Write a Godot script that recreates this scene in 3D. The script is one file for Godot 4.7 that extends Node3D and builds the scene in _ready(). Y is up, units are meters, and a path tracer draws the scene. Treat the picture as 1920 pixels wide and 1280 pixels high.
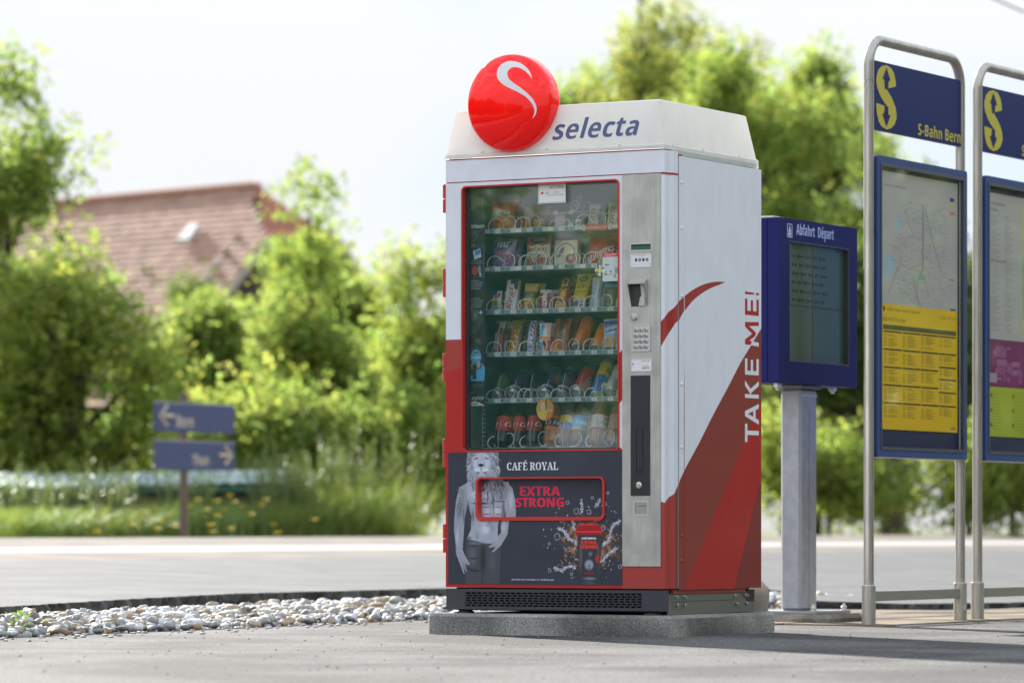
extends Node3D
# A snack vending machine on a station platform, with departure monitor and timetable boards. World axes: +x is the machine's right, +z its front.

const CAM := Vector3(8.0303, 0.425, 14.3577)
var rng := RandomNumberGenerator.new()
var sans: Font
var sansb: Font
var serifb: Font
var M := {}

class MB:
	var v := PackedVector3Array()
	var n := PackedVector3Array()
	var u := PackedVector2Array()
	var c := PackedColorArray()
	var col := Color(1, 1, 1)
	var xf := Transform3D()
	func p(a: Vector3, na: Vector3, ua: Vector2) -> void:
		v.append(xf * a)
		n.append((xf.basis * na).normalized())
		u.append(ua)
		c.append(col)
	func tri(a: Vector3, b: Vector3, d: Vector3, ua := Vector2(), ub := Vector2(), ud := Vector2()) -> void:
		var k := (b - a).cross(d - a).normalized()
		p(a, k, ua); p(d, k, ud); p(b, k, ub)
	func tris(a: Vector3, b: Vector3, d: Vector3, na: Vector3, nb: Vector3, nd: Vector3, ua := Vector2(), ub := Vector2(), ud := Vector2()) -> void:
		p(a, na, ua); p(d, nd, ud); p(b, nb, ub)
	func quad(a: Vector3, b: Vector3, d: Vector3, e: Vector3, r := Rect2(0, 0, 1, 1)) -> void:  # counter-clockwise from lower left, seen from outside
		var ua := Vector2(r.position.x, r.end.y)
		var ub := r.end
		var ud := Vector2(r.end.x, r.position.y)
		var ue := r.position
		tri(a, b, d, ua, ub, ud)
		tri(a, d, e, ua, ud, ue)
	func box(lo: Vector3, hi: Vector3, r := 0.0) -> void:
		var s := [lo, hi]
		r = minf(r, 0.45 * minf(hi.x - lo.x, minf(hi.y - lo.y, hi.z - lo.z)))
		for ax in 3:
			var b1 := (ax + 1) % 3
			var b2 := (ax + 2) % 3
			for k in 2:
				var q := []
				for m in [[0, 0], [1, 0], [1, 1], [0, 1]]:
					var t := Vector3()
					t[ax] = s[k][ax]
					t[b1] = s[m[0]][b1] + (r if m[0] == 0 else -r)
					t[b2] = s[m[1]][b2] + (r if m[1] == 0 else -r)
					q.append(t)
				if k == 0:
					q.reverse()
				quad(q[0], q[1], q[2], q[3])
		if r <= 0.0:
			return
		for ax in 3:
			var b1 := (ax + 1) % 3
			var b2 := (ax + 2) % 3
			for m in [[0, 0], [1, 0], [1, 1], [0, 1]]:
				var g1 := 1.0 if m[0] == 0 else -1.0
				var g2 := 1.0 if m[1] == 0 else -1.0
				var a := Vector3(); a[ax] = lo[ax] + r; a[b1] = s[m[0]][b1]; a[b2] = s[m[1]][b2] + g2 * r
				var b := Vector3(); b[ax] = lo[ax] + r; b[b1] = s[m[0]][b1] + g1 * r; b[b2] = s[m[1]][b2]
				var a2 := a; a2[ax] = hi[ax] - r
				var b3 := b; b3[ax] = hi[ax] - r
				if g1 * g2 < 0:
					quad(a, a2, b3, b)
				else:
					quad(b, b3, a2, a)
		for i in 2:
			for j in 2:
				for k in 2:
					var g := Vector3(1 - 2 * i, 1 - 2 * j, 1 - 2 * k)
					var o := Vector3(s[i].x, s[j].y, s[k].z)
					var a := o + Vector3(0, g.y, g.z) * r
					var b := o + Vector3(g.x, 0, g.z) * r
					var d := o + Vector3(g.x, g.y, 0) * r
					if g.x * g.y * g.z < 0:
						tri(a, b, d)
					else:
						tri(a, d, b)
	func tube(path: Array, rad, sides := 10, caps := true) -> void:
		var m := path.size()
		var rings := []
		var up := Vector3()
		for i in m:
			var t: Vector3 = (path[mini(i + 1, m - 1)] - path[maxi(i - 1, 0)]).normalized()
			if i == 0:
				up = t.cross(Vector3.UP if absf(t.y) < 0.9 else Vector3.RIGHT).normalized()
			else:
				up = (up - t * up.dot(t)).normalized()
			var w := t.cross(up)
			var rr: float = rad[i] if rad is Array else rad
			var ring := []
			for k in sides + 1:
				var an := TAU * k / sides
				var d := up * cos(an) + w * sin(an)
				ring.append([path[i] + d * rr, d])
			rings.append(ring)
		for i in m - 1:
			for k in sides:
				var A: Array = rings[i][k]
				var B: Array = rings[i][k + 1]
				var C: Array = rings[i + 1][k + 1]
				var D: Array = rings[i + 1][k]
				var u0 := float(k) / sides
				var u1 := float(k + 1) / sides
				var v0 := 1.0 - float(i) / (m - 1)
				var v1 := 1.0 - float(i + 1) / (m - 1)
				tris(A[0], B[0], C[0], A[1], B[1], C[1], Vector2(u0, v0), Vector2(u1, v0), Vector2(u1, v1))
				tris(A[0], C[0], D[0], A[1], C[1], D[1], Vector2(u0, v0), Vector2(u1, v1), Vector2(u0, v1))
		if caps:
			for k in range(1, sides - 1):
				tri(rings[0][0][0], rings[0][k + 1][0], rings[0][k][0])
				tri(rings[m - 1][0][0], rings[m - 1][k][0], rings[m - 1][k + 1][0])
	func lathe(prof: Array, sides := 20, ur := Vector2(0, 1), smooth := false) -> void:  # prof: Vector2(radius, y) upwards
		var m := prof.size()
		var y0: float = prof[0].y
		var y1: float = prof[m - 1].y
		var ns := []
		for i in m - 1:
			var d: Vector2 = prof[i + 1] - prof[i]
			ns.append(Vector2(d.y, -d.x).normalized())
		for i in m - 1:
			var nlo: Vector2 = ns[i]
			var nhi: Vector2 = ns[i]
			if smooth:
				if i > 0: nlo = (ns[i] + ns[i - 1]).normalized()
				if i < m - 2: nhi = (ns[i] + ns[i + 1]).normalized()
			for k in sides:
				var a0 := TAU * k / sides
				var a1 := TAU * (k + 1) / sides
				var d0 := Vector3(sin(a0 + PI), 0, cos(a0 + PI))
				var d1 := Vector3(sin(a1 + PI), 0, cos(a1 + PI))
				var lo: Vector2 = prof[i]
				var hi: Vector2 = prof[i + 1]
				var A := d0 * lo.x + Vector3.UP * lo.y
				var B := d1 * lo.x + Vector3.UP * lo.y
				var C := d1 * hi.x + Vector3.UP * hi.y
				var D := d0 * hi.x + Vector3.UP * hi.y
				var u0 := lerpf(ur.x, ur.y, float(k) / sides)
				var u1 := lerpf(ur.x, ur.y, float(k + 1) / sides)
				var v0 := 1.0 - (lo.y - y0) / maxf(y1 - y0, 1e-6)
				var v1 := 1.0 - (hi.y - y0) / maxf(y1 - y0, 1e-6)
				var n0l := d0 * nlo.x + Vector3.UP * nlo.y
				var n1l := d1 * nlo.x + Vector3.UP * nlo.y
				var n0h := d0 * nhi.x + Vector3.UP * nhi.y
				var n1h := d1 * nhi.x + Vector3.UP * nhi.y
				tris(A, B, C, n0l, n1l, n1h, Vector2(u0, v0), Vector2(u1, v0), Vector2(u1, v1))
				tris(A, C, D, n0l, n1h, n0h, Vector2(u0, v0), Vector2(u1, v1), Vector2(u0, v1))
	func prism(poly: Array, z0: float, z1: float) -> void:  # outline in x-y, counter-clockwise, extruded from z0 to z1 (z1 faces +z)
		var pv := PackedVector2Array(poly)
		var idx := Geometry2D.triangulate_polygon(pv)
		var ccw := not Geometry2D.is_polygon_clockwise(pv)
		for i in range(0, idx.size(), 3):
			var a := pv[idx[i]]
			var b := pv[idx[i + 1]]
			var d := pv[idx[i + 2]]
			if (b - a).cross(d - a) < 0:
				var q := b; b = d; d = q
			tri(Vector3(a.x, a.y, z1), Vector3(b.x, b.y, z1), Vector3(d.x, d.y, z1), a, b, d)
			tri(Vector3(a.x, a.y, z0), Vector3(d.x, d.y, z0), Vector3(b.x, b.y, z0), a, d, b)
		for i in pv.size():
			var a := pv[i]
			var b := pv[(i + 1) % pv.size()]
			if not ccw:
				var q := a; a = b; b = q
			quad(Vector3(a.x, a.y, z0), Vector3(b.x, b.y, z0), Vector3(b.x, b.y, z1), Vector3(a.x, a.y, z1))
	func ring(outer: Array, inner: Array, z0: float, z1: float) -> void:  # flat frame between two outlines of equal count
		var m := outer.size()
		for i in m:
			var j := (i + 1) % m
			var a: Vector2 = outer[i]
			var b: Vector2 = outer[j]
			var e: Vector2 = inner[j]
			var d: Vector2 = inner[i]
			quad(Vector3(a.x, a.y, z1), Vector3(b.x, b.y, z1), Vector3(e.x, e.y, z1), Vector3(d.x, d.y, z1))
			quad(Vector3(d.x, d.y, z0), Vector3(e.x, e.y, z0), Vector3(b.x, b.y, z0), Vector3(a.x, a.y, z0))
			quad(Vector3(a.x, a.y, z0), Vector3(b.x, b.y, z0), Vector3(b.x, b.y, z1), Vector3(a.x, a.y, z1))
			quad(Vector3(e.x, e.y, z0), Vector3(d.x, d.y, z0), Vector3(d.x, d.y, z1), Vector3(e.x, e.y, z1))
	func mesh() -> ArrayMesh:
		var arr := []
		arr.resize(Mesh.ARRAY_MAX)
		arr[Mesh.ARRAY_VERTEX] = v
		arr[Mesh.ARRAY_NORMAL] = n
		arr[Mesh.ARRAY_TEX_UV] = u
		arr[Mesh.ARRAY_COLOR] = c
		var m := ArrayMesh.new()
		m.add_surface_from_arrays(Mesh.PRIMITIVE_TRIANGLES, arr)
		return m

class Canvas:
	var im: Image
	var w: int
	var h: int
	func _init(ww: int, hh: int, c := Color.WHITE) -> void:
		w = ww; h = hh
		im = Image.create_empty(w, h, false, Image.FORMAT_RGBA8)
		im.fill(c)
	func rect(x: float, y: float, ww: float, hh: float, c: Color) -> void:
		im.fill_rect(Rect2i(int(round(x)), int(round(y)), maxi(1, int(round(ww))), maxi(1, int(round(hh)))).intersection(Rect2i(0, 0, w, h)), c)
	func poly(pts: Array, c: Color, over = null) -> void:
		var y0 := 1e9
		var y1 := -1e9
		for q in pts:
			y0 = minf(y0, q.y); y1 = maxf(y1, q.y)
		var m := pts.size()
		for y in range(maxi(0, int(floor(y0))), mini(h - 1, int(ceil(y1))) + 1):
			var yc := y + 0.5
			var xs := []
			for i in m:
				var a: Vector2 = pts[i]
				var b: Vector2 = pts[(i + 1) % m]
				if (a.y <= yc) != (b.y <= yc):
					xs.append(a.x + (yc - a.y) / (b.y - a.y) * (b.x - a.x))
			xs.sort()
			for i in range(0, xs.size() - 1, 2):
				var x0 := maxi(0, int(ceil(xs[i] - 0.5)))
				var x1 := mini(w, int(ceil(xs[i + 1] - 0.5)))
				if x1 <= x0:
					continue
				if over == null:
					im.fill_rect(Rect2i(x0, y, x1 - x0, 1), c)
				else:
					for x in range(x0, x1):
						if im.get_pixel(x, y).g > over:
							im.set_pixel(x, y, c)
	func ell(cx: float, cy: float, rx: float, ry: float, c: Color, ang := 0.0) -> void:
		var pts := []
		for i in 28:
			var a := TAU * i / 28
			pts.append(Vector2(cx, cy) + Vector2(cos(a) * rx, sin(a) * ry).rotated(ang))
		poly(pts, c)
	func line(a: Vector2, b: Vector2, t: float, c: Color) -> void:
		var d := (b - a).normalized().orthogonal() * t * 0.5
		poly([a + d, b + d, b - d, a - d], c)
	func path(pts: Array, t: float, c: Color) -> void:
		for i in pts.size() - 1:
			line(pts[i], pts[i + 1], t, c)
	func text(s: String, font: Font, tf: Transform2D, c: Color, over = null) -> void:  # ink box of s laid onto the unit square of tf
		var tm := TextMesh.new()
		tm.text = s; tm.font = font; tm.font_size = 48; tm.depth = 0.0; tm.pixel_size = 0.01
		var arr := tm.get_mesh_arrays()
		var vs: PackedVector3Array = arr[Mesh.ARRAY_VERTEX]
		var id: PackedInt32Array = arr[Mesh.ARRAY_INDEX]
		if vs.is_empty():
			return
		var bb := AABB(vs[0], Vector3())
		for q in vs:
			bb = bb.expand(q)
		for i in range(0, id.size(), 3):
			var t := []
			for k in 3:
				var q := vs[id[i + k]]
				t.append(tf * Vector2((q.x - bb.position.x) / bb.size.x, 1.0 - (q.y - bb.position.y) / bb.size.y))
			poly(t, c, over)
	func txt(s: String, font: Font, x: float, y: float, ww: float, hh: float, c: Color, slant := 0.0, rot := 0.0) -> void:
		var r := Transform2D(rot, Vector2(x, y))
		text(s, font, r * Transform2D(Vector2(ww, 0), Vector2(-slant * hh, hh), Vector2(slant * hh, 0)), c)
	func soft(cx: float, cy: float, rx: float, ry: float, c: Color, k := 1.0, ang := 0.0, hard := 0.0) -> void:
		var R := maxf(rx, ry)
		var ca := cos(-ang)
		var sa := sin(-ang)
		for y in range(maxi(0, int(cy - R)), mini(h, int(cy + R) + 1)):
			for x in range(maxi(0, int(cx - R)), mini(w, int(cx + R) + 1)):
				var dx := x - cx
				var dy := y - cy
				var ex := (dx * ca - dy * sa) / rx
				var ey := (dx * sa + dy * ca) / ry
				var d := sqrt(ex * ex + ey * ey)
				if d < 1.0:
					var a := k * (1.0 - smoothstep(hard, 1.0, d))
					im.set_pixel(x, y, im.get_pixel(x, y).lerp(c, a))
	func tex() -> ImageTexture:
		return ImageTexture.create_from_image(im)

func thing(called: String, label: String, category: String, at := Vector3.ZERO, turn := 0.0, group := "") -> Node3D:
	var o := Node3D.new()
	o.name = called
	add_child(o, true)
	o.position = at
	o.rotation.y = turn
	tag(o, label, category, group)
	return o

func tag(o: Node, label: String, category: String, group := "") -> void:
	o.set_meta("label", label)
	o.set_meta("category", category)
	if group:
		o.set_meta("group", group)

func part(called: String, mesh, mat: Material, parent: Node = null, at := Vector3.ZERO, kind := "") -> MeshInstance3D:
	var o := MeshInstance3D.new()
	o.name = called
	o.mesh = mesh.mesh() if mesh is MB else mesh
	o.material_override = mat
	(parent if parent else self).add_child(o, true)
	o.position = at
	if kind:
		o.set_meta("kind", kind)
	return o

func many(called: String, mesh: Mesh, mat: Material, xs: Array, cols: Array, parent: Node = null) -> MultiMeshInstance3D:
	var mm := MultiMesh.new()
	mm.transform_format = MultiMesh.TRANSFORM_3D
	mm.use_colors = true
	mm.mesh = mesh
	mm.instance_count = xs.size()
	for i in xs.size():
		mm.set_instance_transform(i, xs[i])
		mm.set_instance_color(i, cols[i])
	var o := MultiMeshInstance3D.new()
	o.name = called
	o.multimesh = mm
	o.material_override = mat
	(parent if parent else self).add_child(o, true)
	o.set_meta("kind", "stuff")
	return o

func boxm(lo: Vector3, hi: Vector3, r := 0.0) -> MB:
	var b := MB.new()
	b.box(lo, hi, r)
	return b

func rrect(x0: float, y0: float, x1: float, y1: float, r: float, k := 5) -> Array:
	var out := []
	for q in [[x1 - r, y0 + r, -PI / 2], [x1 - r, y1 - r, 0.0], [x0 + r, y1 - r, PI / 2], [x0 + r, y0 + r, PI]]:
		for i in k + 1:
			var a: float = q[2] + PI / 2 * i / k
			out.append(Vector2(q[0] + r * cos(a), q[1] + r * sin(a)))
	return out

func lin(r: float, g: float, b: float) -> Color:  # a real-world base colour
	return Color(r, g, b).linear_to_srgb()

func mat(c: Color, rough := 0.6, metal := 0.0, coat := 0.0) -> StandardMaterial3D:
	var m := StandardMaterial3D.new()
	m.albedo_color = c
	m.roughness = rough
	m.metallic = metal
	if coat > 0:
		m.clearcoat_enabled = true
		m.clearcoat = coat
		m.clearcoat_roughness = 0.05
	return m

func noise_tex(freq: float, oct: int, lo: Color, hi: Color, sz := 512, seed_ := 1, a := 0.3, b := 0.7) -> NoiseTexture2D:
	var f := FastNoiseLite.new()
	f.noise_type = FastNoiseLite.TYPE_SIMPLEX_SMOOTH
	f.seed = seed_
	f.frequency = freq
	f.fractal_octaves = oct
	var t := NoiseTexture2D.new()
	t.width = sz; t.height = sz
	t.seamless = true
	t.noise = f
	var g := Gradient.new()
	g.offsets = PackedFloat32Array([a, b])
	g.colors = PackedColorArray([lo, hi])
	t.color_ramp = g
	return t

func speckle(base: Color, spread: float, tint: float, sz: int, seed_: int, big := 0.0) -> ImageTexture:  # grains of stone
	var r := RandomNumberGenerator.new()
	r.seed = seed_
	var im := Image.create_empty(sz, sz, false, Image.FORMAT_RGBA8)
	im.fill(base)
	for i in int(sz * sz * 0.28):
		var k := 1.0 + r.randfn() * spread
		var t := r.randfn() * tint
		var c := Color(clampf(base.r * (k + t), 0, 1), clampf(base.g * k, 0, 1), clampf(base.b * (k - t), 0, 1))
		var s := 1 + int(r.randf() * 2.2 + (r.randf() * big if r.randf() < 0.15 else 0.0))
		var x := r.randi_range(0, sz - 1)
		var y := r.randi_range(0, sz - 1)
		im.fill_rect(Rect2i(x, y, s, s).intersection(Rect2i(0, 0, sz, sz)), c)
	return ImageTexture.create_from_image(im)

func ground_mat(base: Color, spread: float, tint: float, tile: float, seed_: int, rough := 0.9, blotch := 0.25, bump := 0.15) -> StandardMaterial3D:
	var m := StandardMaterial3D.new()
	m.albedo_texture = speckle(base, spread, tint, 512, seed_, 3.0)
	m.uv1_triplanar = true
	m.uv1_world_triplanar = true
	m.uv1_scale = Vector3.ONE / tile
	m.roughness = rough
	m.metallic_specular = 0.3
	m.detail_enabled = true
	m.detail_blend_mode = BaseMaterial3D.BLEND_MODE_MUL
	m.detail_albedo = noise_tex(0.008, 5, Color.WHITE * (1.0 - blotch) + Color(0, 0, 0, blotch), Color.WHITE, 512, seed_)
	m.detail_uv_layer = BaseMaterial3D.DETAIL_UV_2
	m.uv2_triplanar = true
	m.uv2_world_triplanar = true
	m.uv2_scale = Vector3.ONE / (tile * 5.7)
	m.heightmap_enabled = bump > 0
	m.heightmap_texture = m.albedo_texture
	m.heightmap_scale = bump
	return m

var grime_tex: Texture2D
func grime(m: StandardMaterial3D, tile := 0.9) -> StandardMaterial3D:  # faint smears and dust on painted sheet
	if grime_tex == null:
		grime_tex = noise_tex(0.012, 6, Color(0.984, 0.983, 0.98), Color.WHITE, 512, 91, 0.2, 0.6)
	m.detail_enabled = true
	m.detail_blend_mode = BaseMaterial3D.BLEND_MODE_MUL
	m.detail_albedo = grime_tex
	m.detail_uv_layer = BaseMaterial3D.DETAIL_UV_2
	m.uv2_triplanar = true
	m.uv2_world_triplanar = true
	m.uv2_scale = Vector3(1.6, 0.7, 1.6) / tile
	m.metallic_specular = 0.32
	return m

func print_mat(cv: Canvas, rough := 0.35, coat := 0.0) -> StandardMaterial3D:
	var m := mat(Color.WHITE, rough, 0.0, coat)
	m.albedo_texture = cv.tex()
	return m

func sky_picture() -> ImageTexture:
	var w := 512
	var h := 256
	var im := Image.create_empty(w, h, false, Image.FORMAT_RGBAF)
	var f := FastNoiseLite.new()
	f.noise_type = FastNoiseLite.TYPE_SIMPLEX_SMOOTH
	f.seed = 11
	f.frequency = 2.6
	f.fractal_octaves = 6
	for y in h:
		var el := PI * (0.5 - (y + 0.5) / h)
		for x in w:
			var az := TAU * ((x + 0.5) / w - 0.5)
			var d := Vector3(sin(az) * cos(el), sin(el), -cos(az) * cos(el))
			var c := Color(0.57, 0.635, 0.715).lerp(Color(0.64, 0.82, 1.05), clampf(pow(maxf(d.y, 0.0), 0.7) * 1.05, 0, 1))
			var q := d / maxf(d.y + 0.35, 0.2)
			var n := f.get_noise_3d(q.x, d.y * 4.0, q.z) * 0.5 + 0.5
			var cloud := smoothstep(0.46, 0.66, n + 0.18 * (1.0 - clampf(d.y * 2.0, 0, 1)))
			c = c.lerp(Color(0.695, 0.7, 0.705).lerp(Color(1.55, 1.55, 1.55), smoothstep(0.1, 0.4, d.y)), cloud * 0.9)
			if d.y < 0.0:
				c = Color(0.45, 0.45, 0.42)
			im.set_pixel(x, y, c)
	return ImageTexture.create_from_image(im)

func platform_height(x: float) -> float:
	return 0.094 + 0.03 * (-3.85 - x) if x < -3.85 else 0.03 + 0.064 * (-0.6 - x) / 3.25

func flat(pts: Array, height: Callable) -> MB:
	var b := MB.new()
	var pv := PackedVector2Array(pts)
	var id := Geometry2D.triangulate_polygon(pv)
	for i in range(0, id.size(), 3):
		var t := []
		for k in 3:
			var q := pv[id[i + k]]
			t.append(Vector3(q.x, height.call(q.x), q.y))
		if (t[1] - t[0]).cross(t[2] - t[0]).y < 0:
			t = [t[0], t[2], t[1]]
		b.tri(t[0], t[1], t[2])
	return b

func structure(called: String, mesh, m: Material, parent: Node = null, at := Vector3.ZERO) -> MeshInstance3D:
	return part(called, mesh, m, parent, at, "structure" if parent == null else "")

func pebble_mesh(seed_: int) -> ArrayMesh:
	var r := RandomNumberGenerator.new()
	r.seed = seed_
	var f := FastNoiseLite.new()
	f.seed = seed_
	f.frequency = 0.9
	var sx := r.randf_range(0.75, 1.0)
	var sy := r.randf_range(0.34, 0.6)
	var sz := r.randf_range(0.5, 0.85)
	var b := MB.new()
	var rows := 6
	var cols := 9
	var pt := func(i: int, j: int) -> Vector3:
		var a := PI * i / rows
		var t := TAU * j / cols
		var d := Vector3(sin(a) * cos(t), cos(a), sin(a) * sin(t))
		if absf(d.x) < 1e-4 and absf(d.z) < 1e-4:
			d = Vector3(0, signf(d.y), 0)
		var k := 1.0 + 0.5 * f.get_noise_3dv(d * 1.3)
		var e := Vector3(signf(d.x) * pow(absf(d.x), 0.75), signf(d.y) * pow(absf(d.y), 0.7), signf(d.z) * pow(absf(d.z), 0.75))
		return Vector3(e.x * sx, e.y * sy, e.z * sz) * k * 0.5
	for i in rows:
		for j in cols:
			var A: Vector3 = pt.call(i + 1, j)
			var B: Vector3 = pt.call(i + 1, (j + 1) % cols)
			var C: Vector3 = pt.call(i, (j + 1) % cols)
			var D: Vector3 = pt.call(i, j)
			var nn := func(q: Vector3) -> Vector3: return Vector3(q.x / sx / sx, q.y / sy / sy, q.z / sz / sz).normalized()
			if i < rows - 1:
				b.tris(A, C, B, nn.call(A), nn.call(C), nn.call(B))
			if i > 0:
				b.tris(A, D, C, nn.call(A), nn.call(D), nn.call(C))
	return b.mesh()

func build_ground() -> void:
	var zero := func(_x: float) -> float: return 0.0
	var low := func(_x: float) -> float: return -0.43
	var mead := func(x: float) -> float: return 0.22 if x > -17.5 else 0.3
	M.soil = ground_mat(lin(0.16, 0.17, 0.08), 0.3, 0.06, 1.2, 3)
	structure("ground", flat([Vector2(-900, -900), Vector2(900, -900), Vector2(900, 900), Vector2(-900, 900)], low), M.soil)
	structure("meadow_ground", flat([Vector2(-900, -900), Vector2(-17, -900), Vector2(-17, 900), Vector2(-900, 900)], mead), M.soil)
	structure("track_bed", flat([Vector2(-17, -300), Vector2(-12.5, -300), Vector2(-12.5, 300), Vector2(-17, 300)], func(_x): return -0.4), ground_mat(lin(0.2, 0.17, 0.14), 0.5, 0.05, 0.8, 5))
	# near paving
	var pave := ground_mat(lin(0.097, 0.092, 0.089), 0.42, 0.05, 0.8, 7, 0.9, 0.24, 0.2)
	structure("paving", flat([Vector2(-1.6, 40), Vector2(-1.63, 1.5), Vector2(-1.68, 0.6), Vector2(-1.71, -0.25), Vector2(-1.78, -1.2), Vector2(-1.87, -2.4), Vector2(-1.8, -4.4), Vector2(-1.55, -5.4), Vector2(-0.6, -6), Vector2(-0.6, -70), Vector2(40, -70), Vector2(40, 40)], zero), pave)
	# slabs round the boards
	var strip := Node3D.new()
	strip.name = "paved_strip"
	add_child(strip)
	strip.set_meta("kind", "structure")
	var tones := [ground_mat(lin(0.2, 0.155, 0.11), 0.18, 0.05, 0.5, 21, 0.9, 0.2, 0.2), ground_mat(lin(0.18, 0.14, 0.1), 0.2, 0.06, 0.5, 22, 0.9, 0.2, 0.2), ground_mat(lin(0.215, 0.168, 0.122), 0.2, 0.05, 0.5, 23, 0.9, 0.25, 0.2)]
	for i in 4:
		for j in 24:
			var x := -1.47 + i * 0.5
			var z := -2.02 - j * 0.5
			if x < -0.55 and z < -5.0 or (x < -0.95 and z > -2.4):
				continue
			var b := boxm(Vector3(0.005, -0.03, -0.495), Vector3(0.495, 0.006 + rng.randf() * 0.005, -0.005), 0.004)
			part("paving_slab", b, tones[rng.randi() % 3], strip, Vector3(x, 0, z))
	# raised asphalt of the platform
	var tar := ground_mat(lin(0.097, 0.098, 0.1), 0.2, 0.015, 0.6, 9, 0.85, 0.14, 0.15)
	var edge := [Vector2(-2.75, 40), Vector2(-2.86, 6), Vector2(-2.92, 1.2), Vector2(-3.06, -0.4), Vector2(-3.3, -1.3), Vector2(-3.55, -2.3), Vector2(-3.78, -3.4), Vector2(-3.8, -5.4), Vector2(-3.6, -6.7), Vector2(-2.6, -7.3), Vector2(-1.75, -6.1), Vector2(-1.5, -5.35), Vector2(-0.85, -5.3), Vector2(-0.62, -6.2), Vector2(-0.62, -70)]
	var fine := []
	for i in edge.size() - 1:
		var a: Vector2 = edge[i]
		var b: Vector2 = edge[i + 1]
		var m := int(minf(a.distance_to(b), 14.0) / 0.05) + 1
		for k in m:
			var q := a.lerp(b, float(k) / m)
			fine.append(q + Vector2(rng.randfn() * 0.012, rng.randfn() * 0.006))
	fine.append(edge[-1])
	var top := structure("platform", flat(fine + [Vector2(-3.85, -70), Vector2(-3.85, 40)], platform_height), tar)
	part("asphalt_surface", flat([Vector2(-8.1, 40), Vector2(-3.85, 40), Vector2(-3.85, -70), Vector2(-8.1, -70)], platform_height), tar, top)
	var rough := MB.new()
	for i in fine.size() - 1:
		var rows := []
		for q in [fine[i], fine[i + 1]]:
			var col := []
			for k in 6:
				var r2 := RandomNumberGenerator.new()
				r2.seed = hash([q, k])
				var y := lerpf(platform_height(q.x), -0.1, k / 5.0)
				col.append(Vector3(q.x + (r2.randfn() * 0.016 + 0.006 * k if k > 0 else 0.0), y + (r2.randfn() * 0.006 if k > 0 else 0.0), q.y + r2.randfn() * (0.008 if k > 0 else 0.0)))
			rows.append(col)
		for k in 5:
			rough.quad(rows[0][k + 1], rows[1][k + 1], rows[1][k], rows[0][k])
	part("broken_asphalt_edge", rough, ground_mat(lin(0.06, 0.056, 0.05), 0.8, 0.02, 0.25, 13, 0.6, 0.3, 0.5), top)
	var tan_ := ground_mat(lin(0.172, 0.146, 0.122), 0.14, 0.03, 0.8, 15, 0.9, 0.2, 0.1)
	var band := func(x0: float, x1: float) -> MB: return flat([Vector2(x1, 40), Vector2(x0, 40), Vector2(x0, -70), Vector2(x1, -70)], platform_height)
	part("paved_edge_strip", band.call(-8.1, -9.45), tan_, top)
	part("safety_line", band.call(-9.45, -10.35), ground_mat(lin(0.36, 0.36, 0.355), 0.06, 0.01, 0.8, 16, 0.8, 0.1, 0.05), top)
	part("paved_edge_strip", band.call(-10.35, -12.5), tan_, top)
	part("tactile_slab", flat([Vector2(-8.6, 1.0), Vector2(-8.6, -4.4), Vector2(-9.25, -5.6), Vector2(-9.25, 1.0)], func(x): return platform_height(x) + 0.004), ground_mat(lin(0.2, 0.2, 0.2), 0.1, 0.02, 0.5, 17), top)
	var face := MB.new()
	face.quad(Vector3(-12.5, -0.42, -70), Vector3(-12.5, -0.42, 40), Vector3(-12.5, platform_height(-12.5), 40), Vector3(-12.5, platform_height(-12.5), -70))
	part("platform_wall", face, tan_, top)

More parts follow.
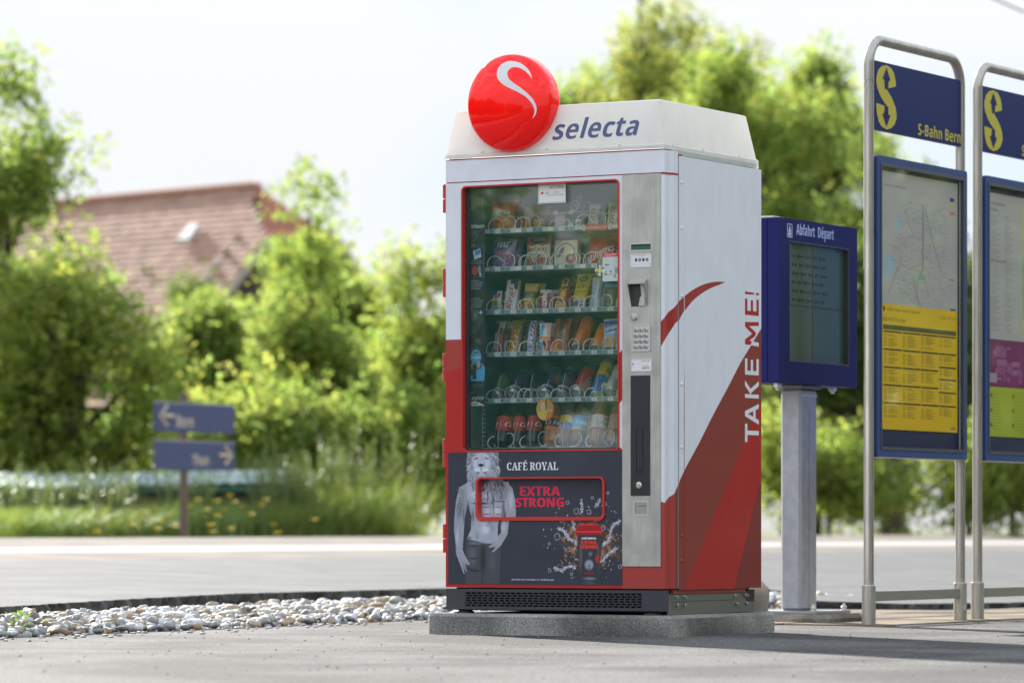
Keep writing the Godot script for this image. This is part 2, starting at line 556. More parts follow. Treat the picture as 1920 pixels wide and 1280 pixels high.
func build_pebbles() -> void:
	var bed := structure("pebble_bed", flat([Vector2(-4.2, 12), Vector2(-1.5, 12), Vector2(-1.5, -7.6), Vector2(-4.2, -7.6)], func(_x): return -0.11), ground_mat(lin(0.2, 0.19, 0.17), 0.4, 0.04, 0.4, 19))
	var shapes := []
	for i in 10:
		shapes.append(pebble_mesh(100 + i))
	var cols := [lin(0.36, 0.36, 0.35), lin(0.34, 0.35, 0.37), lin(0.26, 0.265, 0.28), lin(0.5, 0.485, 0.46), lin(0.4, 0.32, 0.23), lin(0.3, 0.2, 0.115), lin(0.42, 0.41, 0.4), lin(0.17, 0.165, 0.16), lin(0.45, 0.39, 0.35), lin(0.55, 0.55, 0.56)]
	var mats := []
	for i in cols.size():
		var m := mat(Color.WHITE, 0.75)
		m.albedo_texture = noise_tex(0.012, 5, Color(cols[i]) * 0.78 + Color(0, 0, 0, 0.22), cols[i], 128, 40 + i)
		m.uv1_triplanar = true
		m.uv1_scale = Vector3.ONE * 0.7
		mats.append(m)
	var spots := []
	var edge_x := func(z: float) -> float: return -2.9 - 0.9 * smoothstep(0.8, -3.4, z)
	var near_x := func(z: float) -> float: return -1.63 - 0.22 * smoothstep(1.6, -2.4, z) + 0.25 * smoothstep(-4.2, -6.0, z)
	for i in 14000:
		var z := rng.randf_range(-7.0, 3.4)
		var a: float = near_x.call(z)
		var b: float = edge_x.call(z)
		var t := rng.randf()
		var x := lerpf(a - 0.035, b - 0.02, t)
		var s := rng.randf_range(0.026, 0.064) * (1.4 if rng.randf() < 0.1 else 1.0)
		var y := rng.randf_range(-0.02, 0.012) + 0.03 * sin(PI * clampf(t * 1.1, 0, 1)) - 0.08 * smoothstep(0.6, 1.0, t) + (0.012 if t > 0.05 and rng.randf() < 0.3 else 0.0)
		spots.append([x, y, z, s])
	# the stones nearest the lens are pieces of their own
	var seen := []
	for q in spots:
		var d: Vector3 = Vector3(q[0], q[1], q[2]) - CAM
		var depth: float = -0.497 * d.x - 0.868 * d.z
		var side: float = 0.868 * d.x - 0.497 * d.z
		var px := 960.0 + 7700.0 * side / depth
		q.append(depth if px > -10 and px < 850 else 999.0)
	spots.sort_custom(func(a, b): return a[4] < b[4])
	var groups := {}
	for i in spots.size():
		var q: Array = spots[i]
		var k := rng.randi() % 10
		var bas := Basis(Vector3.UP, rng.randf() * TAU) * Basis(Vector3(rng.randfn(), rng.randfn() * 0.3, rng.randfn()).normalized(), rng.randfn() * 0.35)
		var t := Transform3D(bas.scaled(Vector3.ONE * q[3]), Vector3(q[0], q[1] + q[3] * 0.2, q[2]))
		if i < 300:
			var o := part("pebble", shapes[k], mats[rng.randi() % 10], bed)
			o.transform = t
		else:
			if not groups.has(k):
				groups[k] = [[], []]
			groups[k][0].append(t)
			groups[k][1].append(Color.WHITE * rng.randf_range(0.85, 1.05))
	for k in groups:
		many("pebbles", shapes[k], mats[k], groups[k][0], groups[k][1], bed)
	# grit and a few stones strayed onto the paving
	var gx := []
	var gc := []
	for i in 900:
		var onto := rng.randf() < 0.35
		var z := rng.randf_range(-6.0, 3.5)
		var p := Vector3(near_x.call(z) + absf(rng.randfn()) * 0.12, 0.003, z) if onto else Vector3(rng.randf_range(-1.6, 4.5), 0.002, rng.randf_range(-4.5, 4.5))
		if not onto and p.x > -0.62 and p.x < 0.62 and p.z > -0.9 and p.z < 0.1:
			p.z = 0.075 + absf(rng.randfn()) * 0.03
		gx.append(Transform3D(Basis(Vector3.UP, rng.randf() * TAU).scaled(Vector3.ONE * (rng.randf_range(0.008, 0.03) if onto else rng.randf_range(0.003, 0.011))), p))
		gc.append(Color.WHITE * rng.randf_range(0.4, 1.0))
	var grit := many("grit", shapes[2], mats[6], gx, gc)
	tag(grit, "loose grit and strayed small stones on the paving", "grit")
	# weed in the stones
	var g := thing("weed_plant", "small bright green weed growing at the front edge of the pebbles", "weed", Vector3(-1.76, 0.02, 1.2))
	var lf := MB.new()
	for i in 70:
		var a := rng.randf() * TAU
		var rr := rng.randf() * 0.09
		var c := Vector3(cos(a) * rr * 1.5, rng.randf() * 0.075, sin(a) * rr)
		var d := Vector3(cos(a), rng.randf_range(-0.2, 0.8), sin(a)).normalized() * rng.randf_range(0.012, 0.024)
		var s := d.cross(Vector3.UP).normalized() * 0.008
		lf.quad(c - s, c + s, c + d + s * 0.4, c + d - s * 0.4)
	part("leaves", lf, leaf_mat(lin(0.12, 0.22, 0.03)), g)
	var st := MB.new()
	for i in 7:
		var a := rng.randf() * TAU
		st.tube([Vector3.ZERO, Vector3(cos(a) * 0.03, 0.03, sin(a) * 0.03), Vector3(cos(a) * 0.06, 0.055, sin(a) * 0.06)], 0.0015, 4)
	part("stem", st, mat(lin(0.12, 0.16, 0.05)), g)

func leaf_mat(c: Color, back := 1.2) -> StandardMaterial3D:
	var m := mat(c, 0.42)
	m.metallic_specular = 0.5
	m.vertex_color_use_as_albedo = true
	m.backlight_enabled = true
	m.backlight = Color(back, back, back * 0.9)
	m.cull_mode = BaseMaterial3D.CULL_DISABLED
	return m

func place_text(b: MB, s: String, font: Font, o: Vector3, xv: Vector3, yv: Vector3) -> void:  # ink box of s on the parallelogram o, xv, yv
	var tm := TextMesh.new()
	tm.text = s; tm.font = font; tm.font_size = 96; tm.depth = 0.0; tm.pixel_size = 0.01; tm.curve_step = 0.3
	var arr := tm.get_mesh_arrays()
	var vs: PackedVector3Array = arr[Mesh.ARRAY_VERTEX]
	var id: PackedInt32Array = arr[Mesh.ARRAY_INDEX]
	var bb := AABB(vs[0], Vector3())
	for q in vs:
		bb = bb.expand(q)
	var nn := xv.cross(yv).normalized()
	for i in range(0, id.size(), 3):
		var t := []
		for k in 3:
			var q := vs[id[i + k]]
			t.append(o + xv * ((q.x - bb.position.x) / bb.size.x) + yv * ((q.y - bb.position.y) / bb.size.y))
		if (t[1] - t[0]).cross(t[2] - t[0]).dot(nn) < 0:
			t = [t[0], t[2], t[1]]
		b.tri(t[0], t[1], t[2])

func uvquad(b: MB, x0: float, y0: float, x1: float, y1: float, z: float, full: Rect2) -> void:  # front-facing piece of a printed sheet whose extents are full (metres, y up)
	var r := Rect2((x0 - full.position.x) / full.size.x, 1.0 - (y1 - full.position.y) / full.size.y, (x1 - x0) / full.size.x, (y1 - y0) / full.size.y)
	b.quad(Vector3(x0, y0, z), Vector3(x1, y0, z), Vector3(x1, y1, z), Vector3(x0, y1, z), r)

var WHITE_PAINT := lin(0.77, 0.78, 0.85)
var RED := lin(0.47, 0.03, 0.027)
var RED_DARK := lin(0.27, 0.045, 0.034)
var RED_PALE := lin(0.41, 0.06, 0.05)

func door_print() -> Canvas:  # 1 mm per pixel, x from -0.503, y from 1.830 down to 0.190
	var c := Canvas.new(1006, 1640, WHITE_PAINT)
	var P := func(x: float, y: float) -> Vector2: return Vector2((x + 0.503) * 1000, (1.83 - y) * 1000)
	c.poly([P.call(-0.503, 1.195), P.call(-0.42, 1.195), P.call(-0.42, 0.19), P.call(-0.503, 0.19)], RED)
	c.poly([P.call(-0.503, 1.195), P.call(-0.42, 1.195), P.call(-0.42, 1.08), P.call(-0.503, 1.065)], RED_PALE)
	c.poly([P.call(-0.45, 0.76), P.call(0.29, 0.76), P.call(0.32, 0.735), P.call(-0.45, 0.73)], RED)
	c.poly([P.call(0.28, 1.10), P.call(0.33, 1.16), P.call(0.33, 0.955), P.call(0.28, 0.905)], lin(0.42, 0.045, 0.04))
	c.poly([P.call(0.30, 0.535), P.call(0.32, 0.535), P.call(0.32, 0.19), P.call(0.30, 0.19)], RED_PALE)
	c.poly([P.call(-0.503, 0.208), P.call(0.32, 0.208), P.call(0.32, 0.19), P.call(-0.503, 0.19)], RED)
	c.poly([P.call(0.31, 0.535), P.call(0.48, 0.535), P.call(0.5031, 0.53), P.call(0.5031, 0.19), P.call(0.31, 0.19)], RED_PALE)
	c.poly([P.call(0.47, 1.23), P.call(0.5035, 1.262), P.call(0.5035, 1.172), P.call(0.47, 1.125)], lin(0.4, 0.045, 0.04))
	return c

func corner_print() -> Canvas:  # the folded door edge unrolled, 90 mm wide
	var c := Canvas.new(90, 1640, WHITE_PAINT)
	var P := func(x: float, y: float) -> Vector2: return Vector2(x, (1.83 - y) * 1000)
	c.poly([P.call(0, 1.262), P.call(34, 1.285), P.call(90, 1.322), P.call(90, 1.252), P.call(60, 1.235), P.call(34, 1.2), P.call(0, 1.172)], lin(0.38, 0.04, 0.036))
	c.poly([P.call(0, 0.53), P.call(40, 0.555), P.call(62, 0.567), P.call(76, 0.585), P.call(90, 0.6), P.call(90, 0.18), P.call(0, 0.18)], RED_PALE)
	c.poly([P.call(64, 0.567), P.call(76, 0.585), P.call(90, 0.6), P.call(90, 0.18), P.call(64, 0.18)], RED_DARK)
	return c

func side_print() -> Canvas:  # right flank, z from -0.09 (left) to -0.825, y from 1.905 down to 0.185
	var c := Canvas.new(735, 1720, WHITE_PAINT)
	var P := func(z: float, y: float) -> Vector2: return Vector2((-0.09 - z) * 1000, (1.905 - y) * 1000)
	var sw := []
	for q in [[-0.09, 1.328], [-0.1428, 1.3532], [-0.19, 1.372], [-0.2353, 1.3875], [-0.282, 1.4005], [-0.3287, 1.4108], [-0.375, 1.418], [-0.4206, 1.423], [-0.46, 1.4255], [-0.4991, 1.425], [-0.4206, 1.4066], [-0.375, 1.3965], [-0.3287, 1.3826], [-0.282, 1.367], [-0.2353, 1.3481], [-0.195, 1.328], [-0.1598, 1.3052], [-0.125, 1.285], [-0.0991, 1.262], [-0.09, 1.25]]:
		sw.append(P.call(q[0], q[1]))
	c.poly(sw, lin(0.36, 0.035, 0.03))
	var tf := func() -> Transform2D:  # reading upwards
		var a: Vector2 = P.call(-0.675, 0.782)
		return Transform2D(Vector2(0, -628), Vector2(127, 0), a)
	var big := []
	for q in [[-0.825, 1.252], [-0.6339, 1.1034], [-0.5159, 0.9964], [-0.3785, 0.8763], [-0.2618, 0.7669], [-0.16, 0.68], [-0.0991, 0.6213], [-0.09, 0.605], [-0.09, 0.18], [-0.825, 0.18]]:
		big.append(P.call(q[0], q[1]))
	var letters := [["T", 0.0, 0.12], ["A", 0.116, 0.136], ["K", 0.287, 0.114], ["E", 0.438, 0.106], ["M", 0.627, 0.161], ["E", 0.827, 0.106], ["!", 0.945, 0.062]]
	for pass_ in 2:
		if pass_ == 1:
			c.poly(big, RED_DARK)
			c.poly([P.call(-0.128, 0.18), P.call(-0.826, 0.954), P.call(-0.826, 0.645), P.call(-0.575, 0.18)], lin(0.43, 0.02, 0.018))
			c.poly([P.call(-0.826, 0.645), P.call(-0.575, 0.18), P.call(-0.826, 0.18)], lin(0.22, 0.028, 0.024))
		for l in letters:
			var t: Transform2D = tf.call()
			t.origin += t.x * l[1]
			t.x *= l[2]
			var S := func(x: float, y: float) -> Vector2: return t * Vector2(x, y)
			var shapes := []
			match l[0]:
				"T": shapes = [[[0, 0], [1, 0], [1, .17], [0, .17]], [[.38, .1], [.62, .1], [.62, 1], [.38, 1]]]
				"A": shapes = [[[.38, 0], [.62, 0], [1, 1], [.78, 1], [.5, .22], [.22, 1], [0, 1]], [[.2, .6], [.8, .6], [.84, .76], [.16, .76]]]
				"K": shapes = [[[0, 0], [.22, 0], [.22, 1], [0, 1]], [[.2, .42], [.7, 0], [1, 0], [.42, .5]], [[.28, .42], [.5, .36], [1, 1], [.72, 1]]]
				"E": shapes = [[[0, 0], [.26, 0], [.26, 1], [0, 1]], [[0, 0], [1, 0], [1, .17], [0, .17]], [[0, .42], [.93, .42], [.93, .58], [0, .58]], [[0, .83], [1, .83], [1, 1], [0, 1]]]
				"M": shapes = [[[.05, 0], [.22, 0], [.16, 1], [0, 1]], [[.78, 0], [.95, 0], [1, 1], [.84, 1]], [[.05, 0], [.24, 0], [.55, .62], [.5, .82], [.42, .75]], [[.95, 0], [.76, 0], [.45, .62], [.5, .82], [.58, .75]]]
				"!": shapes = [[[.0, .3], [.0, .55], [.15, .55], [.15, .3]], [[0.1, .3], [.1, .3], [.1, .3]]]
			if l[0] == "!":
				shapes = [[[.25, 0], [.55, 0], [.5, .66], [.3, .66]], [[.26, .8], [.54, .8], [.54, 1], [.26, 1]]]
			for sh in shapes:
				var pts := []
				for q in sh:
					pts.append(S.call(q[0], q[1]))
				if pass_ == 0:
					c.poly(pts, lin(0.42, 0.02, 0.02))
				else:
					c_over(c, pts)
	return c

func c_over(c: Canvas, pts: Array) -> void:  # white letters where they lie on red ground
	var y0 := 1e9
	var y1 := -1e9
	var x0 := 1e9
	var x1 := -1e9
	for q in pts:
		y0 = minf(y0, q.y); y1 = maxf(y1, q.y); x0 = minf(x0, q.x); x1 = maxf(x1, q.x)
	var edge := func(z: float) -> float: return 1905.0 - 1000.0 * lerpf(0.605, 1.252, (z - 0.0) / 735.0)
	var keep := []
	for i in pts.size():
		var a: Vector2 = pts[i]
		var b: Vector2 = pts[(i + 1) % pts.size()]
		var da: float = a.y - (edge.call(a.x) - 17.0)
		var db: float = b.y - (edge.call(b.x) - 17.0)
		if da >= 0:
			keep.append(a)
		if (da >= 0) != (db >= 0):
			keep.append(a.lerp(b, da / (da - db)))
	if keep.size() > 2:
		c.poly(keep, WHITE_PAINT)

func advert_print() -> Canvas:  # x -0.491..0.3124, y 0.7365..0.203
	var c := Canvas.new(1004, 667, Color8(60, 63, 74))
	for i in 30:
		c.soft(rng.randf() * 1004, rng.randf() * 667, 160, 110, Color8(72, 76, 88) if i % 2 else Color8(52, 54, 64), 0.25)
	var k := 1004.0 / 1607.0
	var l := 667.0 / 1224.0
	var o := Vector2(3, 36)
	var P := func(x: float, y: float) -> Vector2: return (Vector2(x, y) - o) * Vector2(k, l)
	var S := func(x: float, y: float, rx: float, ry: float, g: float, a := 0.8, ang := 0.0, hard := 0.2) -> void:
		c.soft((x - o.x) * k, (y - o.y) * l, rx * k, ry * l, Color(g * 0.93, g * 0.95, g * 1.03), a, ang, hard)
	var shape := func(pts: Array, g: float) -> void:
		var q := []
		for t in pts:
			q.append(P.call(t[0], t[1]))
		c.poly(q, Color(g * 0.93, g * 0.95, g * 1.03))
	# trousers
	shape.call([[175, 830], [380, 880], [500, 850], [497, 1000], [480, 1255], [330, 1255], [335, 1100], [310, 1255], [165, 1255], [172, 1000]], 0.33)
	for q in [[230, 1000, 60, 180, .42], [420, 1050, 55, 190, .38], [330, 1010, 40, 200, .2], [200, 1120, 80, 25, .24], [260, 1135, 70, 14, .2], [440, 930, 70, 20, .22], [240, 1020, 90, 12, .22]]:
		S.call(q[0], q[1], q[2], q[3], q[4], 0.8)
	# arms
	shape.call([[180, 320], [110, 360], [78, 480], [62, 640], [58, 760], [75, 900], [78, 980], [110, 1060], [150, 1165], [160, 1170], [150, 1110], [178, 1150], [182, 1140], [165, 1070], [200, 1085], [207, 1070], [160, 990], [140, 940], [150, 800], [160, 640], [190, 520]], 0.66)
	shape.call([[520, 310], [575, 370], [600, 480], [608, 620], [575, 680], [560, 800], [500, 900], [430, 965], [415, 955], [450, 910], [395, 925], [385, 910], [420, 885], [375, 880], [372, 868], [450, 840], [500, 780], [500, 640], [520, 520]], 0.68)
	# torso
	shape.call([[180, 310], [330, 300], [540, 310], [545, 470], [500, 610], [470, 720], [470, 860], [380, 885], [180, 840], [215, 760], [225, 640], [180, 480]], 0.72)
	for q in [[290, 420, 110, 95, .97], [455, 410, 85, 90, .95], [130, 470, 45, 160, .55], [110, 560, 40, 130, .45], [90, 820, 25, 120, .78], [560, 480, 30, 130, .8], [520, 720, 40, 90, .8], [355, 750, 70, 70, .88], [330, 640, 60, 110, .84], [430, 580, 60, 60, .85], [330, 570, 50, 50, .86]]:
		S.call(q[0], q[1], q[2], q[3], minf(q[4] * 1.05, 0.93) if q[4] > 0.7 else q[4], 0.7)
	for q in [[290, 508, 100, 12, .22], [455, 490, 80, 10, .3], [400, 640, 7, 230, .45], [330, 545, 60, 8, .42], [330, 610, 65, 8, .38], [330, 675, 60, 7, .4], [440, 545, 50, 8, .42], [440, 610, 50, 8, .4], [395, 490, 18, 90, .4], [370, 718, 8, 13, .12], [190, 560, 30, 120, .3], [235, 620, 26, 110, .4], [200, 830, 40, 20, .3], [490, 560, 22, 160, .32], [275, 810, 30, 60, .55], [420, 740, 30, 40, .6], [150, 620, 14, 120, .3], [505, 640, 16, 110, .3], [250, 290, 90, 60, .45], [440, 300, 90, 50, .45], [290, 512, 96, 7, .1], [455, 494, 74, 6, .14], [400, 560, 4, 70, .2], [385, 690, 4, 90, .25], [330, 612, 60, 4, .18], [330, 547, 56, 4, .2], [445, 548, 44, 4, .2], [445, 612, 44, 4, .2], [300, 470, 80, 18, .6], [215, 700, 8, 90, .25], [478, 640, 7, 120, .25]]:
		S.call(q[0], q[1], q[2], q[3], q[4], 0.66, 0.0, 0.0)
	for i in 120:  # tattoos
		S.call(rng.randf_range(80, 175), rng.randf_range(360, 640), rng.randf_range(4, 16), rng.randf_range(3, 9), rng.randf_range(0.3, 0.9), 0.4, rng.randf() * 3)
	for i in 40:
		S.call(rng.randf_range(195, 255), rng.randf_range(550, 720), rng.randf_range(3, 10), rng.randf_range(3, 8), rng.randf_range(0.25, 0.6), 0.6, rng.randf() * 3)
	for i in 5:
		S.call(140 + i * 13, 1090 + i * 6, 4, 70, .35, .6, -0.35)
		S.call(400 + i * 12, 890 + i * 14, 60, 4, .35, .55, -0.5)
	S.call(250, 880, 80, 30, .5); S.call(240, 905, 60, 20, .25); S.call(330, 880, 60, 12, .55)
	# a lion's head and mane, nothing but fur
	shape.call([[185, 40], [200, 15], [240, 38], [420, 38], [455, 15], [478, 45], [470, 110], [490, 200], [480, 290], [540, 380], [520, 470], [460, 480], [400, 440], [330, 380], [250, 340], [185, 300], [180, 180]], 0.62)
	for i in 420:
		var a := rng.randf() * TAU
		var rr := rng.randf_range(0.72, 1.12)
		var x := 332 + cos(a) * 140 * rr
		var y := 160 + sin(a) * 175 * rr
		if y < 40:
			continue
		if sin(a) > 0.3:
			y += rng.randf() * 160
			x += (y - 200) * 0.22
		var g := rng.randf_range(0.3, 0.95) if y < 300 else rng.randf_range(0.2, 0.7)
		S.call(x, y, 4 + rng.randf() * 5, 18 + rng.randf() * 24, g, 0.75, (a - PI / 2) * 0.6 + rng.randfn() * 0.25)
	S.call(318, 130, 105, 120, .84, 0.95, 0.0, 0.6)
	S.call(318, 90, 40, 60, .72, .6); S.call(225, 55, 30, 22, .5); S.call(455, 55, 22, 22, .5)
	for sx in [-1, 1]:
		S.call(315 + sx * 50, 92, 27, 12, .25, 0.95, sx * 0.35, 0.4)
		S.call(315 + sx * 50, 88, 15, 6, .9, 0.7, sx * 0.35, 0.4)
		S.call(315 + sx * 42, 200, 42, 28, .95, 0.8)
		S.call(315 + sx * 30, 140, 10, 60, .62, 0.6)
		S.call(315 + sx * 38, 222, 34, 6, .2, 0.9, sx * -0.45, 0.3)
		for i in 5:
			c.line(P.call(315 + sx * 40, 190 + i * 8), P.call(315 + sx * (130 + i * 3), 205 + i * 17), 1.0, Color(0.9, 0.92, 1))
	S.call(313, 155, 33, 17, .16, 0.95, 0.0, 0.5); S.call(313, 185, 5, 30, .2, 0.9); S.call(318, 248, 45, 26, .9); S.call(318, 255, 26, 14, .55); S.call(320, 300, 60, 40, .3, 0.7)
	# lettering
	c.txt("CAF\u00c9 ROYAL", serifb, 345, 42, 295, 50, Color8(235, 238, 248))
	var T := func(s: String, x0: float, y0: float, x1: float, y1: float, f: Font, col: Color) -> void:
		var a: Vector2 = P.call(x0, y0)
		var b: Vector2 = P.call(x1, y1)
		for d in [Vector2(-1.6, 0), Vector2(1.6, 0), Vector2(0, 0)]:
			c.txt(s, f, a.x + d.x, a.y, b.x - a.x, b.y - a.y, col)
	# drink splash
	for i in 420:
		var a := rng.randf_range(-2.9, 0.5) if i % 3 else rng.randf() * TAU
		var rr := pow(rng.randf(), 0.8)
		var x := 1300 + cos(a) * 330 * rr
		var y := 900 + sin(a) * 300 * rr
		if absf(x - 1315) < 90 and y > 720 or x > 1610:
			continue
		c.soft((x - o.x) * k, (y - o.y) * l, (30 + rng.randf() * 50) * k * (1.25 - rr), (12 + rng.randf() * 22) * k * (1.25 - rr), [Color8(118, 76, 58), Color8(160, 112, 78), Color8(88, 58, 50), Color8(186, 140, 104)][i % 4], 0.75, a + 1.3, 0.2)
	for i in 110:
		var a := rng.randf() * TAU
		var rr := 0.25 + 0.85 * pow(rng.randf(), 0.7)
		var x := 1300 + cos(a) * 400 * rr
		var y := 860 + sin(a) * 400 * rr
		if absf(x - 1315) < 95 and y > 720 or x > 1606 or y > 1200:
			continue
		c.soft((x - o.x) * k, (y - o.y) * l, (3 + rng.randf() * 9) * k, (3 + rng.randf() * 6) * k, Color8(215, 222, 238), 0.9, rng.randf() * 3, 0.3)
	var arcs := [[[1030, 740], [1090, 770], [1120, 830], [1190, 875]], [[990, 1100], [1050, 1130], [1120, 1090], [1180, 1100]], [[1590, 670], [1520, 720], [1490, 850], [1430, 900]], [[1420, 1050], [1480, 980], [1550, 920]], [[1160, 660], [1180, 760]], [[1210, 480], [1215, 600]], [[1340, 540], [1380, 480]]]
	for ar in arcs:
		for i in ar.size() - 1:
			for j in 60:
				var q := Vector2(ar[i][0], ar[i][1]).lerp(Vector2(ar[i + 1][0], ar[i + 1][1]), j / 60.0) + Vector2(rng.randfn(), rng.randfn()) * (3.0 + 5.0 * absf(sin(j * 0.3)))
				c.soft((q.x - o.x) * k, (q.y - o.y) * l, 9 * k + rng.randf() * 5, 5 * k + rng.randf() * 3, Color8(206, 214, 232) if j % 3 else Color8(120, 110, 116), 0.7, rng.randf() * 3, 0.2)
	for q in [[1020, 820, 34], [1165, 585, 30], [1120, 940, 20], [1085, 505, 18], [1310, 462, 15], [1455, 520, 20], [945, 885, 14], [950, 1130, 18], [1150, 1160, 16], [1280, 590, 24], [1480, 420, 14], [1060, 670, 20], [1590, 1090, 20], [1440, 740, 20]]:
		var pts := []
		for i in 4:
			pts.append(P.call(q[0], q[1]) + Vector2.from_angle(0.4 + i * PI / 2) * q[2] * k * 0.95)
		c.poly(pts, Color8(62, 66, 78))
		c.path(pts + [pts[0]], 2.0, Color8(186, 194, 212))
		c.line(pts[0].lerp(pts[1], 0.3), pts[3], 1.2, Color8(150, 158, 178))
	# paper cup
	shape.call([[1205, 800], [1430, 800], [1395, 1215], [1225, 1215]], 0.26)
	S.call(1235, 1000, 22, 210, .42, 0.8); S.call(1395, 1000, 20, 200, .36, 0.8); S.call(1315, 1200, 90, 22, .6, 0.8); S.call(1315, 1240, 90, 24, .42, 0.6)
	var R := func(pts: Array, col: Color) -> void:
		var q := []
		for t in pts:
			q.append(P.call(t[0], t[1]))
		c.poly(q, col)
	R.call([[1180, 770], [1215, 715], [1405, 715], [1438, 770], [1432, 800], [1188, 800]], Color8(176, 28, 38))
	R.call([[1215, 715], [1240, 700], [1385, 700], [1405, 715]], Color8(214, 60, 66))
	R.call([[1185, 768], [1436, 768], [1436, 778], [1185, 778]], Color8(226, 84, 88))
	T.call("CAF\u00c9 ROYAL", 1245, 820, 1375, 842, serifb, Color8(220, 224, 236))
	T.call("EXTRA", 1245, 855, 1380, 888, sansb, Color8(232, 62, 40))
	T.call("STRONG", 1230, 895, 1392, 928, sansb, Color8(232, 62, 40))
	S.call(1322, 975, 30, 34, .5, 0.9); S.call(1310, 1075, 52, 62, .7, 0.9, 0.0, 0.5); S.call(1310, 1100, 6, 50, .3, 0.8); S.call(1310, 1085, 34, 4, .3, 0.8); S.call(1310, 1110, 34, 4, .3, 0.8); S.call(1256, 1090, 8, 50, .2, .8); S.call(1350, 1000, 10, 40, .2, .7)
	c.soft((1384 - o.x) * k, (1020 - o.y) * l, 20 * k, 36 * k, Color8(200, 40, 46), 1.0, 0.0, 0.8)
	R.call([[1262, 1145], [1358, 1145], [1358, 1158], [1262, 1158]], Color8(160, 40, 46))
	T.call("EXTRA", 645, 355, 1014, 442, sansb, Color8(232, 40, 80))
	T.call("STRONG", 606, 460, 1050, 545, sansb, Color8(232, 40, 80))
	var a0: Vector2 = P.call(598, 1206)
	c.txt("HIER ERH\u00c4LTLICH / DISPONIBLE ICI / IN VENDITA QUI", sansb, a0.x, a0.y, 243, 10, Color8(225, 228, 236))
	return c

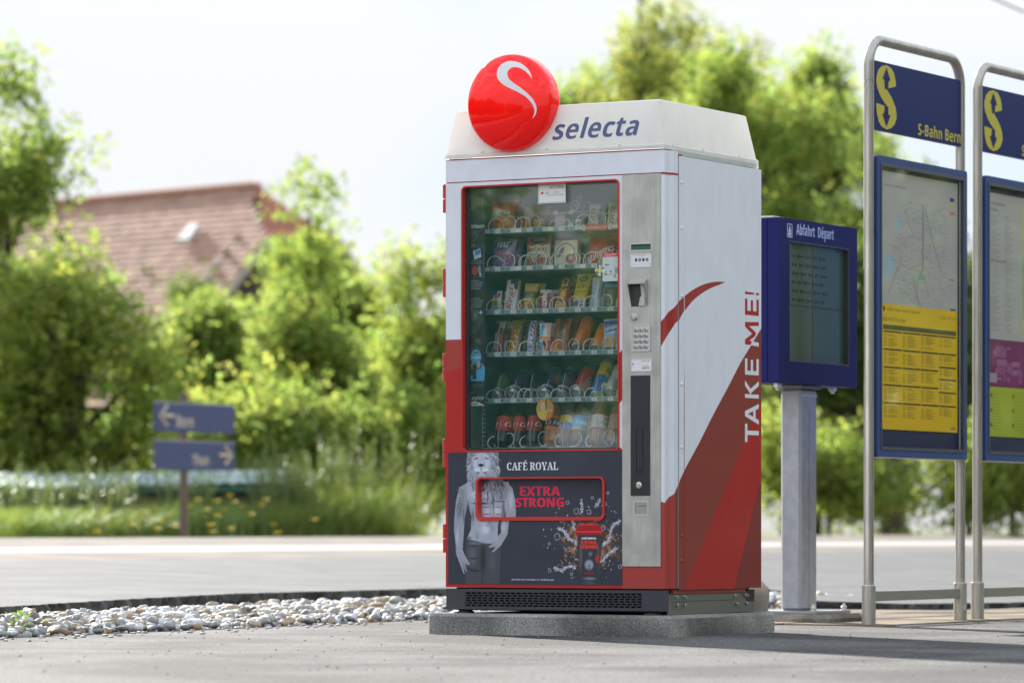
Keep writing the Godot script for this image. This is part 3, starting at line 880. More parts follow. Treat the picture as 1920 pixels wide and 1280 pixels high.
func build_machine() -> void:
	var plinth := thing("concrete_plinth", "weathered grey concrete plinth with rounded edges under the vending machine", "plinth")
	var con := ground_mat(lin(0.31, 0.3, 0.275), 0.17, 0.02, 0.6, 31, 0.92, 0.35, 0.25)
	var slab := boxm(Vector3(-0.553, -0.05, -0.86), Vector3(0.568, 0.085, 0.066), 0.012)
	part("slab", slab, con, plinth)

	var m := thing("vending_machine", "red and white snack vending machine with a glass front on a concrete plinth", "vending machine", Vector3(0, 0, 0))
	m.set_meta("label", "red and white snack vending machine with a red disc on its roof")
	var white := grime(mat(WHITE_PAINT, 0.35, 0.0, 0.15))
	var dark := mat(lin(0.02, 0.02, 0.024), 0.6)
	var red := mat(lin(0.55, 0.022, 0.02), 0.3, 0.0, 0.3)
	var redline := mat(lin(0.42, 0.01, 0.03), 0.4)
	M.white = white; M.dark = dark
	# cabinet shell
	var cab := MB.new()
	cab.box(Vector3(-0.5, 0.19, -0.823), Vector3(-0.47, 1.9, -0.09))
	cab.box(Vector3(0.487, 0.19, -0.822), Vector3(0.516, 1.9, -0.09))
	cab.box(Vector3(-0.469, 0.19, -0.824), Vector3(0.486, 1.9, -0.80))
	cab.box(Vector3(-0.469, 1.87, -0.799), Vector3(0.486, 1.9, -0.092))
	cab.box(Vector3(-0.469, 0.19, -0.799), Vector3(0.486, 0.22, -0.092))
	cab.box(Vector3(0.305, 0.221, -0.799), Vector3(0.33, 1.869, -0.092))
	part("cabinet", cab, white, m)
	var flank := MB.new()
	flank.quad(Vector3(0.519, 0.185, -0.09), Vector3(0.519, 0.185, -0.825), Vector3(0.519, 1.905, -0.825), Vector3(0.519, 1.905, -0.09))
	flank.quad(Vector3(0.519, 0.185, -0.825), Vector3(0.5165, 0.185, -0.825), Vector3(0.5165, 1.905, -0.825), Vector3(0.519, 1.905, -0.825), Rect2(0.999, 0, 0.001, 1))
	var sp := grime(print_mat(side_print(), 0.4, 0.1))
	var side := part("side_panel", flank, sp, m)
	for y in [0.3, 0.4, 0.75, 1.0, 1.35, 1.62, 1.8]:
		var rv := MB.new()
		rv.xf = Transform3D(Basis(Vector3(0, 0, 1), -PI / 2), Vector3(0.519, y, -0.112))
		rv.lathe([Vector2(0.0075, 0), Vector2(0.006, 0.003), Vector2(0.0005, 0.0045)], 10, Vector2(0, 1), true)
		part("rivet", rv, white if y > 0.65 else mat(RED_DARK, 0.4), side)
	var fold := MB.new()
	fold.tube([Vector3(0.519, 0.19, -0.135), Vector3(0.519, 1.9, -0.135)], 0.0016, 6)
	part("panel_fold", fold, sp, side)
	# door
	var full := Rect2(-0.503, 0.19, 1.006, 1.64)
	var d := MB.new()
	for q in [[-0.503, 0.19, -0.424, 1.83], [0.2955, 0.19, 0.503, 1.83], [-0.424, 1.8116, 0.2955, 1.83], [-0.424, 0.19, 0.2955, 0.4696], [-0.424, 0.628, 0.2955, 0.742], [-0.424, 0.4696, -0.349, 0.628], [0.2257, 0.4696, 0.2955, 0.628]]:
		uvquad(d, q[0], q[1], q[2], q[3], 0.0, full)
	for q in [[-0.424, 0.742, -0.424, 1.8116, 1], [0.2955, 0.742, 0.2955, 1.8116, -1], [-0.503, 0.19, -0.503, 1.83, -1]]:
		var a := Vector3(q[0], q[1], 0)
		var b := Vector3(q[0], q[1], -0.04 if q[4] > -1 or q[0] > 0 else -0.085)
		var h := Vector3(0, q[3] - q[1], 0)
		var rr := Rect2((q[0] + 0.503 - 0.002 * q[4]) / 1.006, 1.0 - (q[3] - 0.19) / 1.64, 0.001, (q[3] - q[1]) / 1.64)
		if q[4] > 0:
			d.quad(a, b, b + h, a + h, rr)
		elif q[0] > 0:
			d.quad(b, a, a + h, b + h, rr)
		else:
			d.quad(b, a, a + h, b + h, Rect2(0.001, 0, 0.001, 1))
	d.quad(Vector3(-0.424, 1.8116, -0.04), Vector3(0.2955, 1.8116, -0.04), Vector3(0.2955, 1.8116, 0), Vector3(-0.424, 1.8116, 0), Rect2(0.5, 0.002, 0.001, 0.001))
	d.quad(Vector3(-0.424, 0.742, 0), Vector3(0.2955, 0.742, 0), Vector3(0.2955, 0.742, -0.04), Vector3(-0.424, 0.742, -0.04), Rect2(0.01, 0.99, 0.001, 0.001))
	var door := part("door", d, grime(print_mat(door_print(), 0.4, 0.1)), m)
	var edge := MB.new()
	var prof := [Vector2(0.503, 0), Vector2(0.503, -0.034), Vector2(0.517, -0.052), Vector2(0.517, -0.086), Vector2(0.505, -0.088)]
	var us := [0.0, 34.0, 57.0, 90.0, 90.0]
	for i in 4:
		var a: Vector2 = prof[i]
		var b: Vector2 = prof[i + 1]
		edge.quad(Vector3(a.x, 0.19, a.y), Vector3(b.x, 0.19, b.y), Vector3(b.x, 1.83, b.y), Vector3(a.x, 1.83, a.y), Rect2(us[i] / 90.0, 0, (us[i + 1] - us[i]) / 90.0, 1))
	part("door_edge", edge, grime(print_mat(corner_print(), 0.4, 0.1)), door)
	# band above the door
	var band := MB.new()
	band.quad(Vector3(-0.503, 1.834, 0), Vector3(0.503, 1.834, 0), Vector3(0.503, 1.922, 0), Vector3(-0.503, 1.922, 0))
	for i in 4:
		var a: Vector2 = prof[i]
		var b: Vector2 = prof[i + 1]
		band.quad(Vector3(a.x, 1.834, a.y), Vector3(b.x, 1.834, b.y), Vector3(b.x, 1.922, b.y), Vector3(a.x, 1.922, a.y))
		band.quad(Vector3(0, 1.922, 0), Vector3(a.x, 1.922, a.y), Vector3(b.x, 1.922, b.y), Vector3(0, 1.922, -0.2))
	band.quad(Vector3(-0.503, 1.834, -0.09), Vector3(-0.503, 1.834, 0), Vector3(-0.503, 1.922, 0), Vector3(-0.503, 1.922, -0.09))
	band.quad(Vector3(-0.503, 1.922, 0), Vector3(0.503, 1.922, 0), Vector3(0.4, 1.922, -0.2), Vector3(-0.5, 1.922, -0.2))
	part("top_band", band, white, m)
	part("joint", boxm(Vector3(-0.5, 1.8295, -0.05), Vector3(0.5, 1.8345, -0.003)), redline, m)
	var cj := MB.new()
	for i in 3:
		var a: Vector2 = prof[i] + Vector2(0.0012, 0.0012)
		var b: Vector2 = prof[i + 1] + Vector2(0.0012, 0.0012)
		cj.quad(Vector3(a.x, 1.826, a.y), Vector3(b.x, 1.826, b.y), Vector3(b.x, 1.834, b.y), Vector3(a.x, 1.834, a.y))
	cj.quad(Vector3(0.487, 1.8265, 0.0012), Vector3(0.5042, 1.826, 0.0012), Vector3(0.5042, 1.834, 0.0012), Vector3(0.487, 1.833, 0.0012))
	part("red_joint_strip", cj, redline, m)
	part("roof_gap", boxm(Vector3(-0.495, 1.9, -0.815), Vector3(0.496, 1.9285, -0.012)), dark, m)
	part("red_joint_strip", boxm(Vector3(0.516, 1.905, -0.118), Vector3(0.5195, 1.9115, -0.09)), redline, m)
	part("red_joint_strip", boxm(Vector3(-0.503, 1.9222, -0.01), Vector3(0.503, 1.9245, 0.0)), redline, m)
	for y in [1.8282, 1.4855, 1.1407, 0.7937, 0.4467]:
		var h := part("hinge", boxm(Vector3(-0.517, y - 0.058, -0.022), Vector3(-0.5035, y, 0.004), 0.003), red, door)
		part("hinge_leaf", boxm(Vector3(-0.517, y - 0.1165, -0.022), Vector3(-0.5035, y - 0.06, 0.0035), 0.003), red, h)
	# gasket and glass
	var gk := MB.new()
	gk.ring(rrect(-0.4285, 0.7375, 0.3, 1.816, 0.02, 6), rrect(-0.4225, 0.7435, 0.294, 1.81, 0.017, 6), -0.02, 0.004)
	part("window_gasket", gk, red, door)
	var gk2 := MB.new()
	gk2.ring(rrect(-0.424, 0.742, 0.2955, 1.8116, 0.012, 6), rrect(-0.409, 0.752, 0.287, 1.803, 0.018, 6), -0.04, -0.022)
	part("window_seal", gk2, mat(lin(0.015, 0.016, 0.018), 0.5), door)
	var pane := mat(Color(0.28, 0.5, 0.48, 0.045), 0.0)
	pane.transparency = BaseMaterial3D.TRANSPARENCY_ALPHA
	M.pane = pane
	var gl := MB.new()
	gl.box(Vector3(-0.4235, 0.7425, -0.0245), Vector3(0.295, 1.811, -0.0205))
	part("window_pane", gl, pane, door)
	var gl2 := MB.new()
	gl2.box(Vector3(-0.42, 0.745, -0.039), Vector3(0.29, 1.808, -0.035))
	part("inner_pane", gl2, pane, door)
	# advertising sheet with the delivery flap
	var af := Rect2(-0.491, 0.203, 0.8034, 0.5335)
	var ad := MB.new()
	for q in [[-0.491, 0.203, -0.349, 0.7365], [0.2257, 0.203, 0.3124, 0.7365], [-0.349, 0.203, 0.2257, 0.4696], [-0.349, 0.628, 0.2257, 0.7365]]:
		uvquad(ad, q[0], q[1], q[2], q[3], 0.0018, af)
	var am := grime(print_mat(advert_print(), 0.35, 0.2))
	part("advert_sheet", ad, am, door)
	var fl := MB.new()
	uvquad(fl, -0.352, 0.467, 0.229, 0.631, -0.026, af)
	part("delivery_flap", fl, am, door)
	var fr := MB.new()
	fr.ring(rrect(-0.3585, 0.4600, 0.2352, 0.6345, 0.024, 6), rrect(-0.3485, 0.4745, 0.2265, 0.6285, 0.018, 6), -0.026, 0.008)
	part("flap_frame", fr, red, door)
	build_steel(door)
	build_roof(m)
	# base with ventilation grille
	var bd := mat(lin(0.045, 0.046, 0.055), 0.45)
	var base := MB.new()
	base.ring([Vector2(-0.503, 0.101), Vector2(0.508, 0.101), Vector2(0.508, 0.1835), Vector2(-0.503, 0.1835)], [Vector2(-0.414, 0.1115), Vector2(0.397, 0.1115), Vector2(0.397, 0.1715), Vector2(-0.414, 0.1715)], -0.022, -0.004)
	var kick := part("kick_plate", base, bd, m)
	var gr := MB.new()
	for r in 7:
		gr.box(Vector3(-0.414, 0.1104 + r * 0.01, -0.009), Vector3(0.397, 0.1134 + r * 0.01, -0.0045))
	for r in 6:
		for k in 32:
			var x := -0.4155 + k * 0.0262 + (0.0085 if r % 3 == 1 else 0.0)
			if x < 0.392:
				gr.box(Vector3(x, 0.1134 + r * 0.01, -0.0088), Vector3(x + 0.0045, 0.1204 + r * 0.01, -0.0047))
	part("ventilation_grille", gr, bd, kick)
	part("grille_back", boxm(Vector3(-0.42, 0.105, -0.028), Vector3(0.402, 0.178, -0.024)), mat(lin(0.004, 0.004, 0.005), 0.9), kick)
	part("base_box", boxm(Vector3(-0.47, 0.096, -0.79), Vector3(0.48, 0.189, -0.03)), dark, m)
	for x in [-0.445, 0.43]:
		for z in [-0.05, -0.74]:
			var ft := MB.new()
			ft.xf.origin = Vector3(x, 0.085, z)
			ft.lathe([Vector2(0.042, 0), Vector2(0.042, 0.006), Vector2(0.03, 0.012), Vector2(0.012, 0.013), Vector2(0.012, 0.03)], 16)
			part("levelling_foot", ft, bd, m)
	var galv := mat(lin(0.2, 0.2, 0.175), 0.5, 0.6)
	var br := part("floor_bracket", boxm(Vector3(0.495, 0.086, -0.79), Vector3(0.5035, 0.168, -0.03), 0.001), galv, m)
	part("bracket_lip", boxm(Vector3(0.5035, 0.1385, -0.66), Vector3(0.506, 0.1675, -0.05), 0.001), galv, br)
	part("bracket_block", boxm(Vector3(0.49, 0.13, -0.79), Vector3(0.505, 0.178, -0.72)), dark, br)
	part("red_rail", boxm(Vector3(0.48, 0.1685, -0.7), Vector3(0.51, 0.186, -0.06)), mat(RED_DARK, 0.5), m)
	for q in [[-0.09, 0.158], [-0.155, 0.158], [-0.17, 0.155], [-0.605, 0.156], [-0.7, 0.157], [-0.715, 0.155], [-0.1, 0.125], [-0.165, 0.124], [-0.625, 0.122], [-0.715, 0.123]]:
		var bo := MB.new()
		bo.xf = Transform3D(Basis(Vector3(0, 0, 1), -PI / 2), Vector3(0.505, q[1], q[0]))
		bo.lathe([Vector2(0.0085, 0), Vector2(0.0085, 0.006), Vector2(0.004, 0.0065), Vector2(0.004, 0.012), Vector2(0.0002, 0.0125)], 6)
		part("bolt", bo, mat(lin(0.6, 0.6, 0.58), 0.25, 0.9), br)
	var be := thing("backing_plate", "beige tapering metal plate standing at the machine's rear corner", "plate", Vector3(0.5, 0.085, -0.87))
	var bp := MB.new()
	bp.xf = Transform3D(Basis(), Vector3.ZERO)
	bp.prism([Vector2(-0.2, 0), Vector2(0.022, 0), Vector2(0.03, 0.095), Vector2(-0.03, 0.15), Vector2(-0.2, 0.15)], -0.012, 0.0)
	part("plate", bp, mat(lin(0.32, 0.29, 0.24), 0.6), be)
	build_inside(m)

func build_steel(door: Node3D) -> void:
	var im := Canvas.new(64, 1024, Color(0.5, 0.5, 0.5))
	var r := RandomNumberGenerator.new()
	r.seed = 5
	var brush := Image.create_empty(256, 512, false, Image.FORMAT_RGBA8)
	var f := FastNoiseLite.new()
	f.frequency = 0.02
	f.fractal_octaves = 4
	for x in 256:
		var line_ := r.randf_range(0.93, 1.0)
		for y in 512:
			var q := line_ * (0.93 + 0.1 * f.get_noise_2d(x * 0.3, y) + 0.05 * f.get_noise_2d(x * 6.0, y * 0.5))
			brush.set_pixel(x, y, Color(0.83 * q, 0.82 * q, 0.795 * q))
	var st := mat(Color.WHITE, 0.4, 0.7)
	st.albedo_texture = ImageTexture.create_from_image(brush)
	var plate := MB.new()
	var x0 := 0.3135
	var x1 := 0.4855
	plate.box(Vector3(x0, 0.277, 0.0005), Vector3(x1, 1.8295, 0.004), 0.0012)
	var sheet := part("control_panel", plate, st, door)
	var trim := mat(lin(0.62, 0.61, 0.6), 0.35, 0.3)
	var black := mat(lin(0.022, 0.022, 0.024), 0.5)
	var bezel := func(called: String, a: Vector2, b: Vector2, t: float, mm: Material) -> MeshInstance3D:
		var k := MB.new()
		k.ring(rrect(a.x - t, a.y - t, b.x + t, b.y + t, 0.005), rrect(a.x, a.y, b.x, b.y, 0.002), 0.004, 0.0058)
		return part(called, k, mm, sheet)
	# display
	var bz: Node = bezel.call("display_bezel", Vector2(0.3545, 1.5300), Vector2(0.4435, 1.5530), 0.0045, trim)
	part("display_screen", boxm(Vector3(0.354, 1.5295, 0.004), Vector3(0.444, 1.5535, 0.0046)), mat(lin(0.035, 0.13, 0.075), 0.15), bz)
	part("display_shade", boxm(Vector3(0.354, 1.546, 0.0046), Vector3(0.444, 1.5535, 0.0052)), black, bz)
	# coin notice
	var c := Canvas.new(400, 210, Color8(222, 222, 226))
	c.txt("24h Hotline", sans, 130, 12, 150, 24, Color8(120, 120, 130))
	for i in 4:
		c.ell(105 + i * 72, 95, 27, 29, Color8(48, 48, 56))
		c.ell(105 + i * 72, 95, 12, 12, Color8(200, 200, 205) if i % 2 else Color8(48, 48, 56))
		c.rect(95 + i * 72, 88, 20, 5, Color8(190, 190, 196))
	for i in 26:
		c.rect(20 + i * 14, 168 + (i % 2), 9, 5, Color8(150, 150, 160))
	c.ell(375, 172, 9, 9, Color8(40, 40, 40))
	var n1: Node = bezel.call("notice_frame", Vector2(0.3535, 1.4645), Vector2(0.4435, 1.5125), 0.004, trim)
	var nb := MB.new()
	nb.quad(Vector3(0.353, 1.464, 0.0046), Vector3(0.444, 1.464, 0.0046), Vector3(0.444, 1.513, 0.0046), Vector3(0.353, 1.513, 0.0046))
	part("coin_notice", nb, print_mat(c), n1)
	# coin funnel
	var hood := MB.new()
	var hx0 := 0.352
	var hx1 := 0.425
	var yt := 1.4165
	var yb := 1.304
	hood.quad(Vector3(hx0, yt - 0.02, 0.03), Vector3(hx1, yt - 0.02, 0.03), Vector3(hx1 + 0.003, yt, 0.004), Vector3(hx0 - 0.002, yt, 0.004))
	hood.quad(Vector3(hx0, yt - 0.022, 0.03), Vector3(hx1, yt - 0.022, 0.03), Vector3(hx1, yt - 0.02, 0.03), Vector3(hx0, yt - 0.02, 0.03))
	hood.tri(Vector3(hx1, yt - 0.02, 0.03), Vector3(hx1 + 0.006, yb, 0.004), Vector3(hx1 + 0.003, yt, 0.004))
	hood.tri(Vector3(hx1 - 0.002, yt - 0.021, 0.029), Vector3(hx1 + 0.003, yt, 0.004), Vector3(hx1 + 0.004, yb, 0.0041))
	hood.tri(Vector3(hx0, yt - 0.02, 0.03), Vector3(hx0 - 0.002, yt, 0.004), Vector3(hx0 + 0.004, yb, 0.004))
	hood.tri(Vector3(hx0 + 0.002, yt - 0.021, 0.029), Vector3(hx0 + 0.006, yb, 0.004), Vector3(hx0, yt, 0.004))
	var cf := part("coin_funnel", hood, mat(lin(0.5, 0.49, 0.46), 0.35, 0.85), sheet)
	var hole := MB.new()
	hole.quad(Vector3(hx0 + 0.003, yb + 0.002, 0.0045), Vector3(hx1 - 0.02, yb + 0.002, 0.0045), Vector3(hx1 - 0.03, yt - 0.02, 0.0045), Vector3(hx0 + 0.001, yt - 0.012, 0.0045))
	part("funnel_mouth", hole, mat(lin(0.05, 0.048, 0.045), 0.5, 0.4), cf)
	var tongue := MB.new()
	tongue.prism([Vector2(0.392, 1.308), Vector2(0.42, 1.308), Vector2(0.42, 1.335), Vector2(0.416, 1.347), Vector2(0.407, 1.351), Vector2(0.398, 1.34)], 0.0045, 0.013)
	part("coin_slot", tongue, mat(lin(0.6, 0.58, 0.54), 0.3, 0.85), cf)
	# return button
	var bt := MB.new()
	bt.xf = Transform3D(Basis(Vector3(1, 0, 0), PI / 2), Vector3(0.3675, 1.2645, 0.004))
	bt.lathe([Vector2(0.0145, 0), Vector2(0.0145, 0.0035), Vector2(0.0122, 0.005), Vector2(0.0118, 0.0015), Vector2(0.0115, 0.0015), Vector2(0.0105, 0.0055), Vector2(0.0002, 0.006)], 20)
	part("return_button", bt, mat(lin(0.58, 0.57, 0.55), 0.3, 0.8), sheet)
	# keypad
	var kp := part("keypad", boxm(Vector3(0.3605, 1.1305, 0.004), Vector3(0.4395, 1.2295, 0.007), 0.0025), trim, sheet)
	var kpb := MB.new()
	kpb.ring(rrect(0.3585, 1.1285, 0.4415, 1.2315, 0.006), rrect(0.362, 1.132, 0.438, 1.228, 0.004), 0.004, 0.009)
	part("keypad_rim", kpb, trim, kp)
	var keys := ["1", "2", "3", "4", "5", "6", "7", "8", "9", "C", "0", "E"]
	var ink := mat(lin(0.05, 0.05, 0.05), 0.6)
	for i in 12:
		var o := Vector3(0.3775 + (i % 3) * 0.0225, 1.213 - (i / 3) * 0.0222, 0.007)
		var kb := MB.new()
		kb.xf = Transform3D(Basis(Vector3(1, 0, 0), PI / 2), o)
		kb.lathe([Vector2(0.0092, 0), Vector2(0.0088, 0.0035), Vector2(0.0075, 0.0045), Vector2(0.0002, 0.0048)], 14)
		var key := part("key", kb, mat(lin(0.55, 0.54, 0.52), 0.3, 0.85), kp)
		var tx := MB.new()
		place_text(tx, keys[i], sansb, o + Vector3(-0.003, -0.0045, 0.0052), Vector3(0.006, 0, 0), Vector3(0, 0.009, 0))
		tx.tube([o + Vector3(-0.0094, 0.004, 0.0004), o + Vector3(-0.0096, -0.002, 0.0004), o + Vector3(-0.008, -0.0065, 0.0004)], 0.0012, 5)
		part("key_mark", tx, ink, key)
	# machine label
	c = Canvas.new(400, 210, Color8(228, 226, 228))
	c.txt("Unsere Nr.", sansb, 190, 18, 190, 34, Color8(206, 120, 124))
	for i in 20:
		c.rect(60 + i * 14, 82, 9, 5, Color8(214, 150, 150))
	c.rect(220, 118, 120, 10, Color8(150, 150, 158))
	for i in 22:
		c.rect(210 + i * 7, 145, 2 + (i * 7) % 4, 36, Color8(90, 90, 100))
	c.ell(28, 90, 16, 26, Color8(150, 150, 156))
	var n2: Node = bezel.call("label_frame", Vector2(0.357, 1.0525), Vector2(0.445, 1.0975), 0.0035, trim)
	var lb := MB.new()
	lb.quad(Vector3(0.3565, 1.052, 0.0046), Vector3(0.4455, 1.052, 0.0046), Vector3(0.4455, 1.098, 0.0046), Vector3(0.3565, 1.098, 0.0046))
	part("machine_label", lb, print_mat(c), n2)
	# black card unit
	var blk := part("card_reader", boxm(Vector3(0.353, 0.558, 0.004), Vector3(0.4395, 1.0335, 0.008), 0.002), black, sheet)
	var rc := MB.new()
	rc.ring(rrect(0.3785, 0.643, 0.409, 0.8265, 0.003), rrect(0.3815, 0.646, 0.4065, 0.8235, 0.002), 0.008, 0.0095)
	part("reader_recess", rc, mat(lin(0.01, 0.01, 0.011), 0.5), blk)
	part("reader_slot", boxm(Vector3(0.382, 0.656, 0.008), Vector3(0.4065, 0.6605, 0.0088)), mat(lin(0.004, 0.004, 0.004), 0.8), blk)
	var lk := MB.new()
	lk.xf = Transform3D(Basis(Vector3(1, 0, 0), PI / 2), Vector3(0.3925, 0.599, 0.008))
	lk.lathe([Vector2(0.0135, 0), Vector2(0.0125, 0.004), Vector2(0.009, 0.005), Vector2(0.0088, 0.003), Vector2(0.0075, 0.003), Vector2(0.0072, 0.006), Vector2(0.0002, 0.0062)], 18)
	part("lock", lk, mat(lin(0.72, 0.7, 0.62), 0.25, 0.85), blk)
	# coin return
	var cr: Node = bezel.call("coin_return_frame", Vector2(0.371, 0.484), Vector2(0.428, 0.5325), 0.005, trim)
	part("coin_return_flap", boxm(Vector3(0.373, 0.486, 0.004), Vector3(0.4275, 0.530, 0.0052), 0.0005), mat(lin(0.45, 0.44, 0.42), 0.35, 0.8), cr)
	part("flap_shadow_gap", boxm(Vector3(0.371, 0.484, 0.004), Vector3(0.373, 0.5325, 0.0046)), black, cr)
	part("flap_grip", boxm(Vector3(0.385, 0.5185, 0.0052), Vector3(0.419, 0.5235, 0.011), 0.001), mat(lin(0.4, 0.39, 0.37), 0.35, 0.8), cr)

func build_roof(m: Node3D) -> void:
	var y0 := 1.9305
	var y1 := 2.127
	var top := MB.new()
	var lo := [Vector3(-0.503, y0, 0.0), Vector3(0.495, y0, 0.0), Vector3(0.495, y0, -0.835), Vector3(-0.503, y0, -0.835)]
	var hi := [Vector3(-0.472, y1 - 0.004, -0.031), Vector3(0.4655, y1 - 0.004, -0.031), Vector3(0.4655, y1 - 0.004, -0.79), Vector3(-0.472, y1 - 0.004, -0.79)]
	var hi2 := [Vector3(-0.466, y1, -0.037), Vector3(0.4595, y1, -0.037), Vector3(0.4595, y1, -0.784), Vector3(-0.466, y1, -0.784)]
	for i in 4:
		var j := (i + 1) % 4
		top.quad(lo[i], lo[j], hi[j], hi[i])
		top.quad(hi[i], hi[j], hi2[j], hi2[i])
	top.quad(hi2[0], hi2[1], hi2[2], hi2[3])
	var milk := grime(mat(lin(0.88, 0.875, 0.86), 0.3, 0.0, 0.3))
	milk.backlight_enabled = true
	milk.backlight = Color(0.95, 0.94, 0.92)
	var roof := part("light_box", top, milk, m)
	var lip := MB.new()
	for i in 4:
		var j := (i + 1) % 4
		var a: Vector3 = lo[i]
		var b: Vector3 = lo[j]
		var ca := Vector3(signf(a.x) * 0.004, 0, 0.004 if a.z > -0.1 else -0.004)
		var cb := Vector3(signf(b.x) * 0.004, 0, 0.004 if b.z > -0.1 else -0.004)
		lip.quad(a + ca + Vector3(0, -0.002, 0), b + cb + Vector3(0, -0.002, 0), b + cb + Vector3(0, 0.013, 0), a + ca + Vector3(0, 0.013, 0))
		lip.quad(a + ca + Vector3(0, 0.013, 0), b + cb + Vector3(0, 0.013, 0), b.lerp(hi[j], 0.1), a.lerp(hi[i], 0.1))
	lip.box(Vector3(0.494, 1.9105, -0.838), Vector3(0.5005, 1.931, -0.092), 0.001)
	part("light_box_rim", lip, milk, roof)
	for q in [[-0.33, 0.0], [-0.03, 0.0], [0.3, 0.0], [0.0, -0.08], [0.0, -0.34], [0.0, -0.66]]:
		var sc := MB.new()
		if q[1] == 0.0:
			sc.xf = Transform3D(Basis(Vector3(1, 0, 0), PI / 2), Vector3(q[0], y0 + 0.02, 0.0015))
		else:
			sc.xf = Transform3D(Basis(Vector3(0, 0, 1), -PI / 2), Vector3(0.4965, y0 + 0.02, q[1]))
		sc.lathe([Vector2(0.0065, 0), Vector2(0.005, 0.003), Vector2(0.0003, 0.0042)], 10, Vector2(0, 1), true)
		part("screw", sc, milk, roof)
	# lettering on the sloping front
	var up := Vector3(0, y1 - y0, -0.031)
	var at := func(x: float, y: float) -> Vector3: return Vector3(x, y0, 0.0016) + up * ((y - y0) / (y1 - y0))
	var tx := MB.new()
	var o: Vector3 = at.call(-0.012, 1.984)
	place_text(tx, "selecta", sansb, o, Vector3(0.382, 0.0, 0), at.call(0.008, 2.0705) - o)
	part("lettering", tx, mat(lin(0.075, 0.085, 0.22), 0.4), roof)
	# the disc
	var dc := Vector3(-0.1905, 2.141, 0.0)
	var disc := MB.new()
	var R := 0.1955
	disc.xf = Transform3D(Basis(Vector3(1, 0, 0), PI / 2), dc)
	var prof := [Vector2(R * 0.99, -0.045), Vector2(R, -0.04), Vector2(R, 0.012), Vector2(R * 0.997, 0.02)]
	for i in range(1, 15):
		var a := i / 14.0 * PI / 2
		prof.append(Vector2(maxf(R * 0.997 * cos(a), 0.0003), 0.02 + 0.052 * sin(a)))
	disc.lathe(prof, 56, Vector2(0, 1), true)
	var glossy := mat(lin(0.86, 0.008, 0.008), 0.06, 0.0, 0.35)
	glossy.metallic_specular = 0.5
	glossy.backlight_enabled = true
	glossy.backlight = lin(0.7, 0.008, 0.008)
	var dd := part("red_disc", disc, glossy, m)
	var shell := MB.new()
	shell.xf = disc.xf
	shell.lathe([Vector2(0.0003, -0.0451), Vector2(R * 0.985, -0.045)], 56)
	var shell_mat := mat(lin(0.8, 0.75, 0.72), 0.5)
	shell_mat.backlight_enabled = true
	shell_mat.backlight = lin(0.95, 0.9, 0.88)
	part("disc_back", shell, shell_mat, dd)
	var S := [[552, 222, 552, 222], [547, 200, 544, 206], [537, 178, 530, 190], [520, 156, 512, 172], [500, 138, 490, 158], [476, 122, 470, 149], [450, 113, 450, 146], [424, 108, 436, 147], [400, 109, 425, 152], [380, 116, 417, 160], [362, 128, 411, 172], [350, 145, 410, 183], [346, 162, 413, 195], [346, 182, 421, 210], [352, 202, 436, 226], [366, 222, 452, 239], [385, 240, 470, 252], [412, 257, 490, 266], [440, 272, 510, 282], [472, 288, 530, 300], [500, 305, 548, 320], [525, 323, 562, 337], [545, 345, 572, 356], [558, 365, 578, 374], [566, 385, 580, 392], [569, 402, 579, 406], [566, 418, 575, 420], [561, 433, 566, 435], [555, 447, 555, 447]]
	var mark := MB.new()
	var on := func(x: float, y: float) -> Vector3:
		var u := Vector2((x - 411.0) / 250.0, (342.0 - y) / 275.0)
		u.x = (u.x * R + 0.014) / R
		u *= 0.985
		var rr := minf(u.length(), 0.99)
		return dc + Vector3(u.x * R, u.y * R, 0.02 + 0.052 * sqrt(1.0 - rr * rr) + 0.0022)
	for i in S.size() - 1:
		for k in 3:
			var f0 := k / 3.0
			var f1 := (k + 1) / 3.0
			var pts := []
			for q in [[i, f1], [i + 1, f1], [i + 1, f0], [i, f0]]:
				var e: Array = S[q[0]]
				pts.append(on.call(lerpf(e[0], e[2], q[1]), lerpf(e[1], e[3], q[1])))
			if (pts[1] - pts[0]).cross(pts[2] - pts[0]).z < 0:
				pts.reverse()
			mark.quad(pts[0], pts[1], pts[2], pts[3])
	part("white_curl", mark, mat(lin(0.78, 0.76, 0.77), 0.15, 0.0, 0.3), dd)

const ROWS := [1.632, 1.478, 1.303, 1.131, 0.943, 0.757]

func strip_print() -> Canvas:  # six price rails, 700 x 21 mm each
	var c := Canvas.new(1400, 252, Color8(140, 166, 168))
	for r in 5:
		var y := r * 50
		c.rect(0, y, 1400, 3, Color8(178, 204, 204))
		c.rect(0, y + 38, 1400, 6, Color8(96, 108, 106))
		for i in 9:
			var x := 22 + i * 149
			for k in 4:
				c.rect(x + 40 + k * 8, y + 8, 3, 28, Color8(70, 78, 80))
			c.rect(x - 14, y + 10, 36, 8, Color8(66, 74, 76)); c.rect(x - 14, y + 20, 12, 12, Color8(66, 74, 76)); c.rect(x + 6, y + 24, 18, 8, Color8(74, 82, 84))
			if r < 2 and i % 2 == 0:
				c.rect(x - 16, y + 6, 46, 32, Color8(226, 232, 230))
			c.rect(x + 86, y + 6, 50, 32, Color8(222, 230, 228))
			var s := str((r + 1) * 10 + i)
			c.txt(s, sans, x + 97, y + 12, 28, 20, Color8(60, 66, 66))
	return c

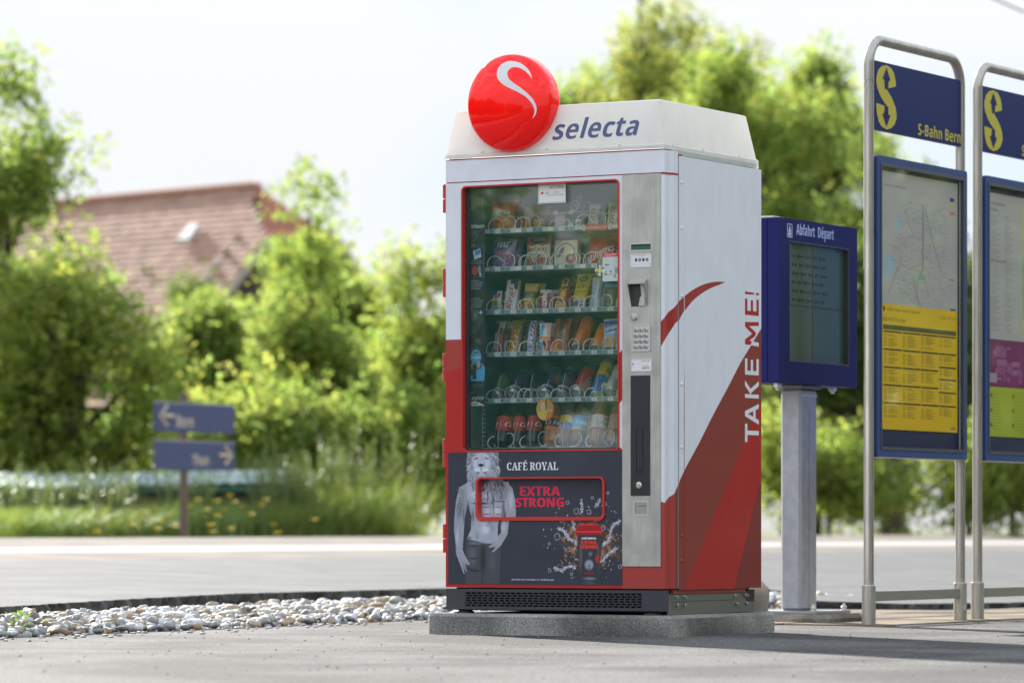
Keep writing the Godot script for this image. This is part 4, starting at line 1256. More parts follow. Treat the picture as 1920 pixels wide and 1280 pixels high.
func insert_print() -> Canvas:  # dark sheet at the left of the window, 78 x 793 mm
	var c := Canvas.new(156, 1586, Color8(30, 33, 36))
	c.rect(0, 0, 156, 380, Color8(36, 44, 54))
	c.txt("Wettbewerb", sansb, 14, 110, 132, 34, Color8(226, 232, 236))
	for i in 3:
		c.rect(16, 162 + i * 14, 110 - i * 26, 4, Color8(120, 130, 136))
	c.path([Vector2(60, 205), Vector2(100, 195), Vector2(50, 250)], 3, Color8(150, 160, 170))
	c.txt("Gewinn", sans, 12, 268, 52, 16, Color8(200, 206, 210))
	for b in [[292, 118], [432, 112]]:
		c.rect(8, b[0], 140, b[1], Color8(150, 160, 160)); c.rect(11, b[0] + 3, 134, b[1] - 6, Color8(34, 40, 44))
	c.poly([Vector2(42, 330), Vector2(110, 308), Vector2(122, 380), Vector2(56, 400)], Color8(205, 224, 236))
	c.poly([Vector2(60, 330), Vector2(108, 316), Vector2(112, 350), Vector2(70, 370)], Color8(80, 140, 196))
	c.ell(60, 490, 30, 40, Color8(190, 66, 56)); c.ell(104, 480, 14, 34, Color8(130, 160, 172)); c.ell(112, 520, 12, 18, Color8(150, 190, 206))
	c.txt("Name mit Adresse an", sans, 10, 414, 138, 14, Color8(180, 188, 190))
	for i in 10:
		c.rect(12, 566 + i * 17 + (60 if i > 4 else 0), 90 + (i * 37) % 45, 6, Color8(168, 176, 178))
	# two hands on a back, grey and soft
	for q in [[60, 850, 70, 90, .56], [110, 900, 55, 80, .5], [50, 980, 60, 90, .36], [90, 1060, 70, 40, .5], [60, 1130, 80, 60, .42], [20, 800, 40, 60, .62]]:
		c.soft(q[0], q[1], q[2], q[3], Color(q[4], q[4] * 1.06, q[4] * 0.98), 0.8, 0.3)
	for i in 4:
		c.line(Vector2(80 + i * 14, 925 + i * 6), Vector2(100 + i * 16, 860 + i * 12), 9, Color8(28, 34, 30))
		c.line(Vector2(50 + i * 14, 1130 + i * 8), Vector2(20 + i * 10, 1080 + i * 6), 7, Color8(40, 46, 42))
	c.rect(112, 812, 8, 34, Color8(230, 236, 232)); c.rect(99, 825, 34, 8, Color8(230, 236, 232))
	for q in [[70, 1190, 62, 60], [105, 1300, 62, 60]]:
		c.ell(q[0], q[1], q[2] * 0.82, q[3], Color8(92, 176, 226))
		c.rect(q[0] - 24, q[1] - 40, 48, 9, Color8(30, 40, 50))
	c.rect(10, 1236, 110, 60, Color8(60, 66, 70)); c.ell(46, 1262, 26, 30, Color8(150, 158, 160)); c.ell(94, 1250, 18, 30, Color8(170, 176, 176))
	c.rect(10, 1340, 140, 46, Color8(92, 176, 226)); c.ell(105, 1332, 50, 46, Color8(92, 176, 226)); c.rect(40, 1250, 34, 120, Color8(20, 24, 26))
	c.txt("ceylor", sansb, 24, 1180, 92, 30, Color8(234, 242, 246))
	for i in 4:
		c.rect(14, 1410 + i * 7, 130, 2, Color8(110, 120, 120))
	c.txt("take your", sans, 14, 1478, 60, 13, Color8(200, 206, 206), 0.2, -0.3)
	c.txt("ceylor", sans, 10, 1506, 138, 44, Color8(232, 236, 236))
	c.poly([Vector2(0, 1560), Vector2(50, 1552), Vector2(100, 1560), Vector2(156, 1586), Vector2(0, 1586)], Color8(226, 228, 228))
	c.ell(22, 1572, 10, 10, Color8(196, 40, 50)); c.rect(38, 1568, 50, 8, Color8(60, 60, 66))
	return c

var A: Canvas
func cell(i: int) -> Rect2:
	return Rect2((i % 8) * 256, (i / 8) * 256, 256, 256)

func draw_products() -> void:
	A = Canvas.new(2048, 1536, Color8(200, 200, 200))
	var i := -1
	var o := Vector2()
	var bg := func(k: int, c: Color) -> Vector2:
		var r := cell(k)
		A.rect(r.position.x, r.position.y, 256, 256, c)
		return r.position
	var W := Color8(240, 240, 238)
	var T := func(p: Vector2, s: String, x: float, y: float, w: float, h: float, c: Color, f: Font, sl := 0.0, rot := 0.0) -> void:
		A.txt(s, f, p.x + x, p.y + y, w, h, c, sl, rot)
	var up := func(p: Vector2, s: String, x: float, y: float, w: float, h: float, c: Color, f: Font, sl := 0.0) -> void:  # reads upwards; x,y is the lower left of the word's start
		A.txt(s, f, p.x + x, p.y + y, w, h, c, sl, -PI / 2)
	var p: Vector2
	# 0 orange crisps
	p = bg.call(0, Color8(206, 72, 30)); A.rect(p.x, p.y, 256, 70, Color8(196, 64, 34)); A.rect(p.x, p.y + 10, 256, 10, Color8(220, 120, 80))
	A.poly([p + Vector2(150, 95), p + Vector2(225, 110), p + Vector2(215, 150), p + Vector2(130, 140)], Color8(86, 84, 60)); T.call(p, "Paprika", 55, 70, 160, 46, Color8(226, 224, 220), sansb, 0.25, 0.12)
	A.ell(p.x + 82, p.y + 120, 38, 30, Color8(150, 190, 190)); A.ell(p.x + 160, p.y + 190, 62, 28, Color8(222, 150, 50), -0.3); A.ell(p.x + 170, p.y + 184, 44, 12, Color8(190, 120, 40), -0.2)
	A.poly([p + Vector2(40, 220), p + Vector2(70, 195), p + Vector2(80, 235), p + Vector2(50, 245)], Color8(80, 140, 200)); A.ell(p.x + 110, p.y + 226, 20, 10, W)
	# 1 purple puffs
	p = bg.call(1, Color8(122, 40, 62)); A.rect(p.x, p.y, 256, 110, Color8(150, 128, 84)); A.ell(p.x + 150, p.y + 50, 60, 44, Color8(176, 150, 96)); A.rect(p.x + 140, p.y + 100, 116, 50, Color8(110, 24, 34))
	A.poly([p + Vector2(30, 220), p + Vector2(50, 110), p + Vector2(95, 105), p + Vector2(110, 215), p + Vector2(85, 225), p + Vector2(72, 180), p + Vector2(60, 225)], Color8(216, 160, 50))
	for k in 4:
		A.ell(p.x + 185, p.y + 150 + k * 20, 54, 8, Color8(222, 186, 84))
	# 2 gum
	p = bg.call(2, Color8(216, 190, 160)); A.rect(p.x, p.y, 256, 50, Color8(190, 196, 90)); A.rect(p.x, p.y + 90, 90, 166, Color8(196, 216, 226)); A.rect(p.x + 90, p.y + 120, 166, 136, Color8(222, 150, 150)); up.call(p, "Stimorol", 18, 245, 140, 50, Color8(60, 90, 130), sansb)
	# 3 mint green  4 mint yellow
	p = bg.call(3, Color8(60, 120, 70)); A.ell(p.x + 130, p.y + 120, 90, 60, Color8(170, 214, 190)); A.rect(p.x, p.y + 180, 256, 40, Color8(40, 90, 140))
	p = bg.call(4, Color8(216, 206, 90)); A.rect(p.x, p.y + 60, 256, 60, Color8(80, 150, 130)); A.rect(p.x, p.y + 160, 256, 50, Color8(120, 170, 200))
	# 5 white twin bar
	p = bg.call(5, Color8(206, 204, 188)); A.rect(p.x + 20, p.y + 10, 60, 230, Color8(226, 222, 206)); up.call(p, "TWIX", 70, 225, 170, 110, Color8(148, 52, 44), sansb, 0.2); A.rect(p.x, p.y, 256, 20, Color8(160, 164, 156))
	# 6 gums purple
	p = bg.call(6, Color8(138, 108, 160)); A.ell(p.x + 128, p.y + 48, 92, 44, Color8(60, 64, 112)); T.call(p, "FINI", 66, 24, 120, 48, W, sansb, 0.2)
	for k in 60:
		A.ell(p.x + rng.randf_range(20, 236), p.y + rng.randf_range(110, 244), rng.randf_range(8, 20), rng.randf_range(6, 12), [Color8(190, 90, 110), Color8(150, 120, 190), Color8(220, 170, 190), Color8(120, 60, 90)][k % 4], rng.randf() * 3)
	T.call(p, "JELLY KISSES", 50, 92, 150, 18, Color8(90, 60, 130), sansb)
	# 7 jerky
	p = bg.call(7, Color8(206, 190, 150)); A.poly([p, p + Vector2(256, 0), p + Vector2(256, 60), p + Vector2(180, 80), p + Vector2(128, 66), p + Vector2(76, 80), p + Vector2(0, 60)], Color8(168, 62, 60)); A.ell(p.x + 128, p.y + 26, 84, 34, Color8(44, 40, 58)); T.call(p, "TULLINGS", 64, 12, 130, 28, Color8(206, 196, 176), serifb)
	T.call(p, "Beef Jerky", 30, 84, 200, 50, Color8(54, 40, 40), sansb); A.rect(p.x + 50, p.y + 140, 120, 24, Color8(60, 50, 56)); T.call(p, "Original", 66, 144, 90, 17, W, sansb); A.poly([p + Vector2(0, 170), p + Vector2(256, 170), p + Vector2(256, 256), p + Vector2(0, 256)], Color8(170, 112, 96))
	for k in 26:
		A.ell(p.x + rng.randf_range(20, 236), p.y + rng.randf_range(180, 244), 18, 8, [Color8(120, 70, 64), Color8(206, 170, 150), Color8(150, 90, 80)][k % 3], rng.randf() * 3)
	# 8 cheese and ham
	p = bg.call(8, Color8(222, 214, 176)); A.ell(p.x + 120, p.y + 120, 110, 100, Color8(170, 150, 160)); A.ell(p.x + 124, p.y + 132, 98, 92, Color8(226, 220, 184)); A.ell(p.x + 70, p.y + 110, 22, 60, Color8(140, 124, 140), 0.6); A.ell(p.x + 185, p.y + 170, 56, 48, Color8(150, 84, 104)); A.ell(p.x + 180, p.y + 160, 24, 20, Color8(190, 140, 150)); A.poly([p, p + Vector2(90, 0), p + Vector2(0, 60)], Color8(170, 140, 160)); T.call(p, "Apero", 16, 212, 76, 24, Color8(90, 70, 90), serifb, 0.2)
	# 9 red malt balls
	p = bg.call(9, Color8(190, 32, 28)); 
	for q in [[60, 40, 22], [150, 30, 18], [210, 80, 20], [110, 60, 12], [200, 30, 12]]:
		A.ell(p.x + q[0], p.y + q[1], q[2], q[2], Color8(122, 44, 26)); A.ell(p.x + q[0] - 5, p.y + q[1] - 6, q[2] * 0.4, q[2] * 0.3, Color8(206, 110, 70))
	T.call(p, "Maltesers", 14, 190, 238, 52, W, sansb, 0.25, -0.42); A.ell(p.x + 170, p.y + 210, 60, 30, Color8(222, 170, 120), -0.6); A.ell(p.x + 60, p.y + 236, 12, 10, W)
	# 10 blue yoghurt bar
	p = bg.call(10, Color8(40, 84, 150)); A.rect(p.x + 150, p.y, 106, 256, Color8(200, 206, 206)); A.ell(p.x + 90, p.y + 200, 60, 46, Color8(150, 180, 210)); A.ell(p.x + 130, p.y + 120, 60, 70, Color8(206, 180, 90)); up.call(p, "KNOPPERS", 140, 240, 200, 60, Color8(30, 34, 60), sansb); A.ell(p.x + 210, p.y + 50, 26, 30, Color8(190, 60, 60))
	# 11 white wafer
	p = bg.call(11, Color8(222, 218, 214)); A.rect(p.x + 80, p.y, 176, 36, Color8(80, 60, 76)); A.ell(p.x + 220, p.y + 44, 60, 36, Color8(104, 70, 84)); up.call(p, "K\u00e4gi", 50, 245, 170, 130, Color8(186, 38, 44), serifb, 0.2); up.call(p, "FRET", 196, 130, 56, 24, Color8(90, 80, 90), sansb)
	# 12 gold nuts
	p = bg.call(12, Color8(176, 138, 40)); A.rect(p.x, p.y, 256, 80, Color8(214, 186, 96)); A.rect(p.x, p.y + 80, 256, 60, Color8(110, 104, 50))
	for k in 70:
		A.ell(p.x + rng.randf_range(10, 246), p.y + rng.randf_range(140, 250), rng.randf_range(6, 16), rng.randf_range(4, 9), [Color8(232, 200, 70), Color8(120, 84, 20), Color8(206, 160, 40), Color8(240, 230, 180)][k % 4], rng.randf() * 3)
	# 13 red wafer
	p = bg.call(13, Color8(158, 34, 34)); A.rect(p.x, p.y, 256, 40, Color8(196, 196, 196)); A.ell(p.x + 128, p.y + 140, 100, 110, Color8(176, 28, 30)); up.call(p, "KitKat", 70, 240, 200, 120, W, sansb, 0.2)
	# 14 peanuts
	p = bg.call(14, Color8(110, 40, 62)); A.rect(p.x, p.y + 100, 256, 156, Color8(160, 50, 34)); A.ell(p.x + 128, p.y + 50, 60, 36, Color8(230, 200, 60)); A.ell(p.x + 128, p.y + 50, 34, 22, Color8(130, 40, 50)); A.rect(p.x + 30, p.y + 90, 20, 140, Color8(230, 206, 50)); up.call(p, "NIC NAC'S", 70, 246, 180, 130, Color8(240, 222, 60), sansb)
	# 15 salt sticks
	p = bg.call(15, Color8(224, 200, 24)); A.ell(p.x + 140, p.y + 40, 70, 24, Color8(150, 80, 30)); T.call(p, "Snack", 96, 30, 90, 22, Color8(240, 220, 100), sansb); T.call(p, "Sticks", 60, 74, 130, 34, Color8(120, 110, 40), sansb, 0.2)
	for k in 7:
		A.line(p + Vector2(60 + k * 26, 120), p + Vector2(20 + k * 24, 226), 9, Color8(150, 84, 26))
	A.rect(p.x, p.y + 190, 256, 30, Color8(50, 70, 140)); T.call(p, "family", 150, 194, 80, 20, W, sansb)
	# 16 pale blue chocolate
	p = bg.call(16, Color8(176, 190, 216)); A.rect(p.x + 150, p.y, 106, 256, Color8(206, 214, 226)); A.rect(p.x, p.y, 150, 60, Color8(196, 196, 220)); up.call(p, "Ragusa", 60, 240, 140, 70, Color8(120, 140, 190), sansb, 0.2); A.rect(p.x + 225, p.y, 12, 256, Color8(120, 130, 170))
	# 17 dark bag
	p = bg.call(17, Color8(60, 66, 72)); A.rect(p.x, p.y, 256, 34, Color8(60, 150, 210)); A.ell(p.x + 128, p.y + 150, 100, 80, Color8(50, 54, 62)); A.ell(p.x + 150, p.y + 130, 26, 20, Color8(170, 130, 160)); A.ell(p.x + 90, p.y + 200, 40, 10, Color8(150, 156, 160))
	# 18 hazelnut bar
	p = bg.call(18, Color8(214, 208, 202)); A.rect(p.x + 170, p.y + 60, 86, 196, Color8(160, 40, 34)); A.ell(p.x + 60, p.y + 50, 60, 40, Color8(110, 60, 44)); A.ell(p.x + 190, p.y + 80, 40, 30, Color8(120, 64, 50)); up.call(p, "bueno", 60, 225, 130, 90, Color8(50, 40, 44), sans, 0.2); A.ell(p.x + 60, p.y + 230, 60, 26, Color8(150, 60, 44))
	# 19 gold twin bar
	p = bg.call(19, Color8(212, 172, 66)); A.rect(p.x, p.y, 256, 50, Color8(190, 180, 50)); up.call(p, "TWIX", 50, 236, 180, 140, Color8(140, 28, 36), sansb, 0.2); A.rect(p.x + 210, p.y + 20, 46, 220, Color8(110, 110, 120)); A.rect(p.x, p.y + 236, 256, 20, Color8(240, 220, 150))
	# 20 caramel bar
	p = bg.call(20, Color8(90, 90, 100)); A.rect(p.x + 90, p.y, 166, 256, Color8(226, 226, 228)); up.call(p, "SNICKERS", 108, 250, 230, 120, Color8(40, 60, 160), sansb, 0.2); A.rect(p.x + 230, p.y, 14, 256, Color8(180, 40, 40)); A.ell(p.x + 50, p.y + 200, 50, 40, Color8(60, 66, 84))
	# 21 milk bar
	p = bg.call(21, Color8(226, 226, 222)); A.rect(p.x, p.y + 14, 110, 90, Color8(90, 190, 226)); A.rect(p.x + 14, p.y, 30, 120, W); A.rect(p.x, p.y + 110, 256, 26, Color8(240, 150, 40)); A.poly([p + Vector2(150, 140), p + Vector2(256, 140), p + Vector2(256, 256), p + Vector2(130, 256)], Color8(220, 84, 30)); A.ell(p.x + 70, p.y + 190, 50, 40, Color8(130, 200, 220)); A.ell(p.x + 140, p.y + 160, 36, 24, Color8(110, 70, 40)); up.call(p, "kinder", 20, 250, 90, 50, Color8(200, 50, 40), sansb); A.rect(p.x + 190, p.y + 10, 66, 90, Color8(226, 180, 150))
	# 22 orange caramel bag
	p = bg.call(22, Color8(214, 108, 28)); A.rect(p.x + 60, p.y, 150, 160, Color8(150, 120, 70)); up.call(p, "FARMER", 84, 150, 146, 84, Color8(40, 34, 30), sansb); A.rect(p.x + 30, p.y + 10, 20, 150, Color8(190, 60, 40)); A.ell(p.x + 120, p.y + 215, 100, 40, Color8(236, 160, 40)); A.ell(p.x + 140, p.y + 200, 44, 22, Color8(160, 84, 50))
	# 23 juice pouch
	p = bg.call(23, Color8(206, 214, 220)); A.poly([p + Vector2(10, 20), p + Vector2(246, 10), p + Vector2(236, 90), p + Vector2(60, 110)], Color8(50, 84, 176)); T.call(p, "Capri-Sun", 24, 62, 210, 46, W, sansb, 0.2, -0.12); A.ell(p.x + 90, p.y + 48, 30, 22, Color8(90, 120, 200)); A.rect(p.x + 40, p.y + 112, 200, 20, Color8(150, 200, 226)); A.ell(p.x + 150, p.y + 180, 80, 50, Color8(222, 176, 50)); A.ell(p.x + 150, p.y + 180, 40, 30, Color8(214, 196, 150)); A.rect(p.x + 40, p.y + 212, 200, 12, Color8(60, 80, 150)); A.rect(p.x, p.y + 226, 256, 30, Color8(214, 206, 170))
	# 24 orange tube
	p = bg.call(24, Color8(228, 128, 26)); T.call(p, "Caf\u00e9", 96, 50, 70, 40, Color8(70, 60, 40), sansb); A.ell(p.x + 128, p.y + 170, 30, 22, Color8(120, 150, 60)); A.rect(p.x, p.y + 110, 256, 8, Color8(200, 90, 20))
	# cans 25.. : navy, navy silver, green, red, blue yellow, grey
	p = bg.call(25, Color8(40, 48, 84)); A.rect(p.x, p.y + 200, 256, 20, Color8(190, 196, 206)); A.rect(p.x + 90, p.y + 60, 80, 90, Color8(150, 40, 50))
	p = bg.call(26, Color8(70, 110, 60)); A.rect(p.x + 80, p.y + 30, 96, 150, Color8(120, 150, 90)); A.rect(p.x, p.y + 200, 256, 12, Color8(200, 206, 200))
	p = bg.call(27, Color8(176, 52, 34)); T.call(p, "Cola", 70, 90, 120, 60, W, serifb, 0.3); A.rect(p.x, p.y + 236, 256, 20, Color8(200, 200, 196))
	p = bg.call(28, Color8(40, 120, 200)); A.rect(p.x, p.y, 256, 110, Color8(226, 204, 30)); T.call(p, "Nestea", 70, 40, 120, 40, Color8(30, 60, 140), sansb, 0.2); A.ell(p.x + 128, p.y + 190, 60, 36, W); A.ell(p.x + 140, p.y + 180, 26, 14, Color8(230, 190, 60)); T.call(p, "ICE", 100, 176, 60, 28, Color8(30, 80, 170), sansb)
	p = bg.call(29, Color8(180, 184, 186)); A.rect(p.x + 60, p.y, 140, 90, Color8(210, 206, 204)); T.call(p, "light", 80, 30, 90, 40, Color8(170, 40, 50), sansb, 0.3)
	p = bg.call(30, Color8(30, 70, 140)); A.rect(p.x, p.y + 60, 256, 60, Color8(210, 140, 50)); T.call(p, "fizz", 90, 140, 80, 50, W, sansb, 0.2)
	# labels 32..: cola, orange, lemon tea, blue tea, water, apple, pink
	p = bg.call(32, Color8(186, 44, 26)); T.call(p, "Cola", 40, 90, 176, 90, W, serifb, 0.3)
	p = bg.call(33, Color8(222, 116, 30)); A.rect(p.x + 20, p.y + 60, 216, 130, Color8(40, 44, 80)); T.call(p, "FANTA", 40, 86, 176, 76, W, sansb, 0.15)
	p = bg.call(34, Color8(226, 204, 70)); A.rect(p.x, p.y + 130, 256, 126, Color8(90, 130, 200)); A.ell(p.x + 60, p.y + 80, 40, 40, Color8(240, 230, 120)); T.call(p, "NESTEA", 36, 130, 190, 66, Color8(34, 52, 140), sansb, 0.25); A.ell(p.x + 200, p.y + 190, 40, 40, Color8(226, 170, 40))
	p = bg.call(35, Color8(100, 180, 222)); A.rect(p.x, p.y, 256, 60, Color8(70, 150, 214)); A.rect(p.x + 40, p.y + 100, 176, 50, Color8(190, 224, 236)); A.rect(p.x, p.y + 226, 256, 30, Color8(226, 196, 60))
	p = bg.call(36, Color8(176, 168, 140)); A.rect(p.x + 60, p.y + 20, 130, 60, Color8(150, 60, 60)); T.call(p, "Ice", 80, 110, 90, 60, Color8(90, 120, 60), serifb, 0.3)
	p = bg.call(37, Color8(222, 220, 214)); A.rect(p.x + 80, p.y + 30, 100, 50, Color8(160, 44, 50)); T.call(p, "RAMSEIER", 86, 42, 90, 24, W, sansb); T.call(p, "Apfel", 40, 96, 130, 80, Color8(120, 140, 40), serifb, 0.3); A.ell(p.x + 160, p.y + 190, 60, 22, Color8(232, 206, 60)); A.rect(p.x, p.y + 226, 256, 30, Color8(200, 60, 50))
	p = bg.call(38, Color8(190, 130, 130)); A.ell(p.x + 128, p.y + 60, 60, 50, Color8(216, 100, 90)); A.rect(p.x + 40, p.y + 90, 176, 50, Color8(90, 176, 90)); T.call(p, "TEA", 80, 96, 90, 36, W, sansb); A.rect(p.x + 40, p.y + 190, 170, 30, Color8(200, 160, 170))
	# 40 green small bag
	p = bg.call(40, Color8(60, 110, 50)); A.ell(p.x + 128, p.y + 130, 70, 70, Color8(120, 150, 110)); A.ell(p.x + 150, p.y + 190, 40, 20, Color8(190, 110, 70)); A.rect(p.x + 100, p.y + 30, 130, 30, Color8(150, 180, 120))

func uvr(k: int) -> Rect2:
	var r := cell(k).grow(-3)
	return Rect2(r.position / Vector2(2048, 1536), r.size / Vector2(2048, 1536))

func bag_mesh(w: float, h: float, d: float, k: int, seal := 0.06, seed_ := 1) -> MB:
	var b := MB.new()
	var f := FastNoiseLite.new()
	f.seed = seed_
	f.frequency = 2.6
	var nx := 10
	var ny := 14
	var r := uvr(k)
	var pt := func(i: int, j: int, s: float) -> Vector3:
		var x := float(i) / nx * 2 - 1
		var y := float(j) / ny
		var t := clampf((y - seal) / (1 - 2 * seal), 0, 1)
		var fat := pow(maxf(sin(PI * t), 0.0), 0.55)
		var pinch := 1.0 - 0.1 * fat
		var z := s * d * 0.5 * fat * pow(maxf(1.0 - x * x, 0.0), 0.5)
		var wr := f.get_noise_3d(x * 1.2, y * 2.4, s) * 0.16 * d * fat + (sin(x * 30.0) * 0.0015 if t <= 0.0 or t >= 1.0 else 0.0)
		return Vector3(x * w * 0.5 * pinch, y * h, z + s * wr * (1.0 - absf(x)) + 0.0006 * s)
	for s in [1.0, -1.0]:
		var P := []
		var N := []
		for j in ny + 1:
			for i in nx + 1:
				P.append(pt.call(i, j, s))
		for j in ny + 1:
			for i in nx + 1:
				var a: Vector3 = P[j * (nx + 1) + mini(i + 1, nx)] - P[j * (nx + 1) + maxi(i - 1, 0)]
				var e: Vector3 = P[mini(j + 1, ny) * (nx + 1) + i] - P[maxi(j - 1, 0) * (nx + 1) + i]
				N.append(a.cross(e).normalized() * s)
		for j in ny:
			for i in nx:
				var q := [j * (nx + 1) + i, j * (nx + 1) + i + 1, (j + 1) * (nx + 1) + i + 1, (j + 1) * (nx + 1) + i]
				var uv := []
				for e in [[i, j], [i + 1, j], [i + 1, j + 1], [i, j + 1]]:
					var u := float(e[0]) / nx
					uv.append(r.position + r.size * Vector2(u if s > 0 else 1 - u, 1 - float(e[1]) / ny))
				if s > 0:
					b.tris(P[q[0]], P[q[1]], P[q[2]], N[q[0]], N[q[1]], N[q[2]], uv[0], uv[1], uv[2])
					b.tris(P[q[0]], P[q[2]], P[q[3]], N[q[0]], N[q[2]], N[q[3]], uv[0], uv[2], uv[3])
				else:
					b.tris(P[q[0]], P[q[2]], P[q[1]], N[q[0]], N[q[2]], N[q[1]], uv[0], uv[2], uv[1])
					b.tris(P[q[0]], P[q[3]], P[q[2]], N[q[0]], N[q[3]], N[q[2]], uv[0], uv[3], uv[2])
	return b

func carton_mesh(w: float, h: float, d: float, k: int) -> MB:
	var b := MB.new()
	b.box(Vector3(-w / 2, 0, -d / 2), Vector3(w / 2, h, d / 2 - 0.0006), 0.001)
	for i in b.u.size():
		b.u[i] = uvr(k).position + uvr(k).size * (Vector2(0.03, 0.3) + b.u[i] * 0.04)
	b.quad(Vector3(-w / 2 + 0.001, 0.001, d / 2), Vector3(w / 2 - 0.001, 0.001, d / 2), Vector3(w / 2 - 0.001, h - 0.001, d / 2), Vector3(-w / 2 + 0.001, h - 0.001, d / 2), uvr(k))
	return b

func relabel(b: MB, from: int, k: int, wrap := 2.0) -> void:
	var r := uvr(k)
	for i in range(from, b.u.size()):
		var t := b.u[i]
		b.u[i] = r.position + r.size * Vector2(fposmod(t.x * wrap, 1.00001), t.y)

func build_inside(m: Node3D) -> void:
	var grey := mat(lin(0.17, 0.25, 0.25), 0.6)
	var liner := MB.new()
	liner.quad(Vector3(-0.44, 0.70, -0.62), Vector3(0.302, 0.70, -0.62), Vector3(0.302, 1.86, -0.62), Vector3(-0.44, 1.86, -0.62))
	liner.quad(Vector3(-0.44, 0.70, -0.05), Vector3(-0.44, 0.70, -0.62), Vector3(-0.44, 1.86, -0.62), Vector3(-0.44, 1.86, -0.05))
	liner.quad(Vector3(0.302, 0.70, -0.62), Vector3(0.302, 0.70, -0.05), Vector3(0.302, 1.86, -0.05), Vector3(0.302, 1.86, -0.62))
	liner.quad(Vector3(-0.44, 1.86, -0.62), Vector3(0.302, 1.86, -0.62), Vector3(0.302, 1.86, -0.05), Vector3(-0.44, 1.86, -0.05))
	liner.quad(Vector3(-0.44, 0.71, -0.05), Vector3(0.302, 0.71, -0.05), Vector3(0.302, 0.71, -0.62), Vector3(-0.44, 0.71, -0.62))
	part("inner_lining", liner, grey, m)
	var c := insert_print()
	var ins := MB.new()
	ins.quad(Vector3(-0.4253, 0.927, -0.05), Vector3(-0.3475, 0.927, -0.05), Vector3(-0.3475, 1.72, -0.05), Vector3(-0.4253, 1.72, -0.05))
	part("advert_insert", ins, print_mat(c, 0.5), m)
	var rail := MB.new()
	rail.box(Vector3(-0.425, 0.745, -0.056), Vector3(-0.419, 0.93, -0.05))
	rail.box(Vector3(-0.388, 0.745, -0.1), Vector3(-0.385, 1.81, -0.096))
	for i in 11:
		rail.box(Vector3(-0.385, 0.765 + i * 0.018, -0.1), Vector3(-0.374, 0.769 + i * 0.018, -0.098))
	part("side_rail", rail, mat(lin(0.3, 0.34, 0.32), 0.4, 0.4), m)
	var sp := print_mat(strip_print(), 0.4)
	var wire := mat(lin(0.72, 0.73, 0.72), 0.35, 0.2)
	var tray := mat(lin(0.4, 0.41, 0.41), 0.5, 0.1)
	var clear := mat(Color(0.5, 0.55, 0.52, 0.12), 0.02)
	clear.transparency = BaseMaterial3D.TRANSPARENCY_ALPHA
	var helix := func(r: float, turns: float, pitch: float, ph: float, hand: float) -> MB:
		var b := MB.new()
		var pts := []
		var n := int(turns * 16)
		for i in n + 1:
			var a := ph + hand * TAU * i / 16.0
			pts.append(Vector3(cos(a) * r, r + sin(a) * r, -pitch * i / 16.0))
		b.tube(pts, 0.0024, 6)
		return b
	for i in 6:
		var y: float = ROWS[i]
		var sh := part("shelf", boxm(Vector3(-0.378, y - 0.004, -0.6), Vector3(0.3, y - 0.001, -0.092)), tray, m)
		if i < 5:
			var st := MB.new()
			st.quad(Vector3(-0.3765, y - 0.007, -0.0895), Vector3(0.3, y - 0.007, -0.0895), Vector3(0.3, y + 0.0135, -0.0895), Vector3(-0.3765, y + 0.0135, -0.0895), Rect2(0, (i * 50.0) / 252.0, 0.966, 44.0 / 252.0))
			st.quad(Vector3(-0.3765, y + 0.0135, -0.0895), Vector3(0.3, y + 0.0135, -0.0895), Vector3(0.3, y + 0.0135, -0.093), Vector3(-0.3765, y + 0.0135, -0.093), Rect2(0, 0, 0.01, 0.004))
			part("price_rail", st, sp, sh)
		var xs := []
		match i:
			0: xs = [[-0.325, .033], [-0.262, .038], [-0.2, .034], [-0.14, .036], [-0.053, .023], [0.005, .024], [0.085, .034], [0.157, .036], [0.25, .03]]
			1: xs = [[-0.33, .034], [-0.262, .038], [-0.185, .034], [-0.115, .036], [-0.035, .034], [0.04, .035], [0.115, .035], [0.19, .04], [0.265, .034]]
			2, 3: xs = [[-0.338, .033], [-0.262, .034], [-0.187, .032], [-0.112, .036], [-0.037, .034], [0.04, .035], [0.115, .034], [0.19, .036], [0.268, .033]]
			4: xs = [[-0.338, .028], [-0.262, .034], [-0.19, .03], [-0.112, .034], [-0.037, .028], [0.04, .036], [0.115, .028], [0.19, .036], [0.268, .033]]
			5: xs = [[-0.335, .026], [-0.262, .034], [-0.187, .026], [-0.105, .036], [-0.02, .03], [0.045, .036], [0.12, .028], [0.2, .037]]
		for k in xs.size():
			var q: Array = xs[k]
			part("coil", helix.call(q[1] * 0.86, 4.2, 0.05, rng.randf_range(-2.2, -0.6), 1.0 if k % 2 else -1.0), wire, sh, Vector3(q[0] - 0.012, y + 0.001, -0.098))
		if i >= 3:
			for k in 8:
				if i == 3 and k not in [4, 5]:
					continue
				var x := -0.302 + k * 0.0752
				var b := MB.new()
				b.prism([Vector2(-0.098, 0.002), Vector2(-0.098, 0.05), Vector2(-0.12, 0.085 if k % 2 else 0.11), Vector2(-0.42, 0.11), Vector2(-0.42, 0.002)], -0.0012, 0.0012)
				var o := part("divider", b, clear, sh, Vector3(x - 0.012, y, 0))
				o.rotation.y = -PI / 2
				var e := MB.new()
				e.tube([Vector3(x - 0.012, y + 0.003, -0.098), Vector3(x - 0.012, y + 0.05, -0.098), Vector3(x - 0.012, y + (0.085 if k % 2 else 0.11), -0.12)], 0.0013, 4)
				part("divider_edge", e, mat(lin(0.5, 0.53, 0.48), 0.4), sh)
	# mini tray behind the notice
	part("small_tray", boxm(Vector3(-0.085, 1.7, -0.4), Vector3(0.075, 1.703, -0.11)), tray, m)
